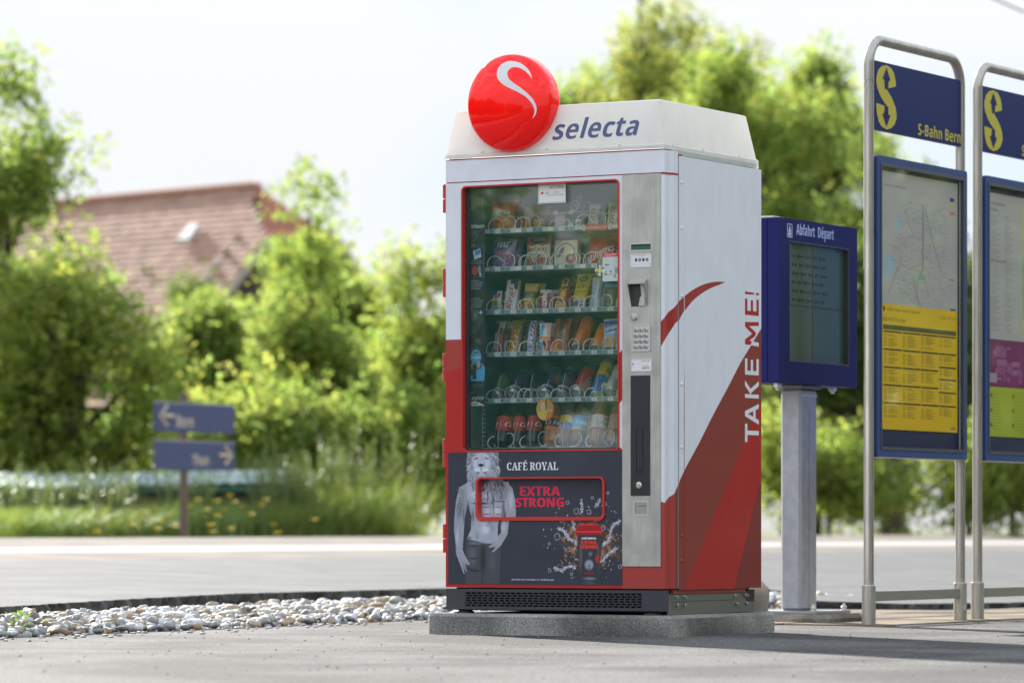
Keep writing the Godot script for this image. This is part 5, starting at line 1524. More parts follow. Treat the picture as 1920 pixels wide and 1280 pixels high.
	for x in [-0.06, 0.01]:
		var tg := Canvas.new(60, 48, Color8(206, 214, 190))
		tg.txt("10" if x < 0 else "11", sans, 14, 10, 32, 28, Color8(70, 76, 60))
		var tq := MB.new()
		tq.quad(Vector3(x, 1.694, -0.1085), Vector3(x + 0.02, 1.694, -0.1085), Vector3(x + 0.02, 1.709, -0.1085), Vector3(x, 1.709, -0.1085))
		part("price_tag", tq, print_mat(tg), m)
	part("coil", helix.call(0.024, 3.0, 0.05, -1.0, 1.0), wire, m, Vector3(0.022, 1.704, -0.115))
	stickers(m)
	products()

func stickers(m: Node3D) -> void:
	var card := func(called: String, cv: Canvas, x0: float, y0: float, x1: float, y1: float, z: float) -> void:
		var b := MB.new()
		b.quad(Vector3(x0, y0, z), Vector3(x1, y0, z), Vector3(x1, y1, z), Vector3(x0, y1, z))
		part(called, b, print_mat(cv, 0.5), m)
	var c := Canvas.new(260, 160, Color8(226, 226, 220))
	c.rect(6, 6, 248, 3, Color8(120, 120, 124)); c.rect(6, 150, 248, 3, Color8(120, 120, 124)); c.rect(6, 6, 3, 146, Color8(120, 120, 124)); c.rect(251, 6, 3, 146, Color8(120, 120, 124))
	c.txt("ACHTUNG!", sansb, 108, 16, 132, 24, Color8(110, 110, 116))
	c.ell(38, 74, 15, 9, Color8(196, 50, 66), -0.3); c.line(Vector2(70, 82), Vector2(100, 66), 4, Color8(60, 60, 66)); c.line(Vector2(84, 72), Vector2(94, 92), 3, Color8(60, 60, 66)); c.line(Vector2(94, 92), Vector2(120, 94), 3, Color8(60, 60, 66))
	c.txt("Video-", sans, 150, 62, 46, 16, Color8(100, 100, 106)); c.txt("\u00fcberwachung", sans, 122, 84, 110, 18, Color8(100, 100, 106))
	card.call("warning_card", c, -0.0814, 1.733, 0.0463, 1.8105, -0.018)
	c = Canvas.new(160, 230, Color8(188, 206, 204))
	c.rect(0, 0, 160, 32, Color8(196, 60, 62)); c.rect(14, 8, 120, 5, Color8(226, 180, 180)); c.rect(20, 18, 100, 4, Color8(226, 180, 180)); c.rect(94, 36, 3, 190, Color8(160, 180, 180))
	for i in 18:
		c.rect(10 + (i % 2) * 94, 44 + (i / 2) * 20, 30 + (i * 29) % 42, 3, Color8(130, 148, 150))
	for q in [[20, 92, 40, 10, Color8(190, 80, 70)], [70, 144, 12, 14, Color8(40, 70, 120)], [16, 150, 22, 7, Color8(190, 120, 80)], [14, 168, 30, 8, Color8(60, 60, 70)], [60, 168, 26, 8, Color8(180, 100, 90)], [112, 120, 40, 44, Color8(130, 148, 150)]]:
		c.rect(q[0], q[1], q[2], q[3], q[4])
	c.ell(112, 186, 12, 12, Color8(60, 76, 78)); c.ell(112, 186, 7, 7, Color8(188, 206, 204))
	card.call("information_sticker", c, 0.2136, 1.4117, 0.2925, 1.5245, -0.018)
	var fl := MB.new()
	var dz := Vector3(0.201, 1.456, -0.0178)
	for i in 12:
		var a := TAU * i / 12
		var d := Vector3(cos(a), sin(a), 0)
		var s := Vector3(-sin(a), cos(a), 0)
		fl.col = [Color(0.75, 0.8, 0.75), Color(0.08, 0.2, 0.4), Color(0.6, 0.62, 0.1)][i % 3]
		fl.quad(dz + d * 0.009 - s * 0.0015, dz + d * 0.022 - s * 0.004, dz + d * 0.022 + s * 0.004, dz + d * 0.009 + s * 0.0015)
	fl.col = Color(0.75, 0.55, 0.08)
	for i in 14:
		fl.tri(dz, dz + Vector3(cos(TAU * i / 14), sin(TAU * i / 14), 0) * 0.009, dz + Vector3(cos(TAU * (i + 1) / 14), sin(TAU * (i + 1) / 14), 0) * 0.009)
	var vm := mat(Color.WHITE, 0.5)
	vm.vertex_color_use_as_albedo = true
	part("flower_sticker", fl, vm, m)
	# red offer label on the top rail
	c = Canvas.new(300, 46, Color8(200, 64, 56))
	c.txt("Snack Attack 2 = 3.00", sansb, 56, 12, 186, 22, Color8(240, 214, 206)); c.ell(24, 23, 22, 22, Color8(226, 226, 222)); c.ell(276, 23, 22, 22, Color8(226, 226, 222)); c.txt("15", sansb, 12, 12, 24, 22, Color8(90, 90, 96)); c.txt("16", sansb, 264, 12, 24, 22, Color8(90, 90, 96))
	card.call("offer_label", c, 0.0765, 1.6225, 0.2215, 1.6475, -0.0875)
	# round hanging tag
	c = Canvas.new(200, 224, Color8(226, 170, 80))
	c.soft(90, 110, 90, 110, Color8(236, 200, 120), 0.8); c.ell(72, 90, 52, 80, Color8(216, 160, 60)); c.ell(76, 82, 30, 38, Color8(232, 200, 176)); c.rect(66, 110, 22, 30, Color8(222, 190, 166)); c.ell(80, 170, 66, 50, Color8(230, 206, 80)); c.ell(62, 76, 5, 3, Color8(80, 60, 60)); c.ell(88, 76, 5, 3, Color8(80, 60, 60)); c.ell(76, 100, 9, 3, Color8(190, 80, 70)); c.ell(112, 60, 10, 60, Color8(120, 84, 40))
	c.poly([Vector2(120, 0), Vector2(200, 0), Vector2(200, 224), Vector2(100, 224), Vector2(130, 130)], Color8(226, 130, 50)); c.ell(152, 70, 18, 16, Color8(90, 190, 130)); c.ell(158, 124, 18, 16, Color8(130, 200, 190)); c.ell(40, 200, 20, 14, Color8(240, 226, 200))
	var tg := MB.new()
	for i in 30:
		var a0 := TAU * i / 30
		var a1 := TAU * (i + 1) / 30
		var p0 := Vector2(cos(a0), sin(a0))
		var p1 := Vector2(cos(a1), sin(a1))
		tg.tri(Vector3(0, 0, 0), Vector3(p0.x * 0.0405, p0.y * 0.0455, 0), Vector3(p1.x * 0.0405, p1.y * 0.0455, 0), Vector2(0.5, 0.5), Vector2(0.5 + p0.x / 2, 0.5 - p0.y / 2), Vector2(0.5 + p1.x / 2, 0.5 - p1.y / 2))
	tg.quad(Vector3(0.002, 0.04, -0.0006), Vector3(0.018, 0.04, -0.0006), Vector3(0.016, 0.065, -0.0006), Vector3(0.004, 0.065, -0.0006), Rect2(0.75, 0.5, 0.1, 0.1))
	part("hanging_tag", tg, print_mat(c), m, Vector3(-0.086, 0.909, -0.083))

func products() -> void:
	draw_products()
	var foil := mat(Color.WHITE, 0.3, 0.0, 0.4)
	foil.albedo_texture = A.tex()
	foil.clearcoat_roughness = 0.15
	var card := mat(Color.WHITE, 0.5)
	card.albedo_texture = foil.albedo_texture
	var alu := mat(lin(0.75, 0.76, 0.77), 0.28, 0.95)
	# row, x, width, height, depth, lean, print, shape, label
	var list := [
		[0, -0.317, .124, .138, .05, 9, 0, "bag", "orange bag of paprika crisps at the left end of the top shelf"],
		[0, -0.163, .128, .104, .045, 8, 1, "bag", "purple bag of yellow corn puffs beside the orange crisps"],
		[0, -0.044, .042, .072, .018, 5, 2, "box", "pink and white chewing gum packet under the warning card"],
		[0, 0.012, .026, .04, .02, 0, 3, "box", "small green mint box beside the chewing gum packet"],
		[0, 0.046, .024, .042, .02, 0, 4, "box", "tiny yellow and green mint box left of the white bars"],
		[0, 0.104, .05, .106, .018, 12, 5, "bar", "white twin chocolate bar above the left part of the red offer label"],
		[0, 0.194, .056, .11, .02, 12, 5, "bar", "white twin chocolate bar above the right end of the red offer label"],
		[0, 0.262, .05, .1, .02, 12, 5, "bar", "white twin chocolate bar half hidden by the window's right edge"],
		[1, -0.311, .116, .128, .05, 7, 6, "bag", "lilac bag of jelly sweets at the left end of the second shelf"],
		[1, -0.15, .12, .136, .035, 8, 7, "bag", "cream and red bag of beef jerky on the second shelf"],
		[1, -0.012, .106, .112, .03, 4, 8, "box", "square cream cheese snack packet right of the beef jerky"],
		[1, 0.135, .135, .15, .05, 18, 9, "bag", "red bag of malt chocolate balls leaning back behind the sticker"],
		[2, -0.35, .058, .095, .022, 8, 10, "bar", "blue and white wafer bar at the left end of the third shelf"],
		[2, -0.277, .056, .142, .02, 14, 11, "box", "tall white wafer packet with red script leaning back"],
		[2, -0.197, .066, .128, .034, 18, 12, "bag", "gold bag of nuts between the white packet and the red wafer"],
		[2, -0.12, .05, .094, .02, 10, 13, "bar", "short red wafer bar with white lettering"],
		[2, -0.046, .062, .162, .03, 25, 14, "bag", "tall dark red peanut bag with yellow lettering leaning back"],
		[2, 0.032, .07, .17, .026, 25, 15, "bag", "bright yellow salt stick bag leaning far back"],
		[2, 0.112, .046, .14, .02, 13, 16, "bar", "pale blue chocolate bar below the flower sticker"],
		[2, 0.185, .064, .108, .03, 10, 17, "bag", "dark grey sweets bag with a blue top edge"],
		[3, -0.342, .046, .148, .02, 15, 18, "bar", "white and red hazelnut bar at the left end of the fourth shelf"],
		[3, -0.266, .056, .156, .024, 20, 19, "bar", "gold twin chocolate bar with dark red lettering"],
		[3, -0.192, .046, .146, .02, 14, 20, "bar", "white caramel bar with blue lettering reading upwards"],
		[3, -0.118, .056, .13, .022, 5, 21, "bar", "white, blue and orange milk chocolate bar"],
		[3, -0.048, .074, .155, .03, 16, 22, "bag", "brown and orange fruit snack bag with black lettering"],
		[3, 0.186, .074, .138, .032, 5, 23, "pouch", "silver and blue juice pouch at the right of the fourth shelf"],
	]
	for q in list:
		var cat: String = {"bag": "snack bag", "bar": "chocolate bar", "box": "snack packet", "pouch": "juice pouch"}[q[7]]
		var o: MeshInstance3D
		var nm: String = {"bag": "snack_bag", "bar": "chocolate_bar", "box": "snack_packet", "pouch": "juice_pouch"}[q[7]]
		if q[7] == "box":
			o = part(nm, carton_mesh(q[1 + 1], q[3], q[4], q[6]), card)
		elif q[7] == "pouch":
			o = part(nm, bag_mesh(q[2], q[3], q[4], q[6], 0.02, 7), foil)
		else:
			o = part(nm, bag_mesh(q[2], q[3], q[4], q[6], 0.07 if q[7] == "bar" else 0.05, int(q[1] * 1000) + 500), foil)
		o.position = Vector3(q[1] - 0.008, ROWS[q[0]] + 0.0005, -0.148)
		o.rotation_degrees = Vector3(-q[5], 0, 0)
		tag(o, q[8], cat)
		# the next one waiting in line behind it
		if q[7] in ["bar", "bag"] and q[3] > 0.09 and q[1] < 0.2:
			var o2: MeshInstance3D = o.duplicate()
			add_child(o2, true)
			o2.position += Vector3(0.002, 0.002, -0.056)
			tag(o2, " ".join(q[8].split(" at the ")[0].split(" left of ")[0].split(" leaning")[0].split(" beside ")[0].split(" above ")[0].split(" ").slice(0, 8)) + (", second in line behind its twin" if q[1] < 0.12 or q[0] > 0 else ", second in line near the window's right edge"), cat)
	var g := thing("small_snack", "small green packet on the little tray right of the warning card", "snack packet", Vector3(0.02, 1.703, -0.16))
	part("wrapper", bag_mesh(0.05, 0.075, 0.02, 40), foil, g)
	# tubes and cans lying with their bases to the glass
	var can := func(nm: String, row: int, x: float, r: float, h: float, lean: float, k: int, label: String, cat: String, top_: Material) -> void:
		var t := thing(nm, label, cat, Vector3(x, ROWS[row] + r * sin(deg_to_rad(lean)) * 0.98 + 0.004, -0.14))
		t.rotation_degrees = Vector3(-lean, 0, 0)
		var b := MB.new()
		b.lathe([Vector2(r, 0.006), Vector2(r, h - 0.012)], 28)
		relabel(b, 0, k)
		part("body", b, foil, t)
		var e := MB.new()
		e.lathe([Vector2(0.0003, 0.006), Vector2(r * 0.7, 0.0045), Vector2(r * 0.76, 0.0), Vector2(r * 0.82, 0.0), Vector2(r, 0.006)], 28)
		part("base", e, top_, t)
		var l := MB.new()
		l.lathe([Vector2(r, h - 0.012), Vector2(r * 0.84, h - 0.002), Vector2(r * 0.86, h), Vector2(r * 0.78, h), Vector2(r * 0.76, h - 0.004), Vector2(0.0003, h - 0.004)], 28)
		part("lid", l, top_, t)
	var cardb := mat(lin(0.5, 0.48, 0.42), 0.5)
	can.call("snack_tube", 3, 0.036, 0.031, 0.15, 38, 24, "larger orange cardboard tube of crisps on the fourth shelf", "crisp tube", cardb)
	can.call("snack_tube", 3, 0.118, 0.026, 0.115, 38, 24, "smaller orange tube left of the silver juice pouch", "crisp tube", cardb)
	var cans := [[-0.342, 0.026, .12, 44, 26, "slim green drink can at the left end of the can shelf"], [-0.266, 0.031, .13, 46, 25, "navy drink can second from the left on the can shelf"], [-0.118, 0.031, .14, 46, 25, "navy drink can above the round hanging tag"], [-0.04, 0.03, .13, 40, 25, "navy drink can right of the hanging tag, before a clear divider"], [0.033, 0.031, .145, 46, 27, "red cola can on the can shelf"], [0.116, 0.026, .165, 36, 28, "blue and yellow tea can on the can shelf"], [0.186, 0.033, .15, 44, 29, "silver grey light drink can at the right of the can shelf"]]
	for q in cans:
		can.call("drink_can", 4, q[0], q[1], q[2], q[3], q[4], q[5], "drink can", alu)
		if q[4] in [28, 27]:
			can.call("drink_can", 4, q[0] + 0.004, q[1], q[2], q[3], 30, ("orange banded blue can stacked behind the %s" % ("red cola can" if q[4] == 27 else "blue and yellow tea can")), "drink can", alu)
			var last := get_child(get_child_count() - 1)
			last.position += Vector3(0.004, 0.01, -0.085)
	# bottles
	var cap_cols := [Color8(196, 44, 34), Color8(196, 44, 34), Color8(196, 44, 34), Color8(222, 130, 50), Color8(226, 150, 70), Color8(226, 206, 40), Color8(150, 190, 80), Color8(190, 60, 50), Color8(180, 60, 50)]
	var liquids := [Color8(34, 22, 18), Color8(34, 22, 18), Color8(34, 22, 18), Color8(222, 128, 36), Color8(150, 96, 40), Color8(150, 90, 40), Color8(170, 164, 130), Color8(196, 140, 40), Color8(176, 110, 100)]
	var bots := [[-0.318, 0.034, 32, "large cola bottle with a red label at the left end of the bottle shelf", 0.0], [-0.246, 0.026, 32, "slim cola bottle second from the left on the bottle shelf", 0.0], [-0.176, 0.03, 32, "cola bottle with white script below the hanging tag", 0.0], [-0.088, 0.033, 33, "orange soda bottle with a dark blue lettered label", 0.0], [-0.028, 0.034, 34, "yellow and blue lemon tea bottle on the bottle shelf", -0.01], [0.032, 0.03, 35, "light blue labelled tea bottle on the bottle shelf", 0.0], [0.078, 0.028, 36, "beige labelled bottle between the blue and the white label", -0.035], [0.124, 0.034, 37, "apple juice bottle with a white label on the bottle shelf", 0.0], [0.2, 0.03, 38, "pink and green labelled bottle at the right end of the bottle shelf", 0.0]]
	for i in bots.size():
		var q: Array = bots[i]
		var r: float = q[1]
		var t := thing("drink_bottle", q[3], "bottle", Vector3(q[0], ROWS[5] + 0.006, -0.13 + q[4]))
		t.rotation_degrees = Vector3(-17, 0, 0)
		var b := MB.new()
		var hgt := 0.205
		b.lathe([Vector2(0.0003, 0.006), Vector2(r * 0.7, 0.0), Vector2(r * 0.95, 0.006), Vector2(r, 0.02), Vector2(r * 0.97, 0.05), Vector2(r, 0.06), Vector2(r, 0.118), Vector2(r * 0.97, 0.13), Vector2(r * 0.7, 0.16), Vector2(r * 0.42, 0.184), Vector2(0.0125, 0.19), Vector2(0.0125, hgt)], 24, Vector2(0, 1), true)
		part("body", b, mat((liquids[i] as Color).darkened(0.25), 0.08, 0.0, 0.5), t)
		var lb := MB.new()
		lb.lathe([Vector2(r + 0.0008, 0.06), Vector2(r + 0.0008, 0.12)], 28)
		relabel(lb, 0, q[2])
		part("label", lb, card, t)
		var cp := MB.new()
		cp.lathe([Vector2(0.0145, hgt - 0.012), Vector2(0.0145, hgt + 0.004), Vector2(0.0135, hgt + 0.006), Vector2(0.0003, hgt + 0.0062)], 18)
		part("cap", cp, mat(cap_cols[i], 0.45), t)

func map_print() -> Canvas:  # rail map, 0.84 x 1.06 m
	var c := Canvas.new(760, 920, Color8(184, 181, 177))
	var ink := Color8(120, 118, 122)
	c.txt("Liniennetz S-Bahn Bern", sansb, 14, 86, 226, 16, ink)
	var L := func(pts: Array, col: Color, t := 4.0) -> void:
		var q := []
		for e in pts:
			q.append(Vector2(e[0], e[1]))
		c.path(q, t, col)
	for q in [[[150, 260], [190, 300], [160, 420], [130, 430]], [[30, 600], [90, 560], [150, 590], [110, 700], [30, 760]]]:
		var pts := []
		for e in q:
			pts.append(Vector2(e[0], e[1]))
		c.poly(pts, Color8(160, 188, 200))
	var g := Color8(120, 126, 122)
	L.call([[405, 190], [405, 640], [370, 690]], g, 7); L.call([[418, 190], [470, 330], [520, 480], [590, 640]], g, 6); L.call([[405, 620], [405, 700], [470, 830]], Color8(196, 130, 110), 6); L.call([[225, 250], [250, 300], [310, 420], [400, 430]], Color8(180, 140, 130), 5); L.call([[70, 505], [160, 515], [215, 640], [360, 655]], Color8(190, 160, 90), 6)
	L.call([[60, 845], [190, 590]], Color8(150, 120, 110), 5); L.call([[370, 690], [345, 760], [350, 850], [440, 980]], g, 5); L.call([[370, 680], [240, 790], [150, 900]], Color8(160, 180, 130), 4); L.call([[420, 700], [450, 760], [610, 770]], Color8(150, 180, 160), 5); L.call([[330, 740], [290, 870]], Color8(190, 140, 140), 4); L.call([[200, 740], [330, 745]], Color8(130, 160, 190), 5); L.call([[430, 780], [420, 900]], Color8(170, 190, 150), 4); L.call([[470, 430], [480, 640]], Color8(150, 160, 150), 3)
	c.rect(365, 680, 60, 40, Color8(120, 180, 130)); c.rect(400, 560, 60, 6, Color8(190, 120, 110))
	for i in 620:
		var x := rng.randf_range(60, 640)
		var y := rng.randf_range(180, 900)
		if absf(x - 400) < 330 - absf(y - 560) * 0.35:
			c.rect(x, y, rng.randf_range(16, 44), 3, Color8(150, 149, 152))
	for i in 30:
		c.rect(398, 200 + i * 15, 18, 2, Color8(90, 90, 96)); c.rect(300 + i * 2, 715 + i * 7, 20, 2, Color8(110, 110, 116))
	for q in [[680, 110, 44, 26, Color8(40, 60, 120)], [690, 160, 40, 18, Color8(200, 190, 60)], [680, 208, 50, 22, Color8(210, 120, 110)], [670, 690, 54, 6, Color8(60, 70, 130)], [680, 898, 60, 14, Color8(50, 60, 120)]]:
		c.rect(q[0], q[1], q[2], q[3], q[4])
	for i in 16:
		c.rect(670, 720 + i * 9, 20 + (i * 13) % 22, 3, Color8(160, 160, 160))
	return c

func timetable_print() -> Canvas:  # yellow departures sheet
	var c := Canvas.new(760, 900, Color8(232, 190, 8))
	var ink := Color8(70, 60, 20)
	c.rect(14, 20, 18, 34, ink); c.txt("Abfahrt  D\u00e9part  Partenza  Departure", sans, 54, 26, 326, 30, ink)
	c.txt("Bahnhof Thurnen", sans, 14, 92, 220, 34, ink)
	c.txt("11.12.2016 \u2013 09.12.2017", sans, 560, 44, 190, 26, Color8(110, 96, 30))
	c.rect(14, 150, 732, 34, Color8(84, 76, 30))
	var bars := [[192, 320, 448, 576, 704], [192, 320, 448, 576, 704], [192, 320, 448, 576, 704], [192, 320, 418, 508, 604, 704]]
	for k in 4:
		var x := 14 + k * 184
		for i in bars[k].size():
			var y: int = bars[k][i]
			c.rect(x, y, 180, 13, Color8(72, 64, 26))
			c.rect(x + 6, y + 3, 8, 7, Color8(200, 170, 40))
			var n := 9 if k < 3 else 6
			for j in n:
				if (j * 7 + i * 3 + k) % 10 == 4:
					continue
				c.rect(x + 12, y + 24 + j * 10, 14, 4, ink); c.rect(x + 32, y + 24 + j * 10, 8, 4, Color8(140, 116, 20)); c.rect(x + 52, y + 24 + j * 10, 44 + (j * 31 + i * 17 + k * 11) % 58, 4, Color8(120, 102, 22))
	c.txt("sbb", sansb, 690, 858, 50, 22, Color8(50, 56, 90))
	return c

func side_list_print() -> Canvas:  # second board: list of places and a map, town plan, green notice; 0.84 x 1.9 m at 2.5 mm
	var c := Canvas.new(420, 860, Color8(184, 181, 177))
	var ink := Color8(110, 110, 112)
	c.txt("Gemeindeplan", sansb, 12, 30, 84, 14, ink); c.txt("Orte", sansb, 12, 52, 40, 11, ink)
	for i in 60:
		for k in 2:
			if (i * 5 + k * 3) % 17 > 1:
				c.rect(12 + k * 80, 70 + i * 7 + k * 5, 26 + (i * 23 + k * 11) % 34, 2, Color8(140, 140, 142))
	c.txt("Sehensw\u00fcrdigkeiten", sansb, 12, 232, 90, 13, ink)
	c.rect(196, 20, 214, 480, Color8(196, 190, 140)); c.poly([Vector2(200, 200), Vector2(240, 190), Vector2(250, 420), Vector2(204, 440)], Color8(140, 180, 140))
	for i in 40:
		c.soft(200 + rng.randf() * 200, 30 + rng.randf() * 460, 20 + rng.randf() * 30, 16, [Color8(180, 190, 140), Color8(206, 196, 150), Color8(160, 180, 190)][i % 3], 0.6)
	c.path([Vector2(230, 30), Vector2(260, 120), Vector2(240, 250), Vector2(300, 400), Vector2(290, 490)], 3, Color8(150, 130, 120))
	c.rect(0, 516, 420, 168, Color8(122, 26, 92))
	for i in 26:
		c.rect(8 + rng.randf() * 190, 524 + rng.randf() * 130, 10 + rng.randf() * 60, 8 + rng.randf() * 40, [Color8(150, 74, 130), Color8(168, 96, 150), Color8(134, 40, 106)][i % 3])
	c.rect(4, 636, 44, 34, Color8(170, 150, 166)); c.ell(250, 546, 14, 20, Color8(80, 70, 110)); c.ell(306, 610, 70, 44, Color8(180, 150, 180))
	c.rect(0, 684, 420, 176, Color8(176, 190, 44)); c.soft(90, 780, 100, 90, Color8(190, 200, 80), 0.7); c.soft(250, 830, 160, 60, Color8(160, 180, 30), 0.7)
	for i in 26:
		c.rect(16 + (i % 2) * 130, 700 + (i / 2) * 11, 40 + (i * 31) % 60, 2, Color8(130, 146, 40))
	for i in 6:
		c.rect(10 + (i % 2) * 130, 708 + (i / 2) * 52, 9, 13, Color8(70, 90, 60))
	return c

func s_mark(b: MB, o: Vector3, w: float, h: float, n: Vector3, right: Vector3) -> void:  # the S whose ends are arrowed, within w x h, o its lower left
	var P := func(x: float, y: float) -> Vector3: return o + right * (x * w) + Vector3.UP * ((1.0 - y) * h) + n * 0.001
	var rib := [[.97, .30, .57, .36], [.96, .22, .6, .28], [.88, .1, .63, .23], [.74, .03, .62, .22], [.5, .0, .5, .18], [.28, .03, .42, .2], [.1, .1, .4, .25], [.02, .2, .4, .31], [.0, .28, .45, .36], [.04, .37, .57, .4], [.2, .5, .78, .5], [.43, .6, .96, .63], [.55, .64, 1.0, .72], [.6, .69, 1.0, .8], [.6, .75, .9, .9], [.56, .8, .72, .97], [.5, .82, .5, 1.0], [.38, .78, .26, .97], [.37, .77, .12, .9], [.4, .72, .03, .78], [.42, .64, .0, .62]]
	for i in rib.size() - 1:
		var q := [P.call(rib[i][0], rib[i][1]), P.call(rib[i + 1][0], rib[i + 1][1]), P.call(rib[i + 1][2], rib[i + 1][3]), P.call(rib[i][2], rib[i][3])]
		if (q[1] - q[0]).cross(q[2] - q[0]).dot(n) < 0:
			q.reverse()
		b.quad(q[0], q[1], q[2], q[3])

func board(x: float, z0: float, label: String, cat: String, second: bool) -> void:
	var t := thing("information_board", label, cat, Vector3(x, 0, z0), 0.0, "")
	var steel := mat(Color.WHITE, 0.42, 0.75)
	steel.albedo_texture = noise_tex(0.02, 4, lin(0.4, 0.37, 0.33), lin(0.5, 0.47, 0.43), 256, 51)
	steel.uv1_triplanar = true
	steel.uv1_scale = Vector3(6, 0.8, 6)
	var H := 2.585
	var W := 1.0
	var r := 0.0228
	var bend := 0.12
	var pts := [Vector3(0, 0.15, 0)]
	for i in 9:
		var a := PI / 2 * i / 8
		pts.append(Vector3(0, H - bend + sin(a) * bend, -bend + cos(a) * bend))
	for i in 9:
		var a := PI / 2 * i / 8
		pts.append(Vector3(0, H - bend + cos(a) * bend, -W + bend - sin(a) * bend))
	pts.append(Vector3(0, 0.15, -W))
	var b := MB.new()
	b.tube(pts, r, 20, false)
	part("tube_frame", b, steel, t)
	var seam := MB.new()
	for z in [0.0, -W]:
		seam.tube([Vector3(r * 0.93, 0.2, z + r * 0.42), Vector3(r * 0.93, H - 0.1, z + r * 0.42)], 0.0012, 4)
		seam.tube([Vector3(r * 0.62, 0.2, z + r * 0.82), Vector3(r * 0.62, H - 0.1, z + r * 0.82)], 0.0012, 4)
	part("tube_seam", seam, mat(lin(0.16, 0.12, 0.1), 0.6), t)
	for z in [0.0, -W]:
		var sl := MB.new()
		sl.xf.origin = Vector3(0, 0, z)
		sl.lathe([Vector2(0.0305, -0.03), Vector2(0.0305, 0.176), Vector2(0.029, 0.18), Vector2(0.022, 0.1802)], 22)
		part("post_sleeve", sl, steel, t)
	part("lower_rail", boxm(Vector3(-0.014, 0.108, -W + 0.028), Vector3(0.014, 0.153, -0.028), 0.003), mat(lin(0.3, 0.28, 0.24), 0.5, 0.5), t)
	part("rail_clip", boxm(Vector3(0.012, 0.05, -W + 0.012), Vector3(0.034, 0.078, -W + 0.02), 0.002), steel, t)
	if not second:
		var tie := MB.new()
		var ring_ := []
		for i in 17:
			ring_.append(Vector3(cos(TAU * i / 16) * (r + 0.001), H - 0.19 + sin(i * 0.7) * 0.004, sin(TAU * i / 16) * (r + 0.001)))
		ring_.append(Vector3(-0.01, H - 0.24, r + 0.012))
		tie.tube(ring_, 0.0012, 4)
		part("wire_tie", tie, mat(lin(0.25, 0.2, 0.15), 0.5), t)
	# sign with the S
	var blue := mat(lin(0.012, 0.02, 0.12), 0.3)
	blue.metallic_specular = 0.22
	var f := 0.012
	var sg := part("sign_panel", boxm(Vector3(-0.008, 2.185, -W + 0.006), Vector3(f, 2.49, -0.024), 0.001), blue, t)
	var yel := mat(lin(0.5, 0.42, 0.03), 0.45)
	var mk := MB.new()
	var n := Vector3(1, 0, 0)
	var rt := Vector3(0, 0, -1)
	s_mark(mk, Vector3(f, 2.195, -0.05), 0.215, 0.285, n, rt)
	part("line_mark", mk, yel, sg)
	var ar := MB.new()
	for s in [1.0, -1.0]:
		var cy: float = 2.3375 + s * 0.1425
		var cz := -0.05 - 0.107
		var P := func(a: float, y: float) -> Vector3: return Vector3(f + 0.0022, y, cz - a)
		var q := [P.call(-0.043, cy - s * 0.066), P.call(0.043, cy - s * 0.066), P.call(0.0, cy - s * 0.012)]
		if s < 0:
			q.reverse()
		ar.tri(q[0], q[1], q[2])
		q = [P.call(-0.019, cy - s * 0.064), P.call(0.019, cy - s * 0.064), P.call(0.019, cy - s * 0.1), P.call(-0.019, cy - s * 0.11)]
		if s > 0:
			q.reverse()
		ar.quad(q[0], q[1], q[2], q[3])
	part("arrow", ar, blue, sg)
	var tx := MB.new()
	place_text(tx, "S-Bahn Bern", sansb, Vector3(f + 0.001, 2.199, -0.5), Vector3(0, 0, -0.475), Vector3(0, 0.056, 0))
	part("lettering", tx, yel, sg)
	# poster case
	var cz0 := -0.026
	var cz1 := -W + 0.0
	var y0 := 0.745
	var y1 := 2.072
	var cs := mat(lin(0.016, 0.05, 0.18), 0.55)
	var cm := MB.new()
	cm.xf = Transform3D(Basis(Vector3.UP, PI / 2), Vector3(0, 0, 0))  # local x runs to -z, local z to +x
	cm.ring(rrect(-cz0, y0, -cz1 + 0.012, y1, 0.012), rrect(-cz0 + 0.035, y0 + 0.035, -cz1 - 0.02, y1 - 0.035, 0.006), -0.02, 0.03)
	cm.quad(Vector3(-cz0, y0, -0.0199), Vector3(-cz0, y1, -0.0199), Vector3(-cz1, y1, -0.0199), Vector3(-cz1, y0, -0.0199))
	var case_ := part("poster_case", cm, cs, t)
	var al := MB.new()
	al.xf = cm.xf
	al.ring(rrect(-cz0 + 0.033, y0 + 0.03, -cz1 - 0.018, y1 - 0.03, 0.005), rrect(-cz0 + 0.045, y0 + 0.045, -cz1 - 0.03, y1 - 0.045, 0.004), 0.02, 0.033)
	part("case_door_frame", al, mat(lin(0.09, 0.1, 0.14), 0.4, 0.5), case_)
	var bk := MB.new()
	bk.xf = cm.xf
	bk.quad(Vector3(-cz0 + 0.03, y0 + 0.03, 0.004), Vector3(-cz1 - 0.02, y0 + 0.03, 0.004), Vector3(-cz1 - 0.02, y1 - 0.03, 0.004), Vector3(-cz0 + 0.03, y1 - 0.03, 0.004))
	part("case_lining", bk, mat(lin(0.018, 0.024, 0.09), 0.5), case_)
	var sheet := func(called: String, cv: Canvas, a: float, ya: float, b2: float, yb: float, z: float) -> void:
		var s := MB.new()
		s.xf = cm.xf
		s.quad(Vector3(a, ya, z), Vector3(b2, ya, z), Vector3(b2, yb, z), Vector3(a, yb, z))
		part(called, s, print_mat(cv, 0.6), case_)
	if not second:
		sheet.call("rail_map", map_print(), 0.118, 1.42, 0.952, 2.012, 0.008)
		sheet.call("timetable", timetable_print(), 0.113, 0.868, 0.945, 1.425, 0.01)
	else:
		sheet.call("village_posters", side_list_print(), 0.118, 0.86, 0.955, 2.0, 0.008)
	var pn := mat(Color(0.1, 0.1, 0.12, 0.05), 0.03)
	pn.transparency = BaseMaterial3D.TRANSPARENCY_ALPHA
	var gl := MB.new()
	gl.xf = cm.xf
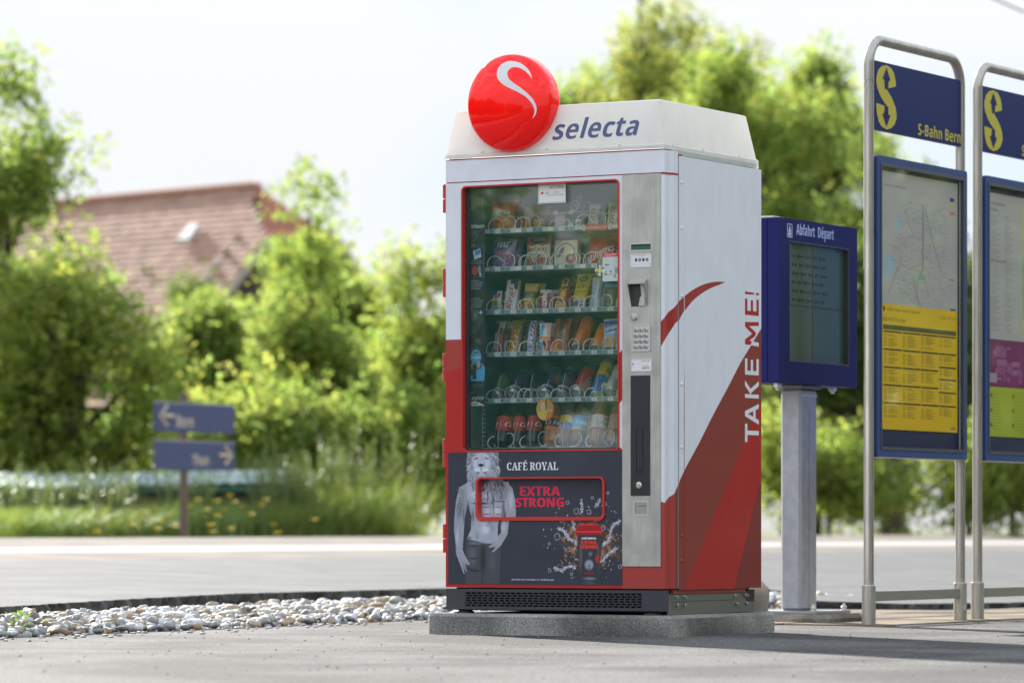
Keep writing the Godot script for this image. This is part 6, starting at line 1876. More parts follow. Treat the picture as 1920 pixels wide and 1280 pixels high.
	gl.quad(Vector3(-cz0 + 0.04, y0 + 0.04, 0.025), Vector3(-cz1 - 0.025, y0 + 0.04, 0.025), Vector3(-cz1 - 0.025, y1 - 0.04, 0.025), Vector3(-cz0 + 0.04, y1 - 0.04, 0.025))
	part("case_pane", gl, pn, case_)
	part("case_edge_strip", boxm(Vector3(-0.02, y0 - 0.004, cz1 - 0.008), Vector3(0.029, y0 - 0.0005, cz0 - 0.004)), mat(lin(0.55, 0.55, 0.55), 0.35, 0.7), case_)

func build_monitor() -> void:
	var t := thing("departure_monitor", "dark blue departure monitor on a grey metal column behind the vending machine", "departure monitor", Vector3(-0.09, 0, -2.44))
	var galv := mat(Color.WHITE, 0.55, 0.35)
	galv.albedo_texture = noise_tex(0.02, 5, lin(0.3, 0.31, 0.33), lin(0.36, 0.36, 0.385), 256, 61)
	galv.uv1_triplanar = true
	galv.uv1_scale = Vector3(3, 2.0, 3)
	galv.heightmap_enabled = true
	galv.heightmap_texture = galv.albedo_texture
	galv.heightmap_scale = 0.05
	var blk := thing("concrete_footing", "low rough concrete footing under the monitor column", "footing", Vector3(-0.09, 0, -2.44))
	part("block", boxm(Vector3(-0.2, -0.04, -0.27), Vector3(0.21, 0.044, 0.2), 0.02), ground_mat(lin(0.3, 0.27, 0.22), 0.25, 0.03, 0.3, 62, 0.9, 0.4, 0.4), blk)
	var base := part("base_plate", boxm(Vector3(-0.17, 0.0445, -0.2), Vector3(0.165, 0.0575, 0.17), 0.001), mat(lin(0.28, 0.29, 0.32), 0.5, 0.5), t)
	for q in [[-0.15, 0.15], [0.145, 0.15], [0.145, -0.17], [-0.15, -0.17]]:
		var bo := MB.new()
		bo.xf.origin = Vector3(q[0], 0.0575, q[1])
		bo.lathe([Vector2(0.017, 0), Vector2(0.017, 0.003), Vector2(0.0135, 0.004), Vector2(0.0135, 0.016), Vector2(0.012, 0.018), Vector2(0.008, 0.02), Vector2(0.007, 0.03), Vector2(0.0003, 0.031)], 8)
		part("anchor_bolt", bo, mat(lin(0.6, 0.57, 0.5), 0.3, 0.8), base)
	var col := MB.new()
	col.box(Vector3(-0.052, 0.0577, -0.085), Vector3(0.052, 1.06, 0.088), 0.012)
	part("column", col, galv, t)
	part("column_seam", boxm(Vector3(0.052, 0.06, 0.0), Vector3(0.0526, 0.96, 0.002)), mat(lin(0.1, 0.1, 0.11), 0.6), t)
	part("column_tape", boxm(Vector3(0.052, 1.025, -0.08), Vector3(0.0527, 1.035, 0.075)), mat(lin(0.5, 0.5, 0.5), 0.5), t)
	part("mounting_flange", boxm(Vector3(-0.065, 1.06, -0.105), Vector3(0.065, 1.0745, 0.105), 0.002), mat(lin(0.22, 0.2, 0.2), 0.6, 0.4), t)
	# housing: front faces +x
	var blue := mat(lin(0.01, 0.012, 0.085), 0.5)
	blue.metallic_specular = 0.25
	var z0 := 0.389
	var z1 := -0.431
	var xf := 0.09
	var h := MB.new()
	h.xf = Transform3D(Basis(Vector3.UP, PI / 2), Vector3.ZERO)
	h.ring(rrect(-z0, 1.077, -z1, 1.812, 0.008), rrect(-z0 + 0.105, 1.175, -z1 - 0.09, 1.712, 0.004), xf - 0.055, xf)
	var front := part("front_housing", h, blue, t)
	part("rear_housing", boxm(Vector3(-0.125, 1.079, z1 + 0.002), Vector3(xf - 0.058, 1.81, z0 - 0.002), 0.004), blue, t)
	part("housing_joint", boxm(Vector3(xf - 0.058, 1.083, z1 + 0.006), Vector3(xf - 0.055, 1.806, z0 - 0.006)), mat(lin(0.004, 0.004, 0.02), 0.6), t)
	var c := Canvas.new(620, 540, Color8(84, 102, 76))
	var k := Color8(54, 66, 52)
	c.rect(30, 14, 26, 20, k); c.txt("Abfahrt", sans, 74, 16, 130, 26, k); c.rect(520, 14, 40, 18, k)
	for i in 6:
		c.rect(24, 58 + i * 38, 34, 24, k)
		var wx := 74.0
		for j in 5:
			var ww := 40.0 + (i * 17 + j * 29) % 40
			c.rect(wx, 64 + i * 38, ww, 10, k); c.rect(wx + 4, 60 + i * 38, ww * 0.3, 18, k)
			wx += ww + 14
	var sc := MB.new()
	sc.xf = h.xf
	sc.quad(Vector3(-z0 + 0.095, 1.165, xf - 0.022), Vector3(-z1 - 0.08, 1.165, xf - 0.022), Vector3(-z1 - 0.08, 1.722, xf - 0.022), Vector3(-z0 + 0.095, 1.722, xf - 0.022))
	var screen_mat := print_mat(c, 0.12)
	screen_mat.metallic_specular = 0.25
	var scr := part("display_screen", sc, screen_mat, front)
	var gr := MB.new()
	gr.xf = h.xf
	gr.box(Vector3(-0.0, 1.17, xf - 0.0219), Vector3(0.003, 1.72, xf - 0.0212)); gr.box(Vector3(-0.3, 1.427, xf - 0.0219), Vector3(0.36, 1.4305, xf - 0.0209))
	part("screen_joint", gr, mat(lin(0.012, 0.014, 0.012), 0.6), scr)
	var bz := MB.new()
	bz.xf = h.xf
	bz.ring(rrect(-z0 + 0.1045, 1.1745, -z1 - 0.0895, 1.7125, 0.003), rrect(-z0 + 0.11, 1.18, -z1 - 0.095, 1.707, 0.002), xf - 0.02, xf + 0.001)
	part("screen_frame", bz, mat(lin(0.05, 0.045, 0.04), 0.4), front)
	var wht := mat(lin(0.6, 0.62, 0.68), 0.5)
	var tx := MB.new()
	place_text(tx, "Abfahrt  D\u00e9part", sansb, Vector3(xf + 0.001, 1.728, z0 - 0.175), Vector3(0, 0, -0.39), Vector3(0, 0.066, 0))
	part("lettering", tx, wht, front)
	var pic := MB.new()
	pic.xf = h.xf
	pic.ring(rrect(-z0 + 0.083, 1.727, -z0 + 0.133, 1.788, 0.004), rrect(-z0 + 0.0865, 1.7305, -z0 + 0.1295, 1.7845, 0.003), xf, xf + 0.001)
	pic.box(Vector3(-z0 + 0.095, 1.737, xf), Vector3(-z0 + 0.121, 1.748, xf + 0.001)); pic.box(Vector3(-z0 + 0.096, 1.75, xf), Vector3(-z0 + 0.12, 1.762, xf + 0.001)); pic.box(Vector3(-z0 + 0.1, 1.764, xf), Vector3(-z0 + 0.116, 1.772, xf + 0.001)); pic.box(Vector3(-z0 + 0.106, 1.773, xf), Vector3(-z0 + 0.11, 1.78, xf + 0.001)); pic.box(Vector3(-z0 + 0.098, 1.732, xf), Vector3(-z0 + 0.104, 1.736, xf + 0.001)); pic.box(Vector3(-z0 + 0.112, 1.732, xf), Vector3(-z0 + 0.118, 1.736, xf + 0.001))
	part("train_symbol", pic, wht, front)
	var lamp := mat(lin(0.6, 0.6, 0.6), 0.4, 0.6)
	for q in [[0.05, 0.32], [0.05, -0.25], [-0.09, 0.32]]:
		var cl := part("latch", boxm(Vector3(q[0] - 0.012, 1.056, q[1] - 0.02), Vector3(q[0] + 0.012, 1.078, q[1] + 0.02), 0.003), lamp, t)
		part("latch_tongue", boxm(Vector3(q[0] - 0.006, 1.045, q[1] - 0.012), Vector3(q[0] + 0.006, 1.0565, q[1] + 0.012), 0.002), lamp, cl)
	for z in [0.36, -0.24]:
		part("top_bracket", boxm(Vector3(-0.07, 1.81, z - 0.09), Vector3(0.06, 1.818, z + 0.03), 0.002), lamp, t)

func platform_sign() -> void:
	var t := thing("platform_sign", "blurred brown post with two blue direction plates, arrows to Bern and Thun", "direction sign", Vector3(-13.40 + 0.0, -0.4, 0))
	t.position = at_view(-3.36, 42.0, -0.33)
	var post := MB.new()
	post.tube([Vector3(0, 0, 0), Vector3(0, 2.15, 0)], 0.043, 14)
	part("post", post, mat(lin(0.13, 0.09, 0.06), 0.6), t)
	var blue := mat(lin(0.045, 0.06, 0.15), 0.5)
	var wht := mat(lin(0.5, 0.43, 0.33), 0.5)
	var L := func(z: float, y: float) -> Vector3: return Vector3(0.052, y, -z)
	for k in 2:
		var y0 := 1.745 if k == 0 else 1.36
		var p := part("sign_plate", boxm(Vector3(0.043, y0, -0.86), Vector3(0.051, y0 + 0.29, 0.6), 0.002), blue, t)
		part("plate_rim", boxm(Vector3(0.04, y0 + 0.2905, -0.86), Vector3(0.054, y0 + 0.302, 0.6)), mat(lin(0.4, 0.42, 0.45), 0.5, 0.4), p)
		var b := MB.new()
		var s := 1.0 if k == 0 else -1.0
		var cz := -0.43 if k == 0 else 0.72
		b.tube([L.call(cz - s * 0.02, y0 + 0.16), L.call(cz + s * 0.16, y0 + 0.16)], 0.024, 6)
		b.tube([L.call(cz + s * 0.05, y0 + 0.26), L.call(cz - s * 0.08, y0 + 0.16), L.call(cz + s * 0.05, y0 + 0.06)], 0.021, 6)
		part("arrow", b, wht, p)
		var tx := MB.new()
		place_text(tx, "Bern" if k == 0 else "Thun", sansb, L.call(-0.2 if k == 0 else 0.08, y0 + 0.05), Vector3(0, 0, -0.3), Vector3(0, 0.12, 0))
		part("lettering", tx, wht, p)

func at_view(side: float, away: float, y: float) -> Vector3:  # a spot on the plan, measured in metres across and along the photographer's line
	return Vector3(CAM.x + 0.8678 * side - 0.497 * away, y, CAM.z - 0.497 * side - 0.8678 * away)

func wire() -> void:
	var t := thing("overhead_wire", "thin dark overhead wire crossing the sky above the boards", "wire")
	var b := MB.new()
	b.tube([at_view(4.0, 45.0, 6.8), at_view(5.6, 45.0, 6.1), at_view(8.0, 45.0, 5.1)], 0.012, 5)
	part("cable", b, mat(lin(0.2, 0.2, 0.22), 0.6), t)

func farmhouse() -> void:
	var t := thing("farmhouse", "old farmhouse with a red tiled half-hipped roof behind the trees", "farmhouse", at_view(-6.3, 110.0, 0.3), deg_to_rad(29.8 + 45.0))
	var wood := mat(lin(0.07, 0.055, 0.05), 0.8)
	part("wall", boxm(Vector3(-4.6, 0, -15), Vector3(4.6, 4.6, 0)), wood, t)
	var gab := MB.new()
	gab.prism([Vector2(-4.6, 4.6), Vector2(4.6, 4.6), Vector2(1.2, 8.0), Vector2(-1.2, 8.0)], -0.2, 0.02)
	part("gable", gab, wood, t)
	for i in 22:
		var x := -4.4 + i * 0.42
		part("gable_board", boxm(Vector3(x, 2.4, 0.0), Vector3(x + 0.38, minf(8.0, 9.2 - absf(x + 0.19)), 0.06)), wood, t)
	part("window", boxm(Vector3(-1.6, 4.2, 0.06), Vector3(-0.7, 5.4, 0.1)), mat(lin(0.3, 0.1, 0.07), 0.6), t)
	# roof of stepped tile courses
	var tiles := [mat(Color.WHITE, 0.85)]
	tiles[0].vertex_color_use_as_albedo = true
	var roof := MB.new()
	var r := RandomNumberGenerator.new()
	r.seed = 8
	var slope := func(s: float) -> void:
		for i in 34:
			var a := i * 0.24
			for j in 62:
				var z0 := 1.1 - j * 0.27
				var y := 9.35 - a * 0.74
				var x := s * a * 0.67
				if i < 8 and z0 > 1.1 - (8 - i) * 0.23:
					continue
				var k := r.randf_range(0.75, 1.2)
				roof.col = Color(0.33 * k, 0.192 * k, 0.14 * k)
				var lift := 0.05 + r.randf() * 0.02
				var A := Vector3(x, y + 0.02, z0)
				var B := Vector3(x, y + 0.02, z0 - 0.26)
				var C := Vector3(x + s * 0.18, y - 0.2 + lift, z0 - 0.26)
				var D := Vector3(x + s * 0.18, y - 0.2 + lift, z0)
				if s > 0:
					roof.quad(A, D, C, B)
				else:
					roof.quad(B, C, D, A)
				var dn := Vector3(0, -lift, 0)
				roof.quad(D, D + dn, C + dn, C)
	slope.call(-1.0)
	slope.call(1.0)
	var rf := part("roof", roof, tiles[0], t)
	rf.set_meta("kind", "stuff")
	var hip := MB.new()
	for i in 8:
		for j in 12:
			var k := r.randf_range(0.8, 1.2)
			hip.col = Color(0.34 * k, 0.12 * k, 0.075 * k)
			var w := 0.16 * (i + 1)
			var x0 := -w + j * w / 6.0
			var y := 9.3 - i * 0.2
			var z := -0.75 + i * 0.23
			hip.quad(Vector3(x0, y - 0.2, z + 0.25), Vector3(x0 + w / 6.0, y - 0.2, z + 0.25), Vector3(x0 + w / 6.0, y, z), Vector3(x0, y, z))
	part("hip", hip, tiles[0], t)
	var rg := MB.new()
	for i in 40:
		rg.tube([Vector3(0, 9.36, -0.7 - i * 0.37), Vector3(0, 9.4, -1.1 - i * 0.37)], [0.1, 0.14], 7)
	part("ridge_tiles", rg, mat(lin(0.33, 0.15, 0.1), 0.8), t)
	for s in [-1.0, 1.0]:
		var vb := MB.new()
		vb.tube([Vector3(s * 1.2, 7.85, 1.1), Vector3(s * 5.4, 3.3, 1.1)], 0.09, 4)
		part("verge_board", vb, mat(lin(0.36, 0.31, 0.26), 0.7), t)
	part("under_roof", boxm(Vector3(-0.4, 4.4, -14), Vector3(0.4, 8.6, -1.0)), wood, t)
	var sky_ := MB.new()
	sky_.xf = Transform3D(Basis(Vector3(0, 0, 1), deg_to_rad(47.8)), Vector3(-1.25, 8.08, -2.1))
	sky_.box(Vector3(-0.3, 0.0, -0.22), Vector3(0.3, 0.1, 0.22))
	part("roof_window", sky_, mat(lin(0.45, 0.45, 0.45), 0.7), t)

func low_shed() -> void:
	var t := thing("low_shed", "long low shed with a pale corrugated roof behind the meadow", "shed", at_view(-4.2, 47.5, 0.2), deg_to_rad(29.8))
	var b := MB.new()
	var r := RandomNumberGenerator.new()
	r.seed = 4
	var sheet_y := 0.0
	for i in 150:
		if i % 25 == 0:
			sheet_y = r.randf() * 0.03
		var x0 := -4.4 + i * 0.04
		var y0 := 0.83 + sheet_y + 0.011 * sin(i * PI / 2) + 0.02 * sin(x0 * 1.3)
		var y1 := 0.83 + sheet_y + 0.011 * sin((i + 1) * PI / 2) + 0.02 * sin(x0 * 1.3)
		b.quad(Vector3(x0, y0 - 0.11, 0.5), Vector3(x0 + 0.04, y1 - 0.11, 0.5), Vector3(x0 + 0.04, y1 + 0.06, -1.2), Vector3(x0, y0 + 0.06, -1.2))
	var rm := mat(Color.WHITE, 0.75)
	rm.albedo_texture = noise_tex(0.02, 5, lin(0.16, 0.24, 0.22), lin(0.36, 0.4, 0.39), 256, 71)
	rm.uv1_triplanar = true
	rm.uv1_scale = Vector3.ONE * 0.5
	part("corrugated_roof", b, rm, t)
	part("fascia", boxm(Vector3(-4.4, 0.66, 0.42), Vector3(1.6, 0.71, 0.47)), mat(lin(0.03, 0.13, 0.1), 0.6), t)
	part("wall", boxm(Vector3(-4.3, 0, -1.1), Vector3(1.5, 0.66, 0.38)), mat(lin(0.05, 0.045, 0.035), 0.8), t)

var sprig: ArrayMesh
var drop: ArrayMesh

func leaf_sprig(n: int, len_: float, wid: float, hang: float, seed_: int) -> ArrayMesh:
	var r := RandomNumberGenerator.new()
	r.seed = seed_
	var b := MB.new()
	for i in n:
		var c := Vector3(r.randfn(), r.randfn(), r.randfn()) * 0.4
		var d := Vector3(r.randfn(), r.randfn() * 0.6 - hang, r.randfn()).normalized()
		var s := d.cross(Vector3(r.randfn(), r.randfn(), r.randfn())).normalized()
		var nn := s.cross(d).normalized()
		var a := c
		var t := c + d * len_
		var m := c + d * len_ * 0.45
		var l := m + s * wid + nn * wid * 0.35
		var q := m - s * wid + nn * wid * 0.35
		b.tri(a, q, t)
		b.tri(a, t, l)
	return b.mesh()

func tree(called: String, label: String, cat: String, side: float, away: float, base: float, blobs: Array, clumps: int, per: int, col: Color, leaf: float, o := {}) -> Node3D:
	# blobs: [across, up, deep, radius across, radius up, radius deep] in metres, up from the ground
	var f := 1.15 if away < 60.0 else 1.0  # the near rows stand well back so that the meadow in front stays sunlit
	var at := at_view(side * f, away * f, base)
	var t := thing(called, label, cat, at, 0.0, o.get("group", ""))
	var r := RandomNumberGenerator.new()
	r.seed = hash(label)
	var right := Vector3(0.8678, 0, -0.497)
	var back := Vector3(-0.497, 0, -0.8678)
	var bark := mat(lin(0.06, 0.045, 0.035), 0.9)
	var total := 0.0
	blobs = blobs.map(func(q): return q.map(func(e): return e * f))
	if not o.has("droop") and not o.has("whole"):  # a crown is a heap of smaller clumps with gaps between them
		var parts := []
		for q in blobs:
			if q[3] < 0.5 * f:
				parts.append(q)
				continue
			for i in 7:
				var d := Vector3(r.randfn(), r.randfn(), r.randfn()).normalized() * pow(r.randf(), 0.45)
				var k := r.randf_range(0.32, 0.52)
				parts.append([q[0] + d.x * q[3] * 0.74, q[1] + d.y * q[4] * 0.74, q[2] + d.z * q[5] * 0.74, q[3] * k, q[4] * k, q[5] * k])
		blobs = parts
	for q in blobs:
		total += q[3] * q[4]
	var xs := []
	var cols := []
	var ends := []
	var noise := FastNoiseLite.new()
	noise.seed = r.randi()
	noise.frequency = 0.9
	for q in blobs:
		var n := int(clumps * q[3] * q[4] / total)
		for i in n:
			var d := Vector3(r.randfn(), r.randfn(), r.randfn()).normalized()
			var rad := pow(r.randf(), 0.4)
			var p := Vector3(q[0], q[1], q[2]) + Vector3(d.x * q[3], d.y * q[4], d.z * q[5]) * rad * (0.84 + 0.6 * noise.get_noise_3dv(d * 2.0 + Vector3(q[0], q[1], 0)))
			if p.y < 0.05:
				continue
			var w := right * p.x + Vector3.UP * p.y + back * p.z
			if i % 3 == 0:
				ends.append(w)
			var size: float = o.get("clump", 0.22) * f * r.randf_range(0.6, 1.3)
			var tone := r.randf_range(0.75, 1.25)
			for k in (int(per * 0.78) if f > 1.0 else per):
				var e := Vector3(r.randfn(), r.randfn() * 0.8, r.randfn()) * size
				if o.has("droop"):
					e = Vector3(r.randfn() * 0.09, -r.randf() * o.droop, r.randfn() * 0.09)
				var bas := Basis.from_euler(Vector3(r.randf() * TAU if not o.has("droop") else r.randfn() * 0.4, r.randf() * TAU, r.randf() * TAU if not o.has("droop") else r.randfn() * 0.4)).scaled(Vector3.ONE * leaf * (1.32 if f > 1.0 else 1.0) * r.randf_range(0.7, 1.45))
				xs.append(Transform3D(bas, w + e))
				var g := tone * r.randf_range(0.8, 1.2)
				cols.append(Color(g * r.randf_range(0.85, 1.25), g, g * r.randf_range(0.7, 1.1)))
	var top: float = o.get("trunk", blobs[0][1]) * f
	var tb := MB.new()
	var rt: float = o.get("thick", 0.09)
	var lean: float = o.get("lean", 0.0)
	tb.tube([Vector3(0, -0.5, 0), Vector3(0, top * 0.3, 0) + right * lean * 0.2, Vector3(0.03, top * 0.65, 0.02) + right * lean * 0.6, Vector3(0, top, 0) + right * lean], [rt * 1.25, rt, rt * 0.75, rt * 0.35], 9)
	part("trunk", tb, bark, t)
	var lb := MB.new()
	ends.shuffle()
	for i in mini(ends.size(), int(o.get("limbs", 26))):
		var e: Vector3 = ends[i]
		var s := clampf(e.y / top * 0.6, 0.15, 0.85)
		var a := Vector3(0, top * s, 0) + right * lean * s * s
		lb.tube([a, a.lerp(e, 0.5) + Vector3(r.randfn() * 0.08, 0.1, r.randfn() * 0.08), e], [rt * 0.5, rt * 0.3, rt * 0.1], 5, false)
	part("limbs", lb, bark, t)
	var key := "leaf%s" % str(col)
	if not M.has(key):
		M[key] = leaf_mat(col, o.get("back", 1.25))
	many("crown", drop if o.has("droop") else sprig, M[key], xs, cols, t)
	return t

func planting() -> void:
	sprig = leaf_sprig(7, 0.62, 0.2, 0.3, 3)
	drop = leaf_sprig(6, 0.5, 0.17, 0.9, 4)
	var green := lin(0.25, 0.335, 0.1)
	var fresh := lin(0.3, 0.38, 0.11)
	var deep := lin(0.18, 0.25, 0.08)
	var olive := lin(0.3, 0.35, 0.12)
	# left of the machine
	tree("pear_tree", "tall leafy tree at the left edge with a narrow uneven top", "tree", -5.9, 47.0, 0.3, [[0.0, 4.2, 0, 0.75, 1.0, 0.9], [-0.3, 2.8, 0, 1.3, 1.3, 1.3], [0.1, 5.25, 0, 0.28, 0.55, 0.3], [0.6, 4.4, 0, 0.5, 0.3, 0.4], [0.85, 3.1, 0, 0.5, 0.35, 0.5], [-0.9, 4.3, 0, 0.9, 1.1, 0.9], [-0.2, 1.3, 0, 1.4, 0.9, 1.2]], 453, 16, green, 0.1, {"trunk": 4.6, "thick": 0.1})
	tree("fruit_tree", "broad bushy fruit tree left of the direction plates, before the farmhouse", "tree", -4.75, 44.0, 0.3, [[0.0, 2.0, 0, 1.1, 0.7, 1.0], [0.5, 2.3, 0, 0.75, 0.45, 0.7], [-0.45, 2.5, 0, 0.7, 0.5, 0.6], [-0.5, 1.2, 0, 1.0, 0.75, 0.9], [0.75, 1.4, 0, 0.7, 0.7, 0.7], [-0.1, 0.7, 0.2, 1.5, 0.55, 0.9]], 322, 15, fresh, 0.1, {"trunk": 2.3, "thick": 0.1, "lean": 0.2})
	tree("dark_conifer", "small dark green crown standing against the farmhouse roof", "tree", -5.55, 72.0, 0.3, [[0.0, 4.1, 0, 0.36, 0.42, 0.4], [0.15, 3.5, 0, 0.45, 0.5, 0.4], [-0.2, 2.9, 0, 0.48, 0.6, 0.4], [0.3, 2.6, 0, 0.48, 0.6, 0.4]], 150, 20, lin(0.13, 0.19, 0.06), 0.1, {"trunk": 3.6})
	tree("young_tree", "slender young tree with one narrow shoot rising right of the farmhouse roof", "tree", -2.42, 49.0, 0.3, [[0.0, 4.0, 0, 0.13, 0.5, 0.14], [0.02, 3.2, 0, 0.3, 0.5, 0.4], [0.1, 2.3, 0, 0.75, 0.7, 0.7], [0.3, 1.4, 0, 0.95, 0.75, 0.9]], 270, 16, green, 0.09, {"trunk": 3.9, "thick": 0.06})
	tree("young_tree", "leafy young tree close to the machine's left side with two thin upright shoots", "tree", -1.3, 52.0, 0.3, [[-0.1, 3.2, 0, 0.14, 0.5, 0.2], [0.45, 3.2, 0, 0.1, 0.45, 0.12], [0.1, 2.3, 0, 0.65, 0.5, 0.7], [0.0, 1.6, 0, 0.95, 0.8, 0.9], [0.75, 2.2, 0, 0.6, 0.7, 0.6]], 420, 18, fresh, 0.09, {"trunk": 3.2, "thick": 0.06})
	tree("shrub", "yellow green shrub below the farmhouse, right above the direction plates", "shrub", -3.35, 46.5, 0.3, [[0.0, 1.2, 0, 1.0, 0.6, 0.8], [0.7, 0.9, 0, 0.8, 0.55, 0.7]], 234, 19, fresh, 0.09, {"trunk": 0.9, "thick": 0.04})
	tree("shrub", "wide mid green shrub between the direction plates and the machine", "shrub", -1.75, 46.0, 0.3, [[0.0, 1.1, 0, 1.0, 0.6, 0.8], [-0.7, 0.9, 0, 0.8, 0.55, 0.7], [0.8, 1.0, 0.2, 0.7, 0.6, 0.7]], 280, 19, green, 0.09, {"trunk": 1.0, "thick": 0.05})
	tree("climber", "green climber covering the right slope of the farmhouse roof", "climber", -4.3, 96.0, 0.3, [[-0.5, 6.3, 0, 0.7, 0.8, 0.6], [0.3, 5.4, 0, 0.8, 0.9, 0.7], [1.0, 4.3, 0, 0.9, 1.0, 0.8], [0.0, 4.2, 0.4, 1.3, 1.2, 0.8]], 330, 16, green, 0.15, {"trunk": 5.2, "thick": 0.14, "clump": 0.3})
	tree("shrub", "dark shaded shrub at the left edge beneath the tall tree", "shrub", -5.7, 52.0, 0.2, [[0.0, 0.9, 0, 1.8, 0.8, 0.8], [1.6, 0.8, 0.3, 1.2, 0.7, 0.7]], 220, 18, deep, 0.1, {"trunk": 1.0})
	tree("young_tree", "light green tree filling the gap beside the machine above the tall grass", "tree", -0.75, 58.0, 0.3, [[0.0, 2.2, 0, 0.9, 0.9, 0.8], [-0.9, 1.8, 0, 0.9, 0.8, 0.8], [0.2, 1.1, 0, 1.2, 0.7, 0.8]], 330, 22, green, 0.095, {"trunk": 2.6, "thick": 0.06})
	tree("young_tree", "light green young tree below the farmhouse gable", "tree", -3.1, 59.0, 0.3, [[0.0, 2.1, 0, 0.9, 0.8, 0.8], [-0.8, 1.7, 0, 0.9, 0.7, 0.8], [0.8, 1.7, 0, 0.8, 0.7, 0.8], [0.0, 1.0, 0, 1.6, 0.7, 0.8]], 380, 22, fresh, 0.095, {"trunk": 2.4, "thick": 0.06})
	tree("young_tree", "light green tree standing in front of the farmhouse's dark gable", "tree", -4.25, 60.0, 0.3, [[0.0, 2.9, 0, 0.6, 0.5, 0.6], [-0.7, 2.4, 0, 0.7, 0.5, 0.6], [0.3, 2.1, 0, 0.9, 0.6, 0.7]], 260, 18, green, 0.1, {"trunk": 3.0, "thick": 0.06})
	# right of the machine
	tree("birch", "tall birch with hanging yellow green sprays above the machine's roof", "tree", 1.75, 56.0, 0.3, [[0.0, 6.2, 0, 1.1, 0.9, 1.0], [0.3, 7.0, 0, 1.0, 0.7, 0.8], [-0.6, 5.6, 0, 0.6, 0.5, 0.5], [-0.8, 4.9, 0, 0.7, 0.4, 0.5], [0.2, 5.0, 0, 1.2, 0.6, 0.9], [1.2, 6.2, 0, 0.8, 0.8, 0.6]], 300, 22, olive, 0.085, {"trunk": 7.6, "thick": 0.07, "droop": 0.7})
	tree("lime_tree", "large dense tree behind the machine's right shoulder and the monitor", "tree", 3.2, 60.0, 0.3, [[0.0, 6.2, 0, 0.9, 1.1, 0.9], [-0.7, 4.6, 0, 1.2, 1.1, 1.0], [0.7, 4.5, 0, 1.0, 1.2, 1.0], [0.1, 3.2, 0, 1.6, 1.2, 1.2], [1.35, 6.1, 0, 0.35, 0.8, 0.4], [-1.5, 5.2, 0, 0.6, 0.5, 0.5], [0.2, 1.9, 0, 1.7, 1.0, 1.0], [-1.6, 3.6, 0, 0.9, 1.0, 0.8], [0.8, 6.0, 0, 0.4, 0.6, 0.4]], 744, 12, green, 0.115, {"trunk": 6.0, "thick": 0.16, "limbs": 40})
	tree("ash_tree", "airy tree seen between the two boards with sky showing through", "tree", 5.7, 62.0, 0.3, [[0.0, 3.6, 0, 0.9, 0.8, 0.8], [-0.2, 2.4, 0, 1.3, 1.1, 1.0], [0.3, 5.1, 0, 0.25, 0.7, 0.3], [-0.3, 5.6, 0, 0.16, 0.5, 0.2], [-0.5, 4.7, 0, 0.16, 0.6, 0.2], [1.3, 3.4, 0, 0.9, 0.6, 0.8]], 429, 19, green, 0.1, {"trunk": 5.4, "thick": 0.08})
	tree("orchard_tree", "thick trunked orchard tree with a dark crown behind the first board's feet", "tree", 4.45, 48.0, 0.3, [[0.0, 2.3, 0, 1.3, 0.7, 1.0], [0.9, 2.1, 0, 0.9, 0.6, 0.8], [-0.9, 2.0, 0, 0.7, 0.7, 0.7], [0.3, 2.9, 0.3, 1.3, 0.6, 0.8]], 330, 17, deep, 0.1, {"trunk": 1.6, "thick": 0.16, "lean": 0.15, "limbs": 34})
	tree("shrub", "pale green shrub right of the monitor's column", "shrub", 3.55, 46.0, 0.3, [[0.0, 0.7, 0, 0.7, 0.45, 0.6], [0.5, 0.6, 0, 0.6, 0.35, 0.6], [-0.7, 0.9, 0, 0.5, 0.6, 0.5]], 140, 16, fresh, 0.085, {"trunk": 0.7, "thick": 0.03})
	tree("shrub", "rounded pale shrub right of the dark orchard trunk", "shrub", 5.0, 45.0, 0.3, [[0.0, 0.65, 0, 0.55, 0.4, 0.5], [0.5, 0.6, 0, 0.6, 0.35, 0.5]], 120, 16, fresh, 0.085, {"trunk": 0.6, "thick": 0.03})
	tree("shrub", "bright green shrub at the right edge behind the second board", "shrub", 6.1, 50.0, 0.3, [[0.0, 1.5, 0, 0.9, 1.0, 0.8], [0.4, 2.6, 0, 0.6, 0.7, 0.6]], 266, 19, fresh, 0.09, {"trunk": 1.9, "thick": 0.05})
	tree("hedge", "tall shadowy hedge behind the machine and the monitor column", "hedge", 1.6, 66.0, 0.3, [[0.0, 1.6, 0, 3.0, 1.5, 0.8], [3.4, 1.4, 0, 1.6, 1.3, 0.8]], 688, 25, deep, 0.12, {"trunk": 1.2, "clump": 0.3})
	tree("hedge", "long hedge closing the view left of the machine", "hedge", -3.4, 68.0, 0.3, [[0.0, 1.3, 0, 3.4, 1.2, 0.8], [2.4, 1.7, 0, 1.4, 1.1, 0.8]], 774, 25, green, 0.12, {"trunk": 1.2, "clump": 0.3})
	tree("maple_tree", "tall leafy tree filling the sky between the monitor and the first board", "tree", 4.85, 66.0, 0.3, [[0.12, 6.96, 0.00, 0.53, 1.06, 0.59], [-0.24, 5.78, 0.00, 0.94, 0.83, 0.83], [0.41, 6.14, 0.00, 0.71, 0.83, 0.71], [0.00, 4.60, 0.00, 1.30, 1.06, 1.06], [0.24, 3.07, 0.00, 1.42, 1.18, 1.06], [-1.06, 6.61, 0.00, 0.71, 0.94, 0.71]], 525, 24, green, 0.12, {"trunk": 7.1, "thick": 0.13, "limbs": 34})
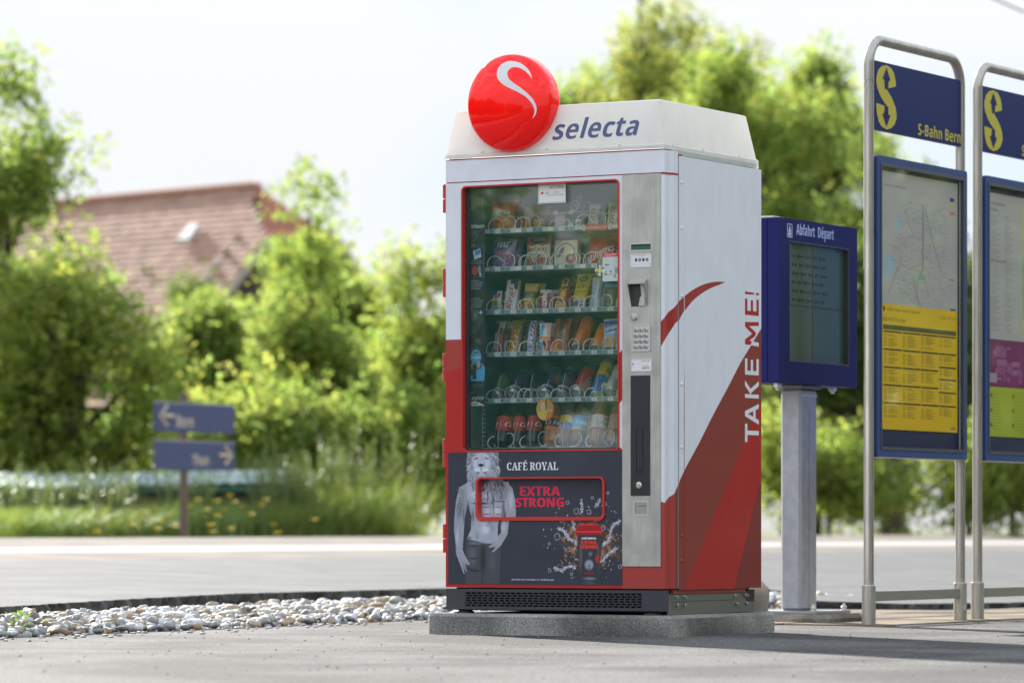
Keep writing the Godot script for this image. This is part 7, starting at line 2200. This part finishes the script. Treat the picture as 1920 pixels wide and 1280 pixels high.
	tree("maple_tree", "paler tree crown low behind the machine's roof, right of the red disc", "tree", 1.3, 72.0, 0.3, [[0.00, 7.17, 0.00, 1.15, 1.28, 1.02], [1.15, 6.91, 0.00, 1.15, 1.28, 1.02], [2.43, 7.17, 0.00, 1.02, 1.41, 1.02], [1.28, 4.61, 0.00, 2.05, 1.79, 1.15]], 588, 24, green, 0.125, {"trunk": 7.7, "thick": 0.13, "limbs": 34})
	tree("maple_tree", "mid green tree joining the birch and the large tree behind the machine's roof", "tree", 2.75, 70.0, 0.3, [[0.0, 7.6, 0, 0.9, 0.9, 0.8], [0.9, 7.2, 0, 0.9, 0.9, 0.8], [1.7, 6.6, 0, 0.8, 0.9, 0.8], [0.4, 6.0, 0, 1.5, 1.0, 0.9]], 420, 18, green, 0.13, {"trunk": 7.0, "thick": 0.13, "limbs": 34})
	tree("lime_tree", "second large tree filling the view behind the first board", "tree", 5.0, 74.0, 0.3, [[0.0, 3.6, 0, 1.9, 1.2, 1.0], [1.6, 3.0, 0, 1.5, 1.2, 1.0], [-0.6, 4.6, 0, 0.9, 0.8, 0.8], [0.6, 1.6, 0, 2.6, 1.3, 1.0]], 620, 28, green, 0.12, {"trunk": 4.0, "thick": 0.15, "limbs": 30})
	# what the glass front mirrors: the wooded bank along the line
	var xs := []
	var cols := []
	var r := RandomNumberGenerator.new()
	r.seed = 77
	var where := []
	for i in 24:
		where.append([Vector3(-27 + r.randfn() * 2.0, r.randf_range(3.7, 4.4), -4.0 + i * 4.4), r.randf_range(2.6, 3.5)])
	for i in 12:  # and the trees across the station yard that the boards mirror
		where.append([Vector3(8.0 + i * 2.4, r.randf_range(3.0, 4.2), -34.0 + r.randfn() * 2.5 + i * 1.4), r.randf_range(2.8, 3.8)])
	for i in 9:  # unseen row added to dim the sky light on the machine's right flank
		where.append([Vector3(15.0 + r.randfn() * 1.2, r.randf_range(3.4, 4.4), -30.0 + i * 4.2), r.randf_range(3.0, 3.8)])
	for q in where:
		var c: Vector3 = q[0]
		var k: float = q[1]
		for j in 2000:
			var d := Vector3(r.randfn(), r.randfn(), r.randfn()).normalized() * pow(r.randf(), 0.35)
			var p := c + Vector3(d.x * k, d.y * k * 0.9, d.z * k * 1.2)
			if p.y < 0.2:
				continue
			xs.append(Transform3D(Basis.from_euler(Vector3(r.randf(), r.randf(), r.randf()) * TAU).scaled(Vector3.ONE * r.randf_range(0.35, 0.6)), p))
			var g := r.randf_range(0.6, 1.2)
			cols.append(Color(g, g, g))
	M.bank = leaf_mat(green, 0.8)
	var bank := many("bank_and_added_trees", sprig, M.bank, xs, cols)
	tag(bank, "trees along the line and the yard, mirrored in glass and screens, plus an added unseen row dimming the sky", "trees")
	meadow()

func meadow() -> void:
	var r := RandomNumberGenerator.new()
	r.seed = 21
	var tuft := MB.new()
	for i in 14:
		var a := r.randf() * TAU
		var o := Vector3(cos(a), 0, sin(a)) * r.randf() * 0.1
		var lean := Vector3(r.randfn() * 0.22, 1.0, r.randfn() * 0.22) * r.randf_range(0.5, 1.0)
		var s := Vector3(-sin(a), 0, cos(a)) * 0.007
		tuft.tri(o - s, o + s, o + lean * 0.6 + s * 0.5)
		tuft.tri(o + lean * 0.6 - s * 0.7, o + lean * 0.6 + s * 0.7, o + lean + Vector3(lean.x * 0.4, -0.05, lean.z * 0.4))
	var plume := MB.new()
	for i in 7:
		var a := r.randf() * TAU
		var o := Vector3(cos(a), 0, sin(a)) * r.randf() * 0.1
		var tip := o + Vector3(r.randfn() * 0.12, 1.0, r.randfn() * 0.12) * r.randf_range(0.7, 1.0)
		plume.tube([o, o.lerp(tip, 0.6), tip], [0.004, 0.003, 0.002], 3, false)
		for j in 12:
			var c := o.lerp(tip, 0.68 + 0.32 * j / 12.0)
			var d := Vector3(r.randfn(), 0.6 + r.randf(), r.randfn()).normalized() * 0.05
			var s := d.cross(Vector3(r.randfn(), r.randfn(), r.randfn())).normalized() * 0.008
			plume.tri(c - s, c + s, c + d)
	var xs := [[], [], []]
	var cols := [[], [], []]
	for i in 14000:
		var away := r.randf_range(38.5, 49.0)
		var side := r.randf_range(-0.13, 0.13) * away
		var p := at_view(side, away, 0.25)
		if p.x > -17.2:
			continue
		var px := 960 + 7700 * side / away
		var tall := 0.46 + 0.22 * r.randf()
		tall += (0.3 + 0.25 * r.randf()) * smoothstep(500.0, 700.0, px) * (1.0 - smoothstep(830.0, 960.0, px)) * (0.4 + 0.6 * absf(sin(px * 0.021 + away)))
		if px < 300:
			tall *= 0.8
		xs[0].append(Transform3D(Basis(Vector3.UP, r.randf() * TAU).scaled(Vector3(1.2, tall, 1.2)), p))
		var g := r.randf_range(0.7, 1.25)
		cols[0].append(Color(g * r.randf_range(0.9, 1.3), g, g * r.randf_range(0.7, 1.2)))
		if i % 9 == 0 and (px > 480 or i % 27 == 0):
			var hh := tall + 0.3 + 0.25 * r.randf()
			if px > 600 and px < 840 and r.randf() < 0.3:
				hh += 0.25
			xs[1].append(Transform3D(Basis(Vector3.UP, r.randf() * TAU).scaled(Vector3(1.3, hh, 1.3)), p))
			cols[1].append(Color.WHITE * r.randf_range(0.8, 1.2))
	var gm := leaf_mat(lin(0.18, 0.26, 0.07), 1.1)
	var gr := many("meadow_grass", tuft.mesh(), gm, xs[0], cols[0])
	tag(gr, "tall uncut meadow grass behind the platform edge", "grass")
	var pl := many("seeding_grass", plume.mesh(), leaf_mat(lin(0.19, 0.24, 0.08), 0.9), xs[1], cols[1])
	tag(pl, "pale seeding grass stalks rising above the meadow", "grass")
	# yellow flowers one can count
	var proto: Node3D
	var where := [[395, 985, 39], [405, 940, 42], [440, 942, 43], [455, 950, 41], [408, 968, 40], [433, 992, 39], [398, 998, 39], [490, 948, 44], [513, 985, 40], [327, 988, 40], [296, 992, 39], [470, 965, 42], [520, 1000, 39], [370, 938, 43], [355, 950, 43], [430, 930, 44], [498, 938, 44], [300, 978, 41], [250, 985, 40], [180, 998, 39], [270, 960, 42], [590, 975, 41], [420, 957, 41], [385, 957, 42]]
	for i in where.size():
		var q: Array = where[i]
		var away: float = q[2]
		var p := at_view((q[0] - 960.0) / 7700.0 * away, away, 0.25)
		var h: float = 0.425 - (q[1] - 992.0) / 7700.0 * away - 0.25
		h = maxf(h, 0.1)
		if proto == null:
			proto = thing("wildflower", "yellow wildflower in the tall grass beside the direction sign", "flower", p, 0.0, "yellow wildflowers in the meadow")
			var st := MB.new()
			st.tube([Vector3.ZERO, Vector3(0.01, 0.5, 0), Vector3(0, 1.0, 0.01)], 0.006, 4, false)
			part("stem", st, mat(lin(0.1, 0.16, 0.04), 0.7), proto)
			var hd := MB.new()
			for k in 34:
				var a := TAU * k / 34 * 5.0
				var d := Vector3(cos(a), 0.15 + 0.5 * (k % 5) / 5.0, sin(a)).normalized() * (0.024 + 0.01 * (k % 3))
				var s := d.cross(Vector3.UP).normalized() * 0.008
				hd.quad(-s * 0.4, s * 0.4, d + s, d - s)
			part("blossom", hd, leaf_mat(lin(0.68, 0.56, 0.02), 0.7), proto)
		var f: Node3D = proto
		if i > 0:
			f = proto.duplicate()
			add_child(f, true)
		f.position = p
		f.rotation.y = i * 1.7
		f.get_child(0).scale = Vector3(1, h, 1)
		f.get_child(1).position = Vector3(0, h, 0)

func _ready() -> void:
	rng.seed = 12345
	# camera
	var cam := Camera3D.new()
	cam.name = "camera"
	add_child(cam)
	var at := CameraAttributesPhysical.new()
	at.frustum_focal_length = 144.375
	at.frustum_focus_distance = 16.5
	at.exposure_aperture = 3.4
	at.frustum_near = 0.5
	at.frustum_far = 3000.0
	cam.attributes = at
	cam.projection = Camera3D.PROJECTION_FRUSTUM
	cam.near = 0.5
	cam.far = 3000.0
	cam.size = cam.near * 1280.0 / 7700.0
	cam.frustum_offset = Vector2(0, cam.near * 352.0 / 7700.0)
	cam.position = CAM
	cam.rotation_degrees = Vector3(0, 29.8, 0)
	cam.current = true
	# sky, exposure
	var env := Environment.new()
	env.background_mode = Environment.BG_SKY
	var sky := Sky.new()
	var pan := PanoramaSkyMaterial.new()
	pan.panorama = sky_picture()
	sky.sky_material = pan
	env.sky = sky
	env.background_energy_multiplier = 0.5
	env.tonemap_mode = Environment.TONE_MAPPER_LINEAR
	env.tonemap_exposure = 2.8
	env.sdfgi_enabled = true
	env.ssao_enabled = true
	env.ssil_enabled = true
	var we := WorldEnvironment.new()
	we.name = "world_environment"
	we.environment = env
	add_child(we)
	# low sun from behind, left
	var sun := DirectionalLight3D.new()
	sun.name = "sun"
	sun.light_energy = 1.5
	sun.light_angular_distance = 0.5
	sun.light_color = Color(1.0, 0.98, 0.945)
	sun.shadow_enabled = true
	add_child(sun)
	var el := deg_to_rad(26.5)
	sun.look_at_from_position(Vector3.ZERO, Vector3(0.827 * cos(el), -sin(el), 0.562 * cos(el)))
	# lettering fonts
	var face := func(n: String, w: int) -> SystemFont:
		var f := SystemFont.new()
		f.font_names = PackedStringArray([n])
		f.font_weight = w
		return f
	sans = face.call("Droid Sans", 400)
	sansb = face.call("Droid Sans", 700)
	serifb = face.call("Droid Serif", 700)
	build_ground()
	build_pebbles()
	farmhouse()
	low_shed()
	planting()
	platform_sign()
	wire()
	build_machine()
	build_monitor()
	board(0.42, -2.09, "nearer steel framed board with rail map and yellow timetable", "information board", false)
	board(0.42, -3.29, "farther steel framed board cut by the right edge, with a purple poster", "information board", true)
